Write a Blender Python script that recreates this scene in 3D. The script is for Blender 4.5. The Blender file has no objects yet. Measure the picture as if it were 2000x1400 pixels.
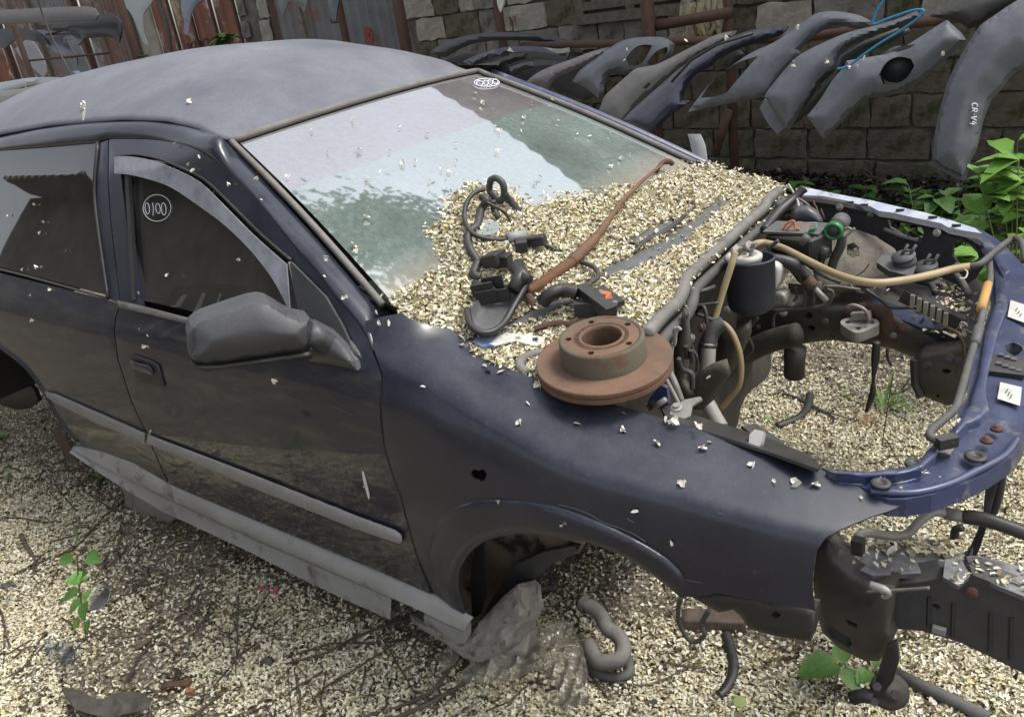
import bpy, math, random
import numpy as np
from mathutils import Vector, Matrix
from mathutils.geometry import delaunay_2d_cdt
random.seed(7); RNG = np.random.default_rng(7)
R_ = math.radians
SC = bpy.context.scene
COL = SC.collection

# ------------------------------------------------------------------ camera
F = 1649.025
CC = np.array([0.8674418, -1.9460908, 1.58561487])
RR = np.array([[0.79543859, 0.58877388, -0.14360631], [0.13142453, -0.39890756, -0.9075243], [-0.59161224, 0.70300645, -0.3946858]])
cam_data = bpy.data.cameras.new('camera'); cam = bpy.data.objects.new('camera', cam_data); COL.objects.link(cam)
cam_data.sensor_width = 36; cam_data.lens = F / 2000 * 36; cam_data.clip_start = .02; cam_data.clip_end = 400
M = Matrix(((RR[0][0], -RR[1][0], -RR[2][0], CC[0]), (RR[0][1], -RR[1][1], -RR[2][1], CC[1]), (RR[0][2], -RR[1][2], -RR[2][2], CC[2]), (0, 0, 0, 1)))
cam.matrix_world = M
SC.camera = cam

# ------------------------------------------------------------------ light
w = bpy.data.worlds.new('World'); SC.world = w; w.use_nodes = True
nt = w.node_tree; nt.nodes.clear()
sky = nt.nodes.new('ShaderNodeTexSky'); sky.sky_type = 'NISHITA'; sky.sun_disc = False
SUN_EL, SUN_AZ = R_(60), R_(58)        # azimuth from +Y towards +X
sky.sun_elevation = SUN_EL; sky.sun_rotation = SUN_AZ; sky.dust_density = 3.0; sky.air_density = 1.0
hs = nt.nodes.new('ShaderNodeHueSaturation'); hs.inputs['Saturation'].default_value = .30
bg = nt.nodes.new('ShaderNodeBackground'); bg.inputs['Strength'].default_value = .15
wo = nt.nodes.new('ShaderNodeOutputWorld')
nt.links.new(sky.outputs[0], hs.inputs['Color']); nt.links.new(hs.outputs[0], bg.inputs[0]); nt.links.new(bg.outputs[0], wo.inputs[0])
sd = bpy.data.lights.new('sun', 'SUN'); sd.energy = 1.35; sd.angle = R_(18); sd.color = (1, .97, .92)
so = bpy.data.objects.new('sun', sd); COL.objects.link(so)
sdir = Vector((math.sin(SUN_AZ) * math.cos(SUN_EL), math.cos(SUN_AZ) * math.cos(SUN_EL), math.sin(SUN_EL)))
so.rotation_euler = sdir.to_track_quat('Z', 'Y').to_euler(); so.location = (0, 0, 12)
SC.view_settings.view_transform = 'Standard'; SC.view_settings.look = 'None'
SC.view_settings.exposure = 0.74; SC.view_settings.gamma = 1.0; SC.view_settings.use_curve_mapping = False

# ------------------------------------------------------------------ geometry maths
def rays(p):
    p = np.atleast_2d(np.asarray(p, float)); d = np.stack([(p[:, 0] - 1000) / F, (p[:, 1] - 700) / F, np.ones(len(p))], 1)
    return d @ RR
def P(px, py, **k):
    d = rays([(px, py)])[0]
    for a, i in (('x', 0), ('y', 1), ('z', 2)):
        if a in k: return CC + d * ((k[a] - CC[i]) / d[i])
    return CC + d * k['d']
def PP(pts, a, v0, v1=None):
    v1 = v0 if v1 is None else v1
    pts = list(pts); n = max(1, len(pts) - 1)
    return [P(p[0], p[1], **{a: v0 + (v1 - v0) * i / n}) for i, p in enumerate(pts)]
def proj(X):
    q = (np.asarray(X) - CC) @ RR.T
    return np.stack([q[..., 0] / q[..., 2] * F + 1000, q[..., 1] / q[..., 2] * F + 700], -1), q[..., 2]
def spl(pts, n=6, closed=False):
    p = np.asarray(pts, float)
    if len(p) < 3: return p
    out = []; m = len(p); rng = range(m if closed else m - 1)
    for i in rng:
        if closed: a, b, c, d = p[(i - 1) % m], p[i], p[(i + 1) % m], p[(i + 2) % m]
        else: a, b, c, d = p[max(i - 1, 0)], p[i], p[i + 1], p[min(i + 2, m - 1)]
        for k in range(n):
            t = k / n
            out.append(.5 * ((2 * b) + (c - a) * t + (2 * a - 5 * b + 4 * c - d) * t * t + (-a + 3 * b - 3 * c + d) * t ** 3))
    if not closed: out.append(p[-1])
    return np.array(out)
def inpoly(pts, poly):
    x, y = pts[:, 0], pts[:, 1]; r = np.zeros(len(pts), bool); n = len(poly); j = n - 1
    for i in range(n):
        xi, yi = poly[i]; xj, yj = poly[j]
        c = ((yi > y) != (yj > y)) & (x < (xj - xi) * (y - yi) / ((yj - yi) + 1e-12) + xi)
        r ^= c; j = i
    return r
def dpoly(pts, poly):
    best = np.full(len(pts), 1e9); n = len(poly)
    for i in range(n):
        a = poly[i]; b = poly[(i + 1) % n]; ab = b - a; L = ab @ ab + 1e-9
        t = np.clip(((pts - a) @ ab) / L, 0, 1); q = a + t[:, None] * ab
        best = np.minimum(best, np.hypot(*(pts - q).T))
    return best
def nz(v): v = np.asarray(v, float); return v / (np.linalg.norm(v) + 1e-12)

# ------------------------------------------------------------------ objects
def setp(o, label=None, cat=None, group=None, kind=None):
    if label: o['label'] = label
    if cat: o['category'] = cat
    if group: o['group'] = group
    if kind: o['kind'] = kind
    return o
def mesh(name, V, Fc, mat=None, parent=None, smooth=False):
    me = bpy.data.meshes.new(name); me.from_pydata([tuple(map(float, v)) for v in V], [], [tuple(map(int, f)) for f in Fc])
    if smooth: me.polygons.foreach_set('use_smooth', [True] * len(me.polygons))
    if mat:
        for m_ in (mat if isinstance(mat, (list, tuple)) else [mat]): me.materials.append(m_)
    me.update()
    o = bpy.data.objects.new(name, me); COL.objects.link(o)
    if parent: o.parent = parent; o.matrix_parent_inverse = Matrix.Translation(-Vector(parent_world(parent)))
    return o
PW = {}
def parent_world(p):
    return PW.get(p.name, (0, 0, 0))
def thing(name, loc, label, cat, group=None):
    o = bpy.data.objects.new(name, None); COL.objects.link(o); o.location = tuple(map(float, loc)); o.empty_display_size = .1
    PW[o.name] = tuple(map(float, loc))
    return setp(o, label, cat, group)
class MB:
    """collects pieces that make up one mesh"""
    def __init__(s): s.V = []; s.F = []
    def add(s, V, Fc):
        n = len(s.V); s.V += [tuple(map(float, v)) for v in V]; s.F += [tuple(int(i) + n for i in f) for f in Fc]; return s
    def build(s, name, mat, parent=None, smooth=False, bevel=0):
        o = mesh(name, s.V, s.F, mat, parent, smooth)
        if bevel:
            b = o.modifiers.new('bevel', 'BEVEL'); b.width = bevel; b.segments = 2; b.limit_method = 'ANGLE'
        return o
def tubeg(pts, r, seg=8, caps=True):
    p = np.asarray(pts, float); n = len(p); r = np.full(n, r, float) if np.isscalar(r) else np.asarray(r, float)
    T = np.gradient(p, axis=0); T /= np.linalg.norm(T, axis=1)[:, None] + 1e-12
    u = np.cross(T[0], (0, 0, 1.)); 
    if np.linalg.norm(u) < .1: u = np.cross(T[0], (1., 0, 0))
    u = nz(u); V = []
    for i in range(n):
        u = nz(u - T[i] * (u @ T[i])); v = np.cross(T[i], u)
        for k in range(seg):
            a = 2 * math.pi * k / seg; V.append(p[i] + r[i] * (math.cos(a) * u + math.sin(a) * v))
    Fc = [(i * seg + k, i * seg + (k + 1) % seg, (i + 1) * seg + (k + 1) % seg, (i + 1) * seg + k) for i in range(n - 1) for k in range(seg)]
    if caps: Fc += [tuple(range(seg))[::-1], tuple((n - 1) * seg + k for k in range(seg))]
    return V, Fc
def tube(name, pts, r, mat, parent=None, n=6, seg=8, smooth=True, **k):
    p = spl(pts, n) if n > 1 else pts
    if not np.isscalar(r): r = np.interp(np.linspace(0, 1, len(p)), np.linspace(0, 1, len(r)), r)
    return mesh(name, *tubeg(p, r, seg), mat, parent, smooth)
def ribbed(name, pts, r, mat, parent=None, pitch=.006, amp=.12, seg=12, hollow=False):
    p = spl(pts, 12); L = np.concatenate([[0], np.cumsum(np.linalg.norm(np.diff(p, axis=0), axis=1))])
    m = max(8, int(L[-1] / pitch * 2)); s = np.linspace(0, L[-1], m)
    q = np.stack([np.interp(s, L, p[:, i]) for i in range(3)], 1)
    return mesh(name, *tubeg(q, r * (1 + amp * np.where(np.arange(m) % 2, 1, -1)), seg, caps=not hollow), mat, parent, True)
def frame(d, up=(0, 0, 1)):
    d = nz(d); a = np.cross(up, d)
    if np.linalg.norm(a) < .05: a = np.cross((1, 0, 0), d)
    a = nz(a); return a, np.cross(d, a), d
def boxg(c, d, L, W_, H, up=(0, 0, 1)):
    """box centred at c, length L along d, width W_ across, height H"""
    a, b, d = frame(d, up); V = []
    for i in (-.5, .5):
        for j in (-.5, .5):
            for k in (-.5, .5): V.append(np.asarray(c) + d * L * i + a * W_ * j + b * H * k)
    return V, [(0, 1, 3, 2), (4, 6, 7, 5), (0, 4, 5, 1), (2, 3, 7, 6), (0, 2, 6, 4), (1, 5, 7, 3)]
def bx(c, lx, ly, lz): return boxg(c, (1, 0, 0), lx, ly, lz)
def lathe(c, ax, prof, seg=28, caps=True):
    """prof = [(radius, along axis)]"""
    a, b, d = frame(ax); V = []
    for (r, h) in prof:
        for k in range(seg):
            t = 2 * math.pi * k / seg; V.append(np.asarray(c) + a * r * math.cos(t) + b * r * math.sin(t) + d * h)
    n = len(prof)
    return V, [(i * seg + k, i * seg + (k + 1) % seg, (i + 1) * seg + (k + 1) % seg, (i + 1) * seg + k) for i in range(n - 1) for k in range(seg)] + \
        ([tuple(range(seg))[::-1]] if prof[0][0] > 0 and caps else []) + ([tuple((n - 1) * seg + k for k in range(seg))] if prof[-1][0] > 0 and caps else [])
def shellg(outline, lift, holes=(), g=14, th=.004, vec=None, rim=0):
    """sheet whose outline is given as sight lines and whose depth comes from the surface `lift`"""
    O = np.asarray(outline, float); H = [np.asarray(h, float) for h in holes]
    lo, hi = O.min(0), O.max(0)
    gx, gy = np.meshgrid(np.arange(lo[0] + g * .5, hi[0], g), np.arange(lo[1] + g * .5, hi[1], g)); I = np.stack([gx.ravel(), gy.ravel()], 1)
    if len(I):
        k = inpoly(I, O) & (dpoly(I, O) > max(g * .35, rim))
        for h in H: k &= ~inpoly(I, h) & (dpoly(I, h) > g * .35)
        I = I[k]
    vs = [Vector(p) for p in O]; es = [(i, (i + 1) % len(O)) for i in range(len(O))]
    for h in H:
        b = len(vs); vs += [Vector(p) for p in h]; es += [(b + i, b + (i + 1) % len(h)) for i in range(len(h))]
    vs += [Vector(p) for p in I]
    ov, oe, of, *_ = delaunay_2d_cdt(vs, es, [], 0, .01)
    ov = np.array([tuple(v) for v in ov]); tri = np.array([f for f in of if len(f) == 3])
    c = ov[tri].mean(1); k = inpoly(c, O)
    for h in H: k &= ~inpoly(c, h)
    tri = tri[k]; X = lift(ov)
    a, b, cc = X[tri[:, 0]], X[tri[:, 1]], X[tri[:, 2]]; nrm = np.cross(b - a, cc - a)
    flip = ((nrm * (CC - a)).sum(1) < 0); tri[flip] = tri[flip][:, ::-1]
    a, b, cc = X[tri[:, 0]], X[tri[:, 1]], X[tri[:, 2]]; nrm = np.cross(b - a, cc - a)
    vn = np.zeros_like(X)
    for j in range(3): np.add.at(vn, tri[:, j], nrm)
    vn /= np.linalg.norm(vn, axis=1)[:, None] + 1e-12
    B = X + np.asarray(vec) if vec is not None else X - vn * th
    n = len(X); from collections import Counter
    e = Counter(); 
    for t in tri:
        for j in range(3): e[(t[j], t[(j + 1) % 3])] += 1
    bd = [k_ for k_ in e if (k_[1], k_[0]) not in e]
    V = list(X) + list(B); Fc = [tuple(t) for t in tri] + [tuple(t[::-1] + n) for t in tri]
    for (i, j) in bd:
        m = len(V); V += [X[i], X[j], B[j], B[i]]; Fc.append((m + 1, m, m + 3, m + 2))
    return V, Fc
def shell(name, outline, lift, mat, parent=None, smooth=True, sharp=None, **k):
    o = mesh(name, *shellg(outline, lift, **k), mat, parent, smooth)
    if sharp: o.data.set_sharp_from_angle(angle=R_(sharp))
    return o
def cspl(pts, n=3, ang=50):
    """closed smooth outline that keeps its sharp corners"""
    p = [np.asarray(q, float) for q in pts]; m = len(p); cor = []
    for i in range(m):
        a = nz(p[i] - p[i - 1]); b = nz(p[(i + 1) % m] - p[i]); cor.append(a @ b < math.cos(R_(ang)))
    if not any(cor): return spl(pts, n, True).tolist()
    i0 = cor.index(True); seq = [p[(i0 + k) % m] for k in range(m + 1)]; cc = [cor[(i0 + k) % m] for k in range(m + 1)]; out = []; seg = [seq[0]]
    for k in range(1, m + 1):
        seg.append(seq[k])
        if cc[k]: out += (spl(seg, n)[:-1] if len(seg) > 2 else np.array(seg[:-1])).tolist(); seg = [seq[k]]
    return out
def L_crisp(base, outline, b1, w1, b2, w2):
    O = np.asarray(outline, float)
    def f(q):
        X = base(q); d = dpoly(q, O); h = b1 * np.clip(d / w1, 0, 1) + b2 * (1 - (1 - np.clip(d / w2, 0, 1)) ** 2); v = CC - X; v /= np.linalg.norm(v, axis=1)[:, None]; return X + v * h[:, None]
    return f
def L_plane(p0, n):
    p0 = np.asarray(p0, float); n = nz(n)
    def f(q):
        d = rays(q); t = ((p0 - CC) @ n) / (d @ n); return CC + d * t[:, None]
    return f
def Ly(y): return L_plane((0, y, 0), (0, 1, 0))
def Lx(x): return L_plane((x, 0, 0), (1, 0, 0))
def Lz(z): return L_plane((0, 0, z), (0, 0, 1))
def L_puff(base, outline, b, wpx, dirv=None):
    O = np.asarray(outline, float)
    def f(q):
        X = base(q); h = np.clip(dpoly(q, O) / wpx, 0, 1); h = b * np.sqrt(np.clip(1 - (1 - h) ** 2, 0, 1))
        if dirv is not None: return X + np.asarray(dirv) * h[:, None]
        v = CC - X; v /= np.linalg.norm(v, axis=1)[:, None]; return X + v * h[:, None]
    return f
def bend(base, p0, p1, b, n=None):
    """curve a sheet about the line p0-p1 (sight-line coordinates): away from that line it falls back"""
    p0 = np.asarray(p0, float); p1 = np.asarray(p1, float); t = nz(p1 - p0)
    def f(q):
        X = base(q); d = np.abs((q - p0)[:, 0] * t[1] - (q - p0)[:, 1] * t[0]); v = X - CC; v /= np.linalg.norm(v, axis=1)[:, None]
        return X + v * (b * (d / 60.) ** 2)[:, None]
    return f

# ------------------------------------------------------------------ materials
def mat(name, c, rough=.6, metal=0, spec=.5, c2=None, scale=8, detail=6, bump=0, bscale=None, dust=0, dustc=(.33, .31, .28), coat=0, stain=None, sthr=.55, sscale=3, rvar=0, trans=0, crough=.2, ndust=None, streak=None, drange=(.12, .62)):
    m = bpy.data.materials.new(name); m.use_nodes = True; N = m.node_tree.nodes; L = m.node_tree.links
    b = N['Principled BSDF']; b.inputs['Roughness'].default_value = rough; b.inputs['Metallic'].default_value = metal
    b.inputs['Specular IOR Level'].default_value = spec
    if coat: b.inputs['Coat Weight'].default_value = coat; b.inputs['Coat Roughness'].default_value = crough
    tc = N.new('ShaderNodeTexCoord'); co = tc.outputs['Object']
    def noise(s, d=6, r=.6, vec=None):
        n = N.new('ShaderNodeTexNoise'); n.inputs['Scale'].default_value = s; n.inputs['Detail'].default_value = d; n.inputs['Roughness'].default_value = r
        L.new(vec or co, n.inputs['Vector']); return n.outputs['Fac']
    def ramp(f, a, z):
        n = N.new('ShaderNodeMapRange'); n.inputs['From Min'].default_value = a; n.inputs['From Max'].default_value = z; L.new(f, n.inputs['Value']); return n.outputs[0]
    def mix(f, x, y):
        n = N.new('ShaderNodeMix'); n.data_type = 'RGBA'
        if isinstance(f, float): n.inputs[0].default_value = f
        else: L.new(f, n.inputs[0])
        for v, i in ((x, 6), (y, 7)):
            if isinstance(v, tuple): n.inputs[i].default_value = (*v, 1)
            else: L.new(v, n.inputs[i])
        return n.outputs[2]
    def mth(op, x, y=None):
        n = N.new('ShaderNodeMath'); n.operation = op; n.use_clamp = True
        for v, i in ((x, 0), (y, 1)):
            if v is None: continue
            if isinstance(v, (int, float)): n.inputs[i].default_value = v
            else: L.new(v, n.inputs[i])
        return n.outputs[0]
    col = tuple(c)
    if c2: col = mix(ramp(noise(scale, detail), .35, .65), tuple(c), tuple(c2))
    if stain: col = mix(ramp(noise(sscale, 8, .65), sthr - .04, sthr + .06), col, tuple(stain))
    if streak:
        mp = N.new('ShaderNodeMapping'); mp.inputs['Scale'].default_value = streak[1]; L.new(co, mp.inputs['Vector'])
        col = mix(ramp(noise(1, 7, .6, mp.outputs[0]), .5, .72), col, streak[0])
    if dust:
        g = N.new('ShaderNodeNewGeometry'); sx = N.new('ShaderNodeSeparateXYZ'); L.new(g.outputs['Normal'], sx.inputs[0])
        up = ramp(sx.outputs[2], -.2, .95)
        f = mth('MULTIPLY', mth('ADD', mth('MULTIPLY', up, .8), .2), ramp(noise(ndust or 14, 9, .72), *drange)); f = mth('MULTIPLY', f, float(dust))
        f = mth('MULTIPLY', f, ramp(noise(240, 3, .7), .0, .55))
        col = mix(f, col, tuple(dustc))
        rr = N.new('ShaderNodeMapRange'); rr.inputs['To Min'].default_value = rough; rr.inputs['To Max'].default_value = .85; L.new(f, rr.inputs['Value']); L.new(rr.outputs[0], b.inputs['Roughness'])
        if coat:
            cw = N.new('ShaderNodeMapRange'); cw.inputs['To Min'].default_value = coat; cw.inputs['To Max'].default_value = 0; L.new(f, cw.inputs['Value']); L.new(cw.outputs[0], b.inputs['Coat Weight'])
    if isinstance(col, tuple): b.inputs['Base Color'].default_value = (*col, 1)
    else: L.new(col, b.inputs['Base Color'])
    if bump:
        bn = N.new('ShaderNodeBump'); bn.inputs['Strength'].default_value = bump; bn.inputs['Distance'].default_value = .02
        L.new(noise(bscale or scale * 6, 8, .65), bn.inputs['Height']); L.new(bn.outputs[0], b.inputs['Normal'])
    return m
def vmat(name, rough=.6, sub=0):
    """colour from the per-face colour attribute"""
    m = bpy.data.materials.new(name); m.use_nodes = True; N = m.node_tree.nodes; b = N['Principled BSDF']; b.inputs['Roughness'].default_value = rough
    b.inputs['Specular IOR Level'].default_value = .25
    a = N.new('ShaderNodeAttribute'); a.attribute_name = 'tint'; m.node_tree.links.new(a.outputs['Color'], b.inputs['Base Color'])
    return m
MT = dict(
    roof=mat('dusty_roof_paint', (.016, .018, .042), .42, dust=.93, dustc=(.235, .243, .265), coat=.25, ndust=2.6, drange=(.02, .66)),
    paint=mat('navy_paint', (.0046, .0062, .019), .32, dust=.38, dustc=(.108, .115, .138), coat=.45, ndust=7, crough=.15, drange=(.30, .66), stain=(.05, .05, .052), sthr=.665, sscale=70),
    door=mat('dusty_door_paint', (.0065, .008, .020), .45, spec=.3, dust=.34, dustc=(.12, .125, .14), coat=.7, crough=.045, ndust=7, drange=(.28, .66), stain=(.045, .045, .045), sthr=.66, sscale=60, streak=((.045, .041, .034), (6, 4, 26)), bump=.02, bscale=2.5),  # streak: splashed mud and mottled ground reflections worked into the colour
    blue=mat('blue_inner_paint', (.008, .019, .075), .32, dust=.30, dustc=(.22, .22, .23), coat=.5, c2=(.014, .03, .115), scale=12, stain=(.13, .13, .13), sthr=.61, sscale=22),
    navyd=mat('dark_inner_paint', (.008, .010, .024), .5, dust=.5, dustc=(.16, .14, .12), c2=(.014, .014, .02), scale=9),
    grime=mat('grimy_metal', (.012, .0115, .011), .6, c2=(.050, .042, .033), scale=9, dust=.5, dustc=(.15, .13, .105), bump=.25, bscale=40),
    mudd=mat('oily_mud', (.030, .026, .021), .75, c2=(.075, .063, .048), scale=9, dust=.4, dustc=(.20, .17, .135), bump=.4, bscale=30, stain=(.012, .011, .010), sthr=.54, sscale=7),
    mud=mat('dried_mud', (.10, .085, .065), .9, c2=(.17, .145, .11), scale=9, dust=.5, dustc=(.26, .23, .19), bump=.4, bscale=30, stain=(.03, .027, .024), sthr=.56, sscale=6),
    black=mat('black_plastic', (.014, .014, .015), .45, dust=.35, dustc=(.2, .19, .17)),
    blackc=mat('clean_black', (.010, .010, .011), .4, dust=.15),
    rubber=mat('old_rubber', (.028, .027, .027), .75, dust=.6, dustc=(.20, .19, .175), c2=(.05, .048, .045), scale=20),
    rubberg=mat('grey_rubber_seal', (.065, .062, .058), .7, dust=.9, dustc=(.27, .25, .225)),
    plast=mat('grey_plastic', (.045, .046, .050), .55, dust=.5, dustc=(.24, .235, .225), c2=(.055, .056, .06), scale=15),
    mirror=mat('mirror_plastic', (.026, .027, .029), .33, dust=.45, dustc=(.16, .16, .165), ndust=9, drange=(.0, .5)),
    trim=mat('grey_trim_strip', (.25, .25, .255), .55, dust=.6, dustc=(.42, .40, .36), c2=(.20, .20, .20), scale=9),
    skirt=mat('grey_side_skirt', (.32, .325, .33), .55, dust=.4, dustc=(.40, .38, .34), c2=(.25, .25, .25), scale=6, stain=(.11, .10, .09), sthr=.6, sscale=10),
    rust=mat('rusted_iron', (.095, .042, .028), .85, c2=(.045, .026, .02), scale=14, bump=.3, bscale=60, dust=.4, dustc=(.22, .15, .11)),
    rustd=mat('rusty_disc', (.155, .078, .045), .8, c2=(.085, .048, .031), scale=10, bump=.12, bscale=90, dust=.42, dustc=(.27, .18, .125), stain=(.07, .042, .028), sthr=.60, sscale=22),
    rusth=mat('rust_grey_hub', (.10, .075, .05), .8, c2=(.115, .11, .075), scale=7, bump=.12, bscale=90, stain=(.12, .055, .03), sthr=.55, sscale=11),
    alu=mat('dull_aluminium', (.35, .34, .32), .5, metal=.4, c2=(.22, .20, .17), scale=25, dust=.4),
    hosey=mat('yellowed_hose', (.42, .34, .20), .45, c2=(.33, .25, .13), scale=10),
    hosep=mat('pale_foil_hose', (.32, .30, .27), .6, c2=(.22, .20, .17), scale=10, dust=.4),
    white=mat('white_plastic', (.55, .54, .48), .5, c2=(.42, .41, .36), scale=20),
    sticker=mat('white_sticker', (.66, .66, .60), .5, c2=(.5, .5, .45), scale=30),
    green=mat('green_plastic', (.02, .17, .06), .35), greend=mat('dark_inside', (.004, .01, .005), .8),
    orange=mat('orange_plastic', (.55, .16, .06), .5), yellow=mat('orange_foam', (.50, .29, .09), .7),
    chalk=mat('chalk_marker', (.72, .74, .78), .8), tealrope=mat('blue_twine', (.04, .24, .42), .6),
    concrete=mat('concrete', (.24, .22, .19), .95, c2=(.31, .29, .25), scale=6, bump=.6, bscale=45, stain=(.13, .12, .10), sthr=.6),
    bag=None, leaf=mat('leaf_green', (.07, .16, .022), .5, c2=(.11, .22, .03), scale=4),
    leafd=mat('leaf_dark', (.028, .075, .014), .5, c2=(.045, .11, .02), scale=4), stem=mat('stem', (.12, .14, .05), .7),
    twig=mat('dry_twig', (.13, .10, .075), .9, c2=(.07, .052, .04), scale=20, bump=.3), twigd=mat('dark_twig', (.05, .037, .03), .9, c2=(.08, .06, .05), scale=20),
    bark=mat('bark', (.09, .07, .055), .9, bump=.5), petal=vmat('petals', .65),
    interior=mat('car_interior', (.020, .020, .022), .8), dash=mat('dashboard', (.05, .055, .055), .7, dust=.5, dustc=(.16, .16, .15)),
)

# ------------------------------------------------------------------ glass, plastic film, water-clear things
def windshield_mat():
    m = bpy.data.materials.new('dusty_windscreen'); m.use_nodes = True; N = m.node_tree.nodes; L = m.node_tree.links; N.clear()
    out = N.new('ShaderNodeOutputMaterial'); uv = N.new('ShaderNodeUVMap'); sp = N.new('ShaderNodeSeparateXYZ'); L.new(uv.outputs[0], sp.inputs[0])
    tc = N.new('ShaderNodeTexCoord')
    def noise(s, d=8, r=.65):
        n = N.new('ShaderNodeTexNoise'); n.inputs['Scale'].default_value = s; n.inputs['Detail'].default_value = d; n.inputs['Roughness'].default_value = r; L.new(tc.outputs['Object'], n.inputs['Vector']); return n.outputs['Fac']
    def mr(f, a, z, c=0, d=1):
        n = N.new('ShaderNodeMapRange'); n.inputs['From Min'].default_value = a; n.inputs['From Max'].default_value = z; n.inputs['To Min'].default_value = c; n.inputs['To Max'].default_value = d; L.new(f, n.inputs['Value']); return n.outputs[0]
    # shade band across the top third (v runs from the header down)
    band = mr(sp.outputs[1], .345, .355)
    tint = N.new('ShaderNodeMix'); tint.data_type = 'RGBA'; L.new(band, tint.inputs[0]); tint.inputs[6].default_value = (.10, .085, .10, 1); tint.inputs[7].default_value = (.34, .50, .46, 1)
    tr = N.new('ShaderNodeBsdfTransparent'); L.new(tint.outputs[2], tr.inputs[0])
    gl = N.new('ShaderNodeBsdfGlossy'); gl.inputs['Roughness'].default_value = .035; gl.inputs[0].default_value = (.95, .96, 1, 1)
    fr = N.new('ShaderNodeFresnel'); fr.inputs['IOR'].default_value = 1.70
    a = N.new('ShaderNodeMixShader'); L.new(fr.outputs[0], a.inputs[0]); L.new(tr.outputs[0], a.inputs[1]); L.new(gl.outputs[0], a.inputs[2])
    df = N.new('ShaderNodeBsdfDiffuse'); dm = N.new('ShaderNodeMix'); dm.data_type = 'RGBA'; L.new(band, dm.inputs[0]); dm.inputs[6].default_value = (.25, .235, .235, 1); dm.inputs[7].default_value = (.25, .31, .285, 1)
    edge = N.new('ShaderNodeMix'); edge.data_type = 'RGBA'; L.new(mr(sp.outputs[1], .80, .98), edge.inputs[0]); L.new(dm.outputs[2], edge.inputs[6]); edge.inputs[7].default_value = (.36, .31, .25, 1); L.new(edge.outputs[2], df.inputs[0])
    f1 = mr(noise(3.2), .3, .75, .34, .66); f2 = mr(noise(60, 6, .7), .25, .7, .6, 1.15)
    mu = N.new('ShaderNodeMath'); mu.operation = 'MULTIPLY'; L.new(f1, mu.inputs[0]); L.new(f2, mu.inputs[1])
    ad = N.new('ShaderNodeMath'); ad.operation = 'ADD'; ad.use_clamp = True; L.new(mu.outputs[0], ad.inputs[0]); L.new(mr(sp.outputs[1], .78, 1.0, 0, .35), ad.inputs[1])
    b = N.new('ShaderNodeMixShader'); L.new(ad.outputs[0], b.inputs[0]); L.new(a.outputs[0], b.inputs[1]); L.new(df.outputs[0], b.inputs[2]); L.new(b.outputs[0], out.inputs[0])
    return m
def glassmat(name, tint, dustc, dust, ior=1.5, rough=.02, dscale=8):
    m = bpy.data.materials.new(name); m.use_nodes = True; N = m.node_tree.nodes; L = m.node_tree.links; N.clear()
    out = N.new('ShaderNodeOutputMaterial'); tc = N.new('ShaderNodeTexCoord')
    tr = N.new('ShaderNodeBsdfTransparent'); tr.inputs[0].default_value = (*tint, 1)
    gl = N.new('ShaderNodeBsdfGlossy'); gl.inputs['Roughness'].default_value = rough; fr = N.new('ShaderNodeFresnel'); fr.inputs['IOR'].default_value = ior
    a = N.new('ShaderNodeMixShader'); L.new(fr.outputs[0], a.inputs[0]); L.new(tr.outputs[0], a.inputs[1]); L.new(gl.outputs[0], a.inputs[2])
    n = N.new('ShaderNodeTexNoise'); n.inputs['Scale'].default_value = dscale; n.inputs['Detail'].default_value = 9; n.inputs['Roughness'].default_value = .7; L.new(tc.outputs['Object'], n.inputs['Vector'])
    mr = N.new('ShaderNodeMapRange'); mr.inputs['From Min'].default_value = .3; mr.inputs['From Max'].default_value = .75; mr.inputs['To Min'].default_value = dust * .5; mr.inputs['To Max'].default_value = dust * 1.4; L.new(n.outputs['Fac'], mr.inputs['Value'])
    df = N.new('ShaderNodeBsdfDiffuse'); df.inputs[0].default_value = (*dustc, 1)
    b = N.new('ShaderNodeMixShader'); L.new(mr.outputs[0], b.inputs[0]); L.new(a.outputs[0], b.inputs[1]); L.new(df.outputs[0], b.inputs[2]); L.new(b.outputs[0], out.inputs[0])
    return m
MT['ws'] = windshield_mat()
MT['sideglass'] = glassmat('tinted_side_glass', (.10, .10, .10), (.20, .19, .175), .16, 2.5)
MT['deflector'] = glassmat('smoked_deflector', (.22, .22, .24), (.50, .52, .57), .55, 2.4, .08)
MT['bag'] = glassmat('crumpled_plastic_film', (.95, .94, .90), (.55, .52, .46), .13, 1.4, .18, 40)
MT['clear'] = glassmat('clear_plastic', (.97, .98, .97), (.6, .6, .56), .05, 1.5, .05, 30)

# ------------------------------------------------------------------ ground
def gheight(x, y):
    return .012 * np.sin(x * 2.1 + 1.3 * y) + .010 * np.sin(3.7 * y - 1.1 * x + 1) + .008 * np.sin(7 * x + 5 * y) - .01
gm = mat('soil', (.085, .066, .050), .95, c2=(.15, .125, .098), scale=3.5, bump=.8, bscale=38, stain=(.40, .35, .25), sthr=.52, sscale=85)
xs = np.concatenate([np.linspace(-120, -8, 14), np.linspace(-7, 4, 130), np.linspace(5, 90, 12)])
ys = np.concatenate([np.linspace(-90, -5, 12), np.linspace(-4, 5.5, 110), np.linspace(7, 120, 14)])
gx, gy = np.meshgrid(xs, ys, indexing='ij'); gz = gheight(gx, gy) + .012 * np.sin(gx * 19 + 3 * np.sin(gy * 11)) * np.sin(gy * 17) * ((abs(gx + 1.5) < 6) & (abs(gy - .5) < 5))
V = np.stack([gx, gy, gz], -1).reshape(-1, 3); ny = len(ys)
Fc = [(i * ny + j, (i + 1) * ny + j, (i + 1) * ny + j + 1, i * ny + j + 1) for i in range(len(xs) - 1) for j in range(ny - 1)]
setp(mesh('ground', V, Fc, gm, smooth=True), kind='structure')

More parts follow.
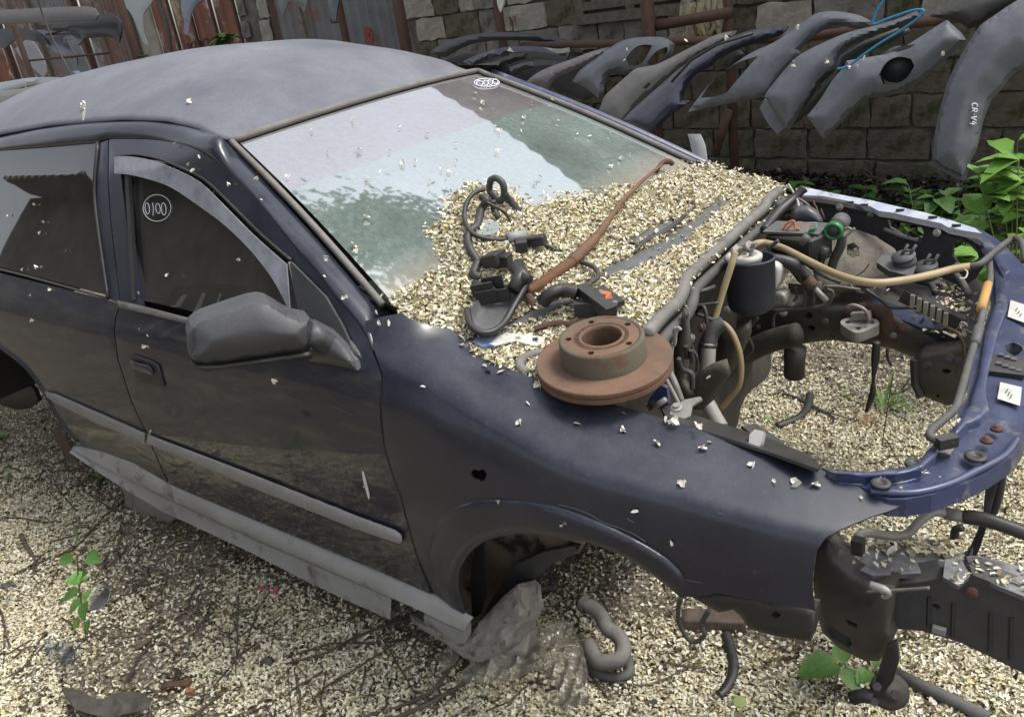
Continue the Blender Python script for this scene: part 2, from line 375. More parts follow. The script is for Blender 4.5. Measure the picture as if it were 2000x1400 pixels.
# ------------------------------------------------------------------ petals: two leaf shaped halves, folded
def petal_cloud(name, pts, nrm, size, parent=None, kind='stuff', tilt=.9, cols=None, seed=1):
    g = np.random.default_rng(seed); n = len(pts)
    s = size * g.uniform(.6, 1.25, n); a = g.uniform(0, 2 * np.pi, n); fold = g.uniform(.3, 1.1, n)
    up = nrm + g.normal(0, tilt * .5, (n, 3)); up /= np.linalg.norm(up, axis=1)[:, None]
    t = np.stack([np.cos(a), np.sin(a), g.normal(0, .25, n)], 1); t -= up * (t * up).sum(1)[:, None]; t /= np.linalg.norm(t, axis=1)[:, None]
    b = np.cross(up, t); wd = s * g.uniform(.17, .36, n)
    c = pts
    def at(u, v, h): return c + t * (s * u)[:, None] + b * (wd * v)[:, None] + up * (s * h)[:, None]
    bow = g.uniform(-.15, .55, n)
    Vs = np.stack([at(-.5, 0, 0), at(-.12, -1, fold * .35), at(.42, -.75, fold * .35 + bow * .6), at(.5, 0, bow), at(.42, .75, fold * .35 + bow * .6), at(-.12, 1, fold * .35)], 1).reshape(-1, 3)
    base = np.arange(n)[:, None] * 6
    Fq = np.concatenate([base + np.array([0, 1, 2, 3]), base + np.array([0, 3, 4, 5])], 1).reshape(-1, 4)
    me = bpy.data.meshes.new(name); me.vertices.add(len(Vs)); me.vertices.foreach_set('co', Vs.astype(np.float32).ravel())
    me.loops.add(Fq.size); me.loops.foreach_set('vertex_index', Fq.astype(np.int32).ravel())
    me.polygons.add(len(Fq)); me.polygons.foreach_set('loop_start', np.arange(0, Fq.size, 4, dtype=np.int32)); me.polygons.foreach_set('loop_total', np.full(len(Fq), 4, np.int32))
    me.update(calc_edges=True)
    pal = np.array(cols if cols is not None else [(.78, .73, .54), (.75, .68, .45), (.79, .76, .63), (.68, .60, .40), (.81, .79, .70), (.50, .40, .24), (.24, .17, .11), (.68, .56, .28)])
    pr = np.array([.27, .22, .2, .12, .08, .05, .04, .02]); pr = pr[:len(pal)] / pr[:len(pal)].sum()
    k = pal[g.choice(len(pal), n, p=pr)] * g.uniform(.8, 1.08, (n, 1))
    at_ = me.color_attributes.new('tint', 'FLOAT_COLOR', 'CORNER'); cc = np.ones((n, 8, 4), np.float32); cc[:, :, :3] = k[:, None, :]
    at_.data.foreach_set('color', cc.ravel())
    me.materials.append(MT['petal']); o = bpy.data.objects.new(name, me); COL.objects.link(o)
    if parent: o.parent = parent; o.matrix_parent_inverse = Matrix.Translation(-Vector(parent_world(parent)))
    if kind: o['kind'] = kind
    return o
def vnoise(x, y, s, seed=0):
    """smooth value noise 0..1"""
    g = np.random.default_rng(seed + 99); T = g.random((64, 64)); x = np.asarray(x) * s + 500; y = np.asarray(y) * s + 500
    xi = np.floor(x).astype(int); yi = np.floor(y).astype(int); fx = x - xi; fy = y - yi; fx = fx * fx * (3 - 2 * fx); fy = fy * fy * (3 - 2 * fy)
    q = lambda i, j: T[(xi + i) % 64, (yi + j) % 64]
    return (q(0, 0) * (1 - fx) + q(1, 0) * fx) * (1 - fy) + (q(0, 1) * (1 - fx) + q(1, 1) * fx) * fy
n0 = 1700000
px = RNG.uniform(-4.6, 1.7, n0); py = RNG.uniform(-2.0, 3.4, n0)
uv_, dep = proj(np.stack([px, py, 0 * px], -1))
vis = (uv_[:, 0] > -120) & (uv_[:, 0] < 2120) & (uv_[:, 1] < 1500) & (dep > .3)
dn = .50 * vnoise(px, py, 2.2, 1) + .30 * vnoise(px, py, 6, 2) + .20 * vnoise(px, py, 15, 3)
dens = np.clip((dn - .30) / .2, .14, 1) * np.clip(1 - .40 * (px < -1) * (py < -1) * (vnoise(px, py, 4.5, 9) > .52), 0, 1)
under = np.exp(-((np.clip(py, -.72, .7) - py) ** 2) / .02) * (px < -.4)     # hardly any petals fell beneath the car
dens *= 1 - .93 * under
strip = np.exp(-((py + .95) / .14) ** 2) * (px < -.35); dens *= 1 - .45 * strip        # littered with twigs beside the sill
bare = np.exp(-(((px + .22) / .7) ** 2 + ((py - 1.25) / .42) ** 2)) ; dens *= 1 - .9 * bare
bare2 = np.exp(-(((px + .28) / .30) ** 2 + ((py + .30) / .33) ** 2)); dens *= 1 - .95 * bare2
bare3 = np.exp(-(((px - .52) / .25) ** 2 + ((py - .1) / .12) ** 2)); dens *= 1 - .8 * bare3
dens *= np.where(py > 2.4, .25, 1)
keep = vis & (RNG.random(n0) < np.clip(dens * 1.3, 0, 1))
px, py = px[keep], py[keep]; pz = gheight(px, py) + RNG.uniform(.002, .014, len(px))
print('ground petals', len(px))
petal_cloud('ground_petals', np.stack([px, py, pz], 1), np.tile([0, 0, 1.], (len(px), 1)), .0122, seed=4, tilt=1.0)

# brown leaf litter and husks between the petals
n_ = 15000; lx = RNG.uniform(-4, 1.6, n_); ly = RNG.uniform(-1.95, 3.2, n_)
kk = RNG.random(n_) < (.16 + .5 * (vnoise(lx, ly, 2.2, 1) < .45) + .4 * np.exp(-((ly + .98) / .22) ** 2)); lx, ly = lx[kk], ly[kk]
petal_cloud('leaf_litter', np.stack([lx, ly, gheight(lx, ly) + RNG.uniform(.006, .018, len(lx))], 1), np.tile([0, 0, 1.], (len(lx), 1)), .021, seed=77, tilt=1.1, cols=[(.16, .11, .07), (.10, .07, .05), (.24, .18, .11), (.07, .05, .04), (.34, .27, .17), (.13, .075, .045), (.05, .04, .035), (.20, .15, .10)])

# ------------------------------------------------------------------ the car: body side surface
XS = [-3.6, -2.6, -1.5, -.75, -.5, -.36, -.16, .03, .25, .44, .64]
TZ = [0, 0, 0, 0, 0, .925, .862, .812, .776, .746, .722]
def section(x, tz):
    k = np.interp(x, [-3.6, -2.6, -1.5, .05, .48, .64], [.06, .015, 0, 0, .075, .13])
    h4, h5 = (min(.52, tz - .27), min(.64, tz - .19)) if tz else (.52, .64)
    low = [(-.775, .08), (-.80, .16), (-.832, .26), (-.858, .38), (-.868, h4), (-.870, h5)]
    if tz:
        s = min(1, max(0, (x + .36) / .35)); lerp = lambda a, b: (a[0] + (b[0] - a[0]) * s, tz + a[1] + (b[1] - a[1]) * s)
        top = [lerp((-.866, -.13), (-.867, -.145)), lerp((-.850, -.075), (-.856, -.078)), lerp((-.822, -.038), (-.842, -.053)), lerp((-.775, -.013), (-.800, -.036)), lerp((-.715, -.003), (-.730, -.015)), (-.655, tz), (-.56, tz - .002), (-.46, tz - .006)]
    else:
        rz = np.interp(x, [-3.6, -3.2, -2.9, -2.51, -2.1, -1.65, -1.41, -1.25, -1.16, -1.10, -.5], [1.25, 1.31, 1.35, 1.378, 1.398, 1.401, 1.389, 1.361, 1.341, 1.32, 1.20])
        top = [(-.868, .74), (-.860, .83), (-.842, .885), (-.812, .945), (-.752, 1.08), (-.692, 1.21), (-.638, 1.32), (-.57, rz)]
    return np.array([(y + k * (1 if z > .2 else .7), z) for y, z in low + top])
SEC = np.array([section(x, t) for x, t in zip(XS, TZ)])            # station, k, (y,z)
SEC[4, 6:] = .35 * np.array([(-.866, .80), (-.855, .85), (-.83, .895), (-.78, .93), (-.74, .95), (-.70, .965), (-.62, .97), (-.55, .97)]) + .65 * SEC[3, 6:]
NU, NV = 800, 420
U = np.linspace(XS[0], XS[-1], NU)
def crs(Y, X, U):
    out = np.empty((len(U),) + Y.shape[1:]); X = np.asarray(X, float)
    m = np.gradient(Y, X, axis=0)
    for i, u in enumerate(U):
        j = min(max(np.searchsorted(X, u) - 1, 0), len(X) - 2); h = X[j + 1] - X[j]; t = (u - X[j]) / h
        out[i] = (2 * t ** 3 - 3 * t * t + 1) * Y[j] + (t ** 3 - 2 * t * t + t) * h * m[j] + (-2 * t ** 3 + 3 * t * t) * Y[j + 1] + (t ** 3 - t * t) * h * m[j + 1]
    return out
G1 = crs(SEC, XS, U); G2 = np.swapaxes(crs(np.swapaxes(G1, 0, 1), np.arange(SEC.shape[1]), np.linspace(0, SEC.shape[1] - 1, NV)), 0, 1)
BS = np.concatenate([np.repeat(U[:, None, None], NV, 1), G2], -1)     # NU x NV x 3
BSp, BSd = proj(BS)
def L_grid(S, Sp, Sd):
    nu, nv = Sp.shape[:2]; st_ = max(1, nu // 200); cs = Sp[::st_, ::st_ if nv > 200 else 1]; cd_ = Sd[::st_, ::st_ if nv > 200 else 1].ravel() * 2.0; flat = cs.reshape(-1, 2); ncv = cs.shape[1]; sv_ = st_ if nv > 200 else 1
    def f(q):
        q = np.atleast_2d(q).astype(float); out = np.empty((len(q), 3))
        for i, p in enumerate(q):
            d = ((flat - p) ** 2).sum(1) + cd_; k = int(d.argmin()); a, b = divmod(k, ncv); a *= st_; b *= sv_
            u, v = float(min(max(a, 1), nu - 2)), float(min(max(b, 1), nv - 2))
            for _ in range(9):
                a = int(min(max(u, 0), nu - 2)); b = int(min(max(v, 0), nv - 2)); s, t = u - a, v - b
                c = Sp[a, b] * (1 - s) * (1 - t) + Sp[a + 1, b] * s * (1 - t) + Sp[a, b + 1] * (1 - s) * t + Sp[a + 1, b + 1] * s * t
                du = (Sp[a + 1, b] - Sp[a, b]) * (1 - t) + (Sp[a + 1, b + 1] - Sp[a, b + 1]) * t; dv = (Sp[a, b + 1] - Sp[a, b]) * (1 - s) + (Sp[a + 1, b + 1] - Sp[a + 1, b]) * s
                J = np.array([du, dv]).T; det = J[0, 0] * J[1, 1] - J[0, 1] * J[1, 0]
                if abs(det) < 1e-9: break
                r = p - c; st = np.array([J[1, 1] * r[0] - J[0, 1] * r[1], -J[1, 0] * r[0] + J[0, 0] * r[1]]) / det
                u += float(np.clip(st[0], -6, 6)); v += float(np.clip(st[1], -6, 6)); u = min(max(u, -3), nu + 2); v = min(max(v, -3), nv + 2)
            a = int(min(max(u, 0), nu - 2)); b = int(min(max(v, 0), nv - 2)); s, t = u - a, v - b
            out[i] = S[a, b] * (1 - s) * (1 - t) + S[a + 1, b] * s * (1 - t) + S[a, b + 1] * (1 - s) * t + S[a + 1, b + 1] * s * t
        return out
    return f
Lb = L_grid(BS, BSp, BSd)
def Lin(base, d):                       # the same surface, d metres further in (away from the viewer's side)
    def f(q): X = base(q); return X + np.array([0, d, 0])
    return f
# windscreen surface
NT, FT, NB, FB = [np.array(p) for p in ((-1.129, -.552, 1.320), (-1.192, .558, 1.329), (-.497, -.70, .969), (-.430, .703, .955))]
def ws_pt(s, v):
    s = np.asarray(s, float); v = np.asarray(v, float)
    X = (1 - v)[..., None] * ((1 - s)[..., None] * NT + s[..., None] * FT) + v[..., None] * ((1 - s)[..., None] * NB + s[..., None] * FB)
    b = (1 - (2 * s - 1) ** 2)
    return X + b[..., None] * np.array([.062, 0, .020]) * (1 + .5 * v)[..., None] + (np.sin(np.pi * np.clip(v, 0, 1)) * .012)[..., None] * np.array([.47, 0, .88])
gs, gv = np.meshgrid(np.linspace(-.06, 1.06, 130), np.linspace(-.04, 1.25, 110), indexing='ij')
WS = ws_pt(gs, gv); WSp, WSd = proj(WS); Lws = L_grid(WS, WSp, WSd)

car = thing('wrecked_car', (-1.0, 0, 0), 'dark blue hatchback without bonnet, front bumper or wheels, dusty and covered in fallen cream petals', 'car')
B = MT
O_doorline = [(215, 272), (292, 273), (347, 281), (384, 293), (430, 322), (480, 365), (530, 425), (580, 490), (622, 536), (652, 578), (684, 614), (712, 650), (728, 690), (742, 727)]
O_doorrear = [(213, 276), (212, 350), (217, 430), (226, 510), (236, 594), (227, 619), (224, 650), (232, 705), (258, 785), (284, 840), (318, 918), (334, 948)]
# quarter panel with the rear arch
arch_r = [(-60, 628), (0, 676), (48, 714), (82, 758), (112, 812), (152, 862)]
q_out = [(-420, 470), (-200, 500), (0, 533), (212, 586), (234, 594), (225, 619), (222, 650), (230, 705), (256, 785), (282, 840), (316, 918), (330, 947), (250, 905), (165, 872)] + spl(arch_r[::-1], 5)[1:].tolist() + [(-160, 590), (-300, 640), (-420, 760)]
shell('quarter_panel', q_out, Lb, B['door'], car, g=12)
lip = spl([tuple(x) for x in Lb(np.array(spl(arch_r, 3)))], 2)
mesh('wheel_arch_lip', *tubeg(lip + np.array([0, .004, 0]), .011, 8), B['door'], car, True)
# door
d_low = [(745, 730), (741, 797), (749, 870), (764, 925), (779, 965), (800, 1040), (814, 1090), (842, 1160)]
d_belt = [(236, 594), (300, 605), (400, 632), (500, 661), (600, 690), (705, 722)]
door_out = d_belt + spl([(712, 718), (728, 722), (742, 728)], 3).tolist() + spl(d_low, 4)[1:].tolist() + [(700, 1097), (500, 1016), (334, 948)] + [(318, 918), (284, 840), (258, 785), (232, 705), (224, 650), (227, 619)]
door = shell('front_door', door_out, Lb, B['door'], car, g=12, th=.03)
# door frame round the window
win = [(233, 303), (264, 301), (307, 308), (347, 323), (400, 349), (450, 396), (500, 446), (540, 482), (570, 507), (640, 575), (675, 635), (700, 687), (705, 722)]
fr_out = spl(O_doorline, 3).tolist() + [(705, 722)] + win[::-1][1:] + [(233, 320), (250, 460), (268, 584), (272, 600), (236, 594)] + O_doorrear[:4][::-1]
fr_out = [p for i, p in enumerate(fr_out) if i == 0 or abs(p[0] - fr_out[i - 1][0]) + abs(p[1] - fr_out[i - 1][1]) > .5]
shell('door_frame', fr_out, Lb, B['paint'], door, g=9, th=.02)
glass_out = [(244, 318)] + win[1:9] + [(588, 600), (596, 660), (500, 650), (400, 622), (266, 592), (246, 420)]
glass = shell('door_glass', glass_out, Lin(Lb, .022), B['sideglass'], door, g=16, th=.004)
mesh('window_seal', *tubeg(spl(Lin(Lb, .004)([(246, 318), (262, 588)]), 1), .011, 6), B['blackc'], door)
sealp = Lin(Lb, -.002)(np.array(spl([(233, 306), (264, 302), (307, 309), (347, 324), (400, 350), (450, 397), (500, 447), (540, 483), (570, 508)], 3)))
mesh('window_seal', *tubeg(sealp, .0045, 6), B['blackc'], door, True)
mesh('window_seal', *tubeg(Lin(Lb, -.001)([(567, 512), (578, 560), (592, 618)]), .006, 6), B['rubberg'], door, True)
# belt strip
shell('belt_moulding', [(236, 583), (300, 598), (400, 624), (500, 651), (596, 676), (598, 690), (500, 664), (400, 637), (300, 611), (240, 598)], L_puff(Lin(Lb, -.012), [(236, 583), (400, 624), (596, 676), (598, 690), (400, 637), (240, 598)], .008, 6), B['rubberg'], door, g=6, th=.012)
# sail triangle and mirror
shell('sail_panel', [(572, 509), (640, 577), (672, 632), (697, 686), (704, 720), (612, 702), (590, 616), (578, 560)], Lin(Lb, -.008), B['mirror'], door, g=8, th=.02)
mi = [(367, 655), (372, 635), (384, 624), (400, 616), (455, 597), (490, 586), (508, 583), (524, 586), (540, 595), (562, 609), (582, 617), (605, 621), (611, 632), (611, 655), (607, 676), (600, 686), (557, 692), (487, 702), (430, 711), (400, 714), (381, 712), (371, 700)]
mp = L_plane((-.70, -1.02, .95), (.72, -.62, .22))
def mpl(q):
    X = mp(q); return X
mirror = shell('wing_mirror', mi, L_crisp(mpl, mi, .030, 8, .024, 60), B['mirror'], door, g=5, rim=8, vec=(-.055, .03, 0), sharp=38)
mb = [(369, 700), (384, 711), (430, 711), (487, 703), (557, 693), (606, 684), (611, 700), (556, 706), (487, 715), (400, 726), (381, 722)]
shell('mirror_base', mb, L_puff(mpl, mb, .03, 10), B['black'], mirror, g=6, vec=(-.05, .03, 0))
c0, c1 = mpl(np.array([(604, 652)]))[0], Lb(np.array([(655, 680)]))[0]
mesh('mirror_arm', *tubeg(np.array([c0 + (c1 - c0) * t for t in (-.05, .35, .7, 1.1)]), [.028, .024, .026, .030], 14), B['mirror'], mirror, True)
ab_ = [(600, 618), (622, 622), (656, 640), (684, 668), (702, 700), (705, 719), (660, 708), (614, 702), (600, 690)]
shell('mirror_foot', ab_, L_crisp(Lin(Lb, -.012), ab_, .014, 8, .022, 34), B['mirror'], mirror, g=5, rim=7, vec=(0, .03, 0), sharp=50)
# deflector
dtop = [(234, 304), (264, 303), (307, 310), (347, 325), (400, 352), (450, 399), (500, 449), (540, 485), (571, 512)]
dlow = [(578, 610), (570, 590), (558, 565), (538, 532), (500, 484), (450, 436), (400, 399), (347, 364), (307, 349), (267, 339), (234, 336)]
shell('wind_deflector', spl(dtop, 3).tolist() + spl(dlow, 3).tolist(), Lin(Lb, -.018), B['deflector'], door, g=8, th=.003)
# handle
hl = [(252, 694), (262, 690), (300, 704), (312, 712), (324, 752), (318, 757), (280, 748), (268, 740)]
hnd = shell('door_handle', hl, L_puff(Lin(Lb, -.003), hl, .008, 6), B['black'], door, g=5, th=.01)
h2 = [(262, 700), (300, 710), (308, 722), (306, 728), (266, 716)]
shell('handle_grip', h2, L_puff(Lin(Lb, -.014), h2, .012, 8), B['paint'], hnd, g=4, th=.008)
# rear quarter glass, pillar cover
qg = [(-330, 330), (-150, 303), (0, 294), (189, 281), (183, 404), (196, 496), (209, 578), (100, 549), (0, 523), (-200, 480), (-330, 455)]
shell('quarter_glass', qg, Lin(Lb, .003), B['sideglass'], car, g=18, th=.004)
mesh('glass_seal', *tubeg(Lin(Lb, -.001)(np.array(spl([(192, 279), (186, 350), (187, 404), (199, 496), (212, 583)], 4))), .0065, 6), B['blackc'], car, True)
mesh('glass_seal', *tubeg(Lin(Lb, -.001)(np.array(spl([(-330, 458), (-200, 483), (0, 526), (100, 552), (212, 583)], 4))), .0045, 6), B['blackc'], car, True)
shell('pillar_cover', [(195, 280), (211, 274), (210, 350), (215, 430), (224, 510), (234, 592), (214, 585), (201, 496), (189, 404), (189, 340)], Lb, B['paint'], car, g=6, th=.02)
# A pillar and roof rail
pa = spl([(-420, 330), (-200, 292), (0, 265), (100, 247), (240, 236), (330, 238), (400, 255), (470, 283)], 5)
pb = spl([(470, 283), (560, 376), (620, 449), (687, 521), (750, 581), (768, 600)], 5)
oa = np.concatenate([Lb(pa)[:-3], ws_pt(np.full(30, -.03), np.linspace(.06, .98, 30)) + np.array([0, 0, .004])])
ib = Lb(np.array([(-420, 365), (-200, 322), (0, 294), (100, 286), (190, 279)] + spl(O_doorline[:13], 3).tolist()[0:]))
ib[:, :] = ib
oa = oa[:]; 
def resample(p, n):
    L_ = np.concatenate([[0], np.cumsum(np.linalg.norm(np.diff(p, axis=0), axis=1))]); s = np.linspace(0, L_[-1], n)
    return np.stack([np.interp(s, L_, p[:, i]) for i in range(3)], 1)
fcor = Lb(np.array([(714, 626), (750, 616), (783, 609)])); 
def ruled(a, b, n, m, bulge):
    a = resample(a, n); b = resample(b, n); V = []
    for i in range(n):
        for j in range(m):
            t = j / (m - 1); c = a[i] * (1 - t) + b[i] * t; o = np.array([.25, -.7, .66]) * bulge * math.sin(math.pi * t)
            V.append(c + o)
    return V, [(i * m + j, i * m + j + 1, (i + 1) * m + j + 1, (i + 1) * m + j) for i in range(n - 1) for j in range(m - 1)]
o = mesh('roof_rail', *ruled(oa, ib, 90, 7, .012), B['paint'], car, True)
sf = o.modifiers.new('thick', 'SOLIDIFY'); sf.thickness = .03; sf.offset = -1
# trim strip beside the windscreen
mesh('windscreen_trim', *tubeg(ws_pt(np.full(26, -.018), np.linspace(-.01, .98, 26)) + np.array([0, 0, .006]), .009, 8), B['rubberg'], car, True)
mesh('windscreen_trim', *tubeg(ws_pt(np.linspace(-.02, 1.02, 30), np.full(30, -.012)) + np.array([-.002, 0, .006]), .010, 8), B['rubberg'], car, True)
mesh('windscreen_trim', *tubeg(ws_pt(np.full(26, 1.02), np.linspace(-.01, 1.0, 26)) + np.array([0, 0, .006]), .012, 8), B['rubberg'], car, True)
# far A pillar and far rail
far = ws_pt(np.full(30, 1.03), np.linspace(.04, 1.05, 30)); far2 = far + np.array([-.02, .075, -.05])
o = mesh('far_pillar', *ruled(far, far2, 30, 4, 0), B['blue'], car, True); sf = o.modifiers.new('thick', 'SOLIDIFY'); sf.thickness = .03
# windscreen
s_, v_ = np.meshgrid(np.linspace(0, 1, 46), np.linspace(0, 1.02, 36), indexing='ij'); X = ws_pt(s_, v_).reshape(-1, 3)
Fc = [(i * 36 + j, (i + 1) * 36 + j, (i + 1) * 36 + j + 1, i * 36 + j + 1) for i in range(45) for j in range(35)]
wsh = mesh('windscreen', X, Fc, B['ws'], car, True)
uvl = wsh.data.uv_layers.new(name='UVMap'); li = np.array([l.vertex_index for l in wsh.data.loops]); uvl.data.foreach_set('uv', np.stack([s_.ravel()[li], v_.ravel()[li]], 1).astype(np.float32).ravel())
# roof
nx, nyy = 70, 50
hdr = ws_pt(np.linspace(-.01, 1.01, nyy), np.full(nyy, -.02))
ra = Lb(pa)[:, :]; V = []
for j in range(nyy):
    yn = np.linspace(-1, 1, nyy)[j]
    x0 = hdr[j][0] - .004
    for i in range(nx):
        t = i / (nx - 1); x = x0 + (-3.55 - x0) * t ** 1.15
        rz = np.interp(x, [-3.6, -3.2, -2.9, -2.51, -2.1, -1.65, -1.41, -1.25, -1.16, -1.10], [1.25, 1.31, 1.35, 1.378, 1.398, 1.401, 1.389, 1.361, 1.341, 1.322])
        c = np.interp(x, [-3.55, -2.9, -2.0, -1.6, -1.3, -1.1], [.17, .175, .158, .14, .085, .03])
        half = .575
        z = rz + c * (1 - abs(yn) ** 2.3)
        k = max(0, 1 - (x0 - x) / .12); z = z * (1 - k) + hdr[j][2] * k; y = half * yn * (1 - k) + hdr[j][1] * k
        V.append((x, y, z + .004))
V_roof = V
Fc = [(j * nx + i, j * nx + i + 1, (j + 1) * nx + i + 1, (j + 1) * nx + i) for j in range(nyy - 1) for i in range(nx - 1)]
o = mesh('roof', V, Fc, B['roof'], car, True); sf = o.modifiers.new('thick', 'SOLIDIFY'); sf.thickness = .006
o.data.flip_normals()
# far side body, so the shell is closed from other views
Vm = BS[::18, ::10].copy(); Vm = Vm[Vm[:, 0, 0] < -.45]; Vm[..., 1] *= -1; nu_, nv_ = Vm.shape[:2]
kz = [j for j in range(nv_)]
Fc = [(i * nv_ + j, (i + 1) * nv_ + j, (i + 1) * nv_ + j + 1, i * nv_ + j + 1) for i in range(nu_ - 1) for j in range(nv_ - 1) if Vm[i, j, 2] < .93]
mesh('far_side_body', Vm.reshape(-1, 3), Fc, B['paint'], car, True)
mesh('far_side_glass', Vm.reshape(-1, 3), [(i * nv_ + j, (i + 1) * nv_ + j, (i + 1) * nv_ + j + 1, i * nv_ + j + 1) for i in range(nu_ - 1) for j in range(nv_ - 1) if Vm[i, j, 2] >= .93 and Vm[i, j, 0] < -1.15], B['sideglass'], car, True)
# tail, floor, dashboard, seats
mesh('tailgate', *bx((-3.5, 0, .95), .05, 1.3, .85), B['paint'], car)
mesh('floor_pan', *bx((-1.40, 0, .24), 1.5, 1.50, .03), B['grime'], car)
ds = ws_pt(np.linspace(0, 1, 20), np.full(20, 1.04)); V = []
for p in ds: V += [p - (0, 0, .05), p + (-.38, 0, -.03), p + (-.52, 0, -.14), p + (-.5, 0, -.4)]
mesh('dashboard', V, [(i * 4 + j, i * 4 + j + 1, (i + 1) * 4 + j + 1, (i + 1) * 4 + j) for i in range(19) for j in range(3)], B['dash'], car, True)
for yy in (-.36, .36):
    st = mesh('front_seat', *bx((-1.55, yy, .45), .5, .5, .16), B['interior'], car)
    mesh('seat_back', *bx((-1.85, yy, .83), .12, .48, .66), B['interior'], st)
    mesh('head_restraint', *bx((-1.88, yy, 1.2), .09, .26, .16), B['interior'], st)
sw = []
for k in range(25):
    a = 2 * math.pi * k / 24; sw.append((-1.16 - .12 * math.sin(a), -.36 * -1 + .18 * math.cos(a), .90 + .14 * math.sin(a)))
mesh('steering_wheel', *tubeg(np.array(sw), .014, 8), B['blackc'], car, True)
# mouldings
mo = [(291, 846), (310, 853), (500, 925), (700, 1004), (776, 1032), (788, 1042), (789, 1055), (783, 1059), (700, 1031), (500, 952), (300, 868), (290, 862)]
shell('door_moulding', mo, L_puff(Lin(Lb, -.006), mo, .016, 13), B['trim'], door, g=7, th=.012)
mo = [(90, 763), (110, 767), (200, 806), (286, 844), (285, 863), (200, 829), (110, 785), (94, 774)]
shell('side_moulding', mo, L_puff(Lin(Lb, -.006), mo, .014, 9), B['trim'], car, g=6, th=.012)
# side skirt: upper ledge and lower face
sk1 = [(150, 869), (165, 871), (250, 897), (334, 950), (500, 1020), (700, 1100), (800, 1144), (845, 1164), (880, 1188), (922, 1208), (918, 1220), (880, 1204), (780, 1166), (660, 1117), (500, 1050), (400, 1005), (270, 945), (200, 903)]
k1 = [(150, 868), (200, 880), (255, 898), (334, 945), (500, 1017), (660, 1084), (760, 1126), (845, 1162), (885, 1186), (922, 1207)]
k2 = [(152, 870), (200, 896), (258, 926), (334, 962), (500, 1037), (660, 1103), (760, 1147), (845, 1185), (885, 1204), (921, 1220)]
k3 = [(153, 871), (200, 900), (262, 936), (334, 972), (500, 1049), (660, 1117), (760, 1160), (845, 1192), (885, 1210), (920, 1226)]
k4 = [(154, 873), (205, 908), (272, 950), (334, 986), (500, 1061), (632, 1127), (700, 1158), (781, 1193)]
def skline(k, dy): return resample(Lin(Lb, dy)(np.array(k, float)), 70)
A1, A2, A3 = skline(k1, .004), skline(k2, -.026), skline(k3, -.010)
V = []
for i in range(70): V += [A1[i], A1[i] * .5 + A2[i] * .5 + np.array([0, -.004, .003]), A2[i], A3[i]]
skirt = mesh('side_skirt', V, [(i * 4 + j, i * 4 + j + 1, (i + 1) * 4 + j + 1, (i + 1) * 4 + j) for i in range(69) for j in range(3)], B['skirt'], car, True)
sf = skirt.modifiers.new('t', 'SOLIDIFY'); sf.thickness = .003; sf.offset = -1
skirt.data.set_sharp_from_angle(angle=R_(40))
nk = 52; A4 = resample(Lin(Lb, -.038)(np.array(k4, float)), nk); A3b = np.array([A3[int(i * 59 / (nk - 1))] for i in range(nk)]) + np.array([0, -.004, 0])
V = []
for i in range(nk): V += [A3b[i] + (0, .02, .012), A3b[i], A4[i], A4[i] + (0, .03, 0)]
fc_ = mesh('skirt_face', V, [(i * 4 + j, i * 4 + j + 1, (i + 1) * 4 + j + 1, (i + 1) * 4 + j) for i in range(nk - 1) for j in range(3)], B['skirt'], skirt, True); fc_.data.set_sharp_from_angle(angle=R_(40))
shell('skirt_face', [(838, 1192), (918, 1224), (918, 1246), (898, 1244), (842, 1216)], Lin(Lb, -.022), B['skirt'], skirt, g=8, th=.03, smooth=False)
# ------------------------------------------------------------------ front wing
arch_f = [(905, 1202), (899, 1185), (890, 1150), (893, 1110), (915, 1075), (950, 1052), (1000, 1041), (1060, 1043), (1150, 1059), (1230, 1092), (1300, 1141), (1330, 1166)]
w_top = [(713, 627), (740, 620), (785, 611), (800, 622), (850, 640), (880, 642), (905, 663), (925, 690), (960, 707), (1050, 741), (1200, 789), (1310, 822), (1400, 850), (1500, 881), (1600, 915), (1700, 957), (1766, 985)]
w_front = [(1766, 985), (1735, 998), (1700, 1009), (1640, 1034), (1612, 1050), (1597, 1072), (1589, 1110), (1587, 1150), (1592, 1192)]
w_bot = [(1592, 1192), (1560, 1186), (1500, 1176), (1420, 1162), (1400, 1157), (1380, 1163), (1330, 1166)]
w_rear = [(905, 1202), (885, 1188), (848, 1158), (818, 1090), (803, 1040), (783, 965), (768, 925), (752, 870), (745, 797), (748, 732), (733, 690), (717, 652)]
hole = [(918, 924), (926, 916), (936, 919), (944, 916), (951, 925), (948, 935), (941, 941), (934, 937), (924, 934)]
wing_out = w_top + w_front[1:] + w_bot[1:-1] + spl(arch_f, 4)[::-1].tolist() + w_rear[1:]
wing = shell('front_wing', wing_out, Lb, B['paint'], car, holes=[hole], g=11, th=.004)
flo = [(833, 1082), (845, 1040), (868, 1008), (908, 984), (972, 975), (1080, 987), (1180, 1022), (1270, 1068), (1325, 1110), (1345, 1150)]
fl = spl(flo[:], 4).tolist() + [(1332, 1163)] + spl(arch_f[::-1], 4)[4:].tolist() + [(880, 1185), (850, 1140)]
shell('arch_flare', fl, L_puff(Lb, fl, .013, 22), B['paint'], wing, g=8, th=.006)
al = Lb(spl(arch_f, 4)) + np.array([0, .006, 0]); mesh('arch_lip', *tubeg(al, .006, 6), B['paint'], wing, True)

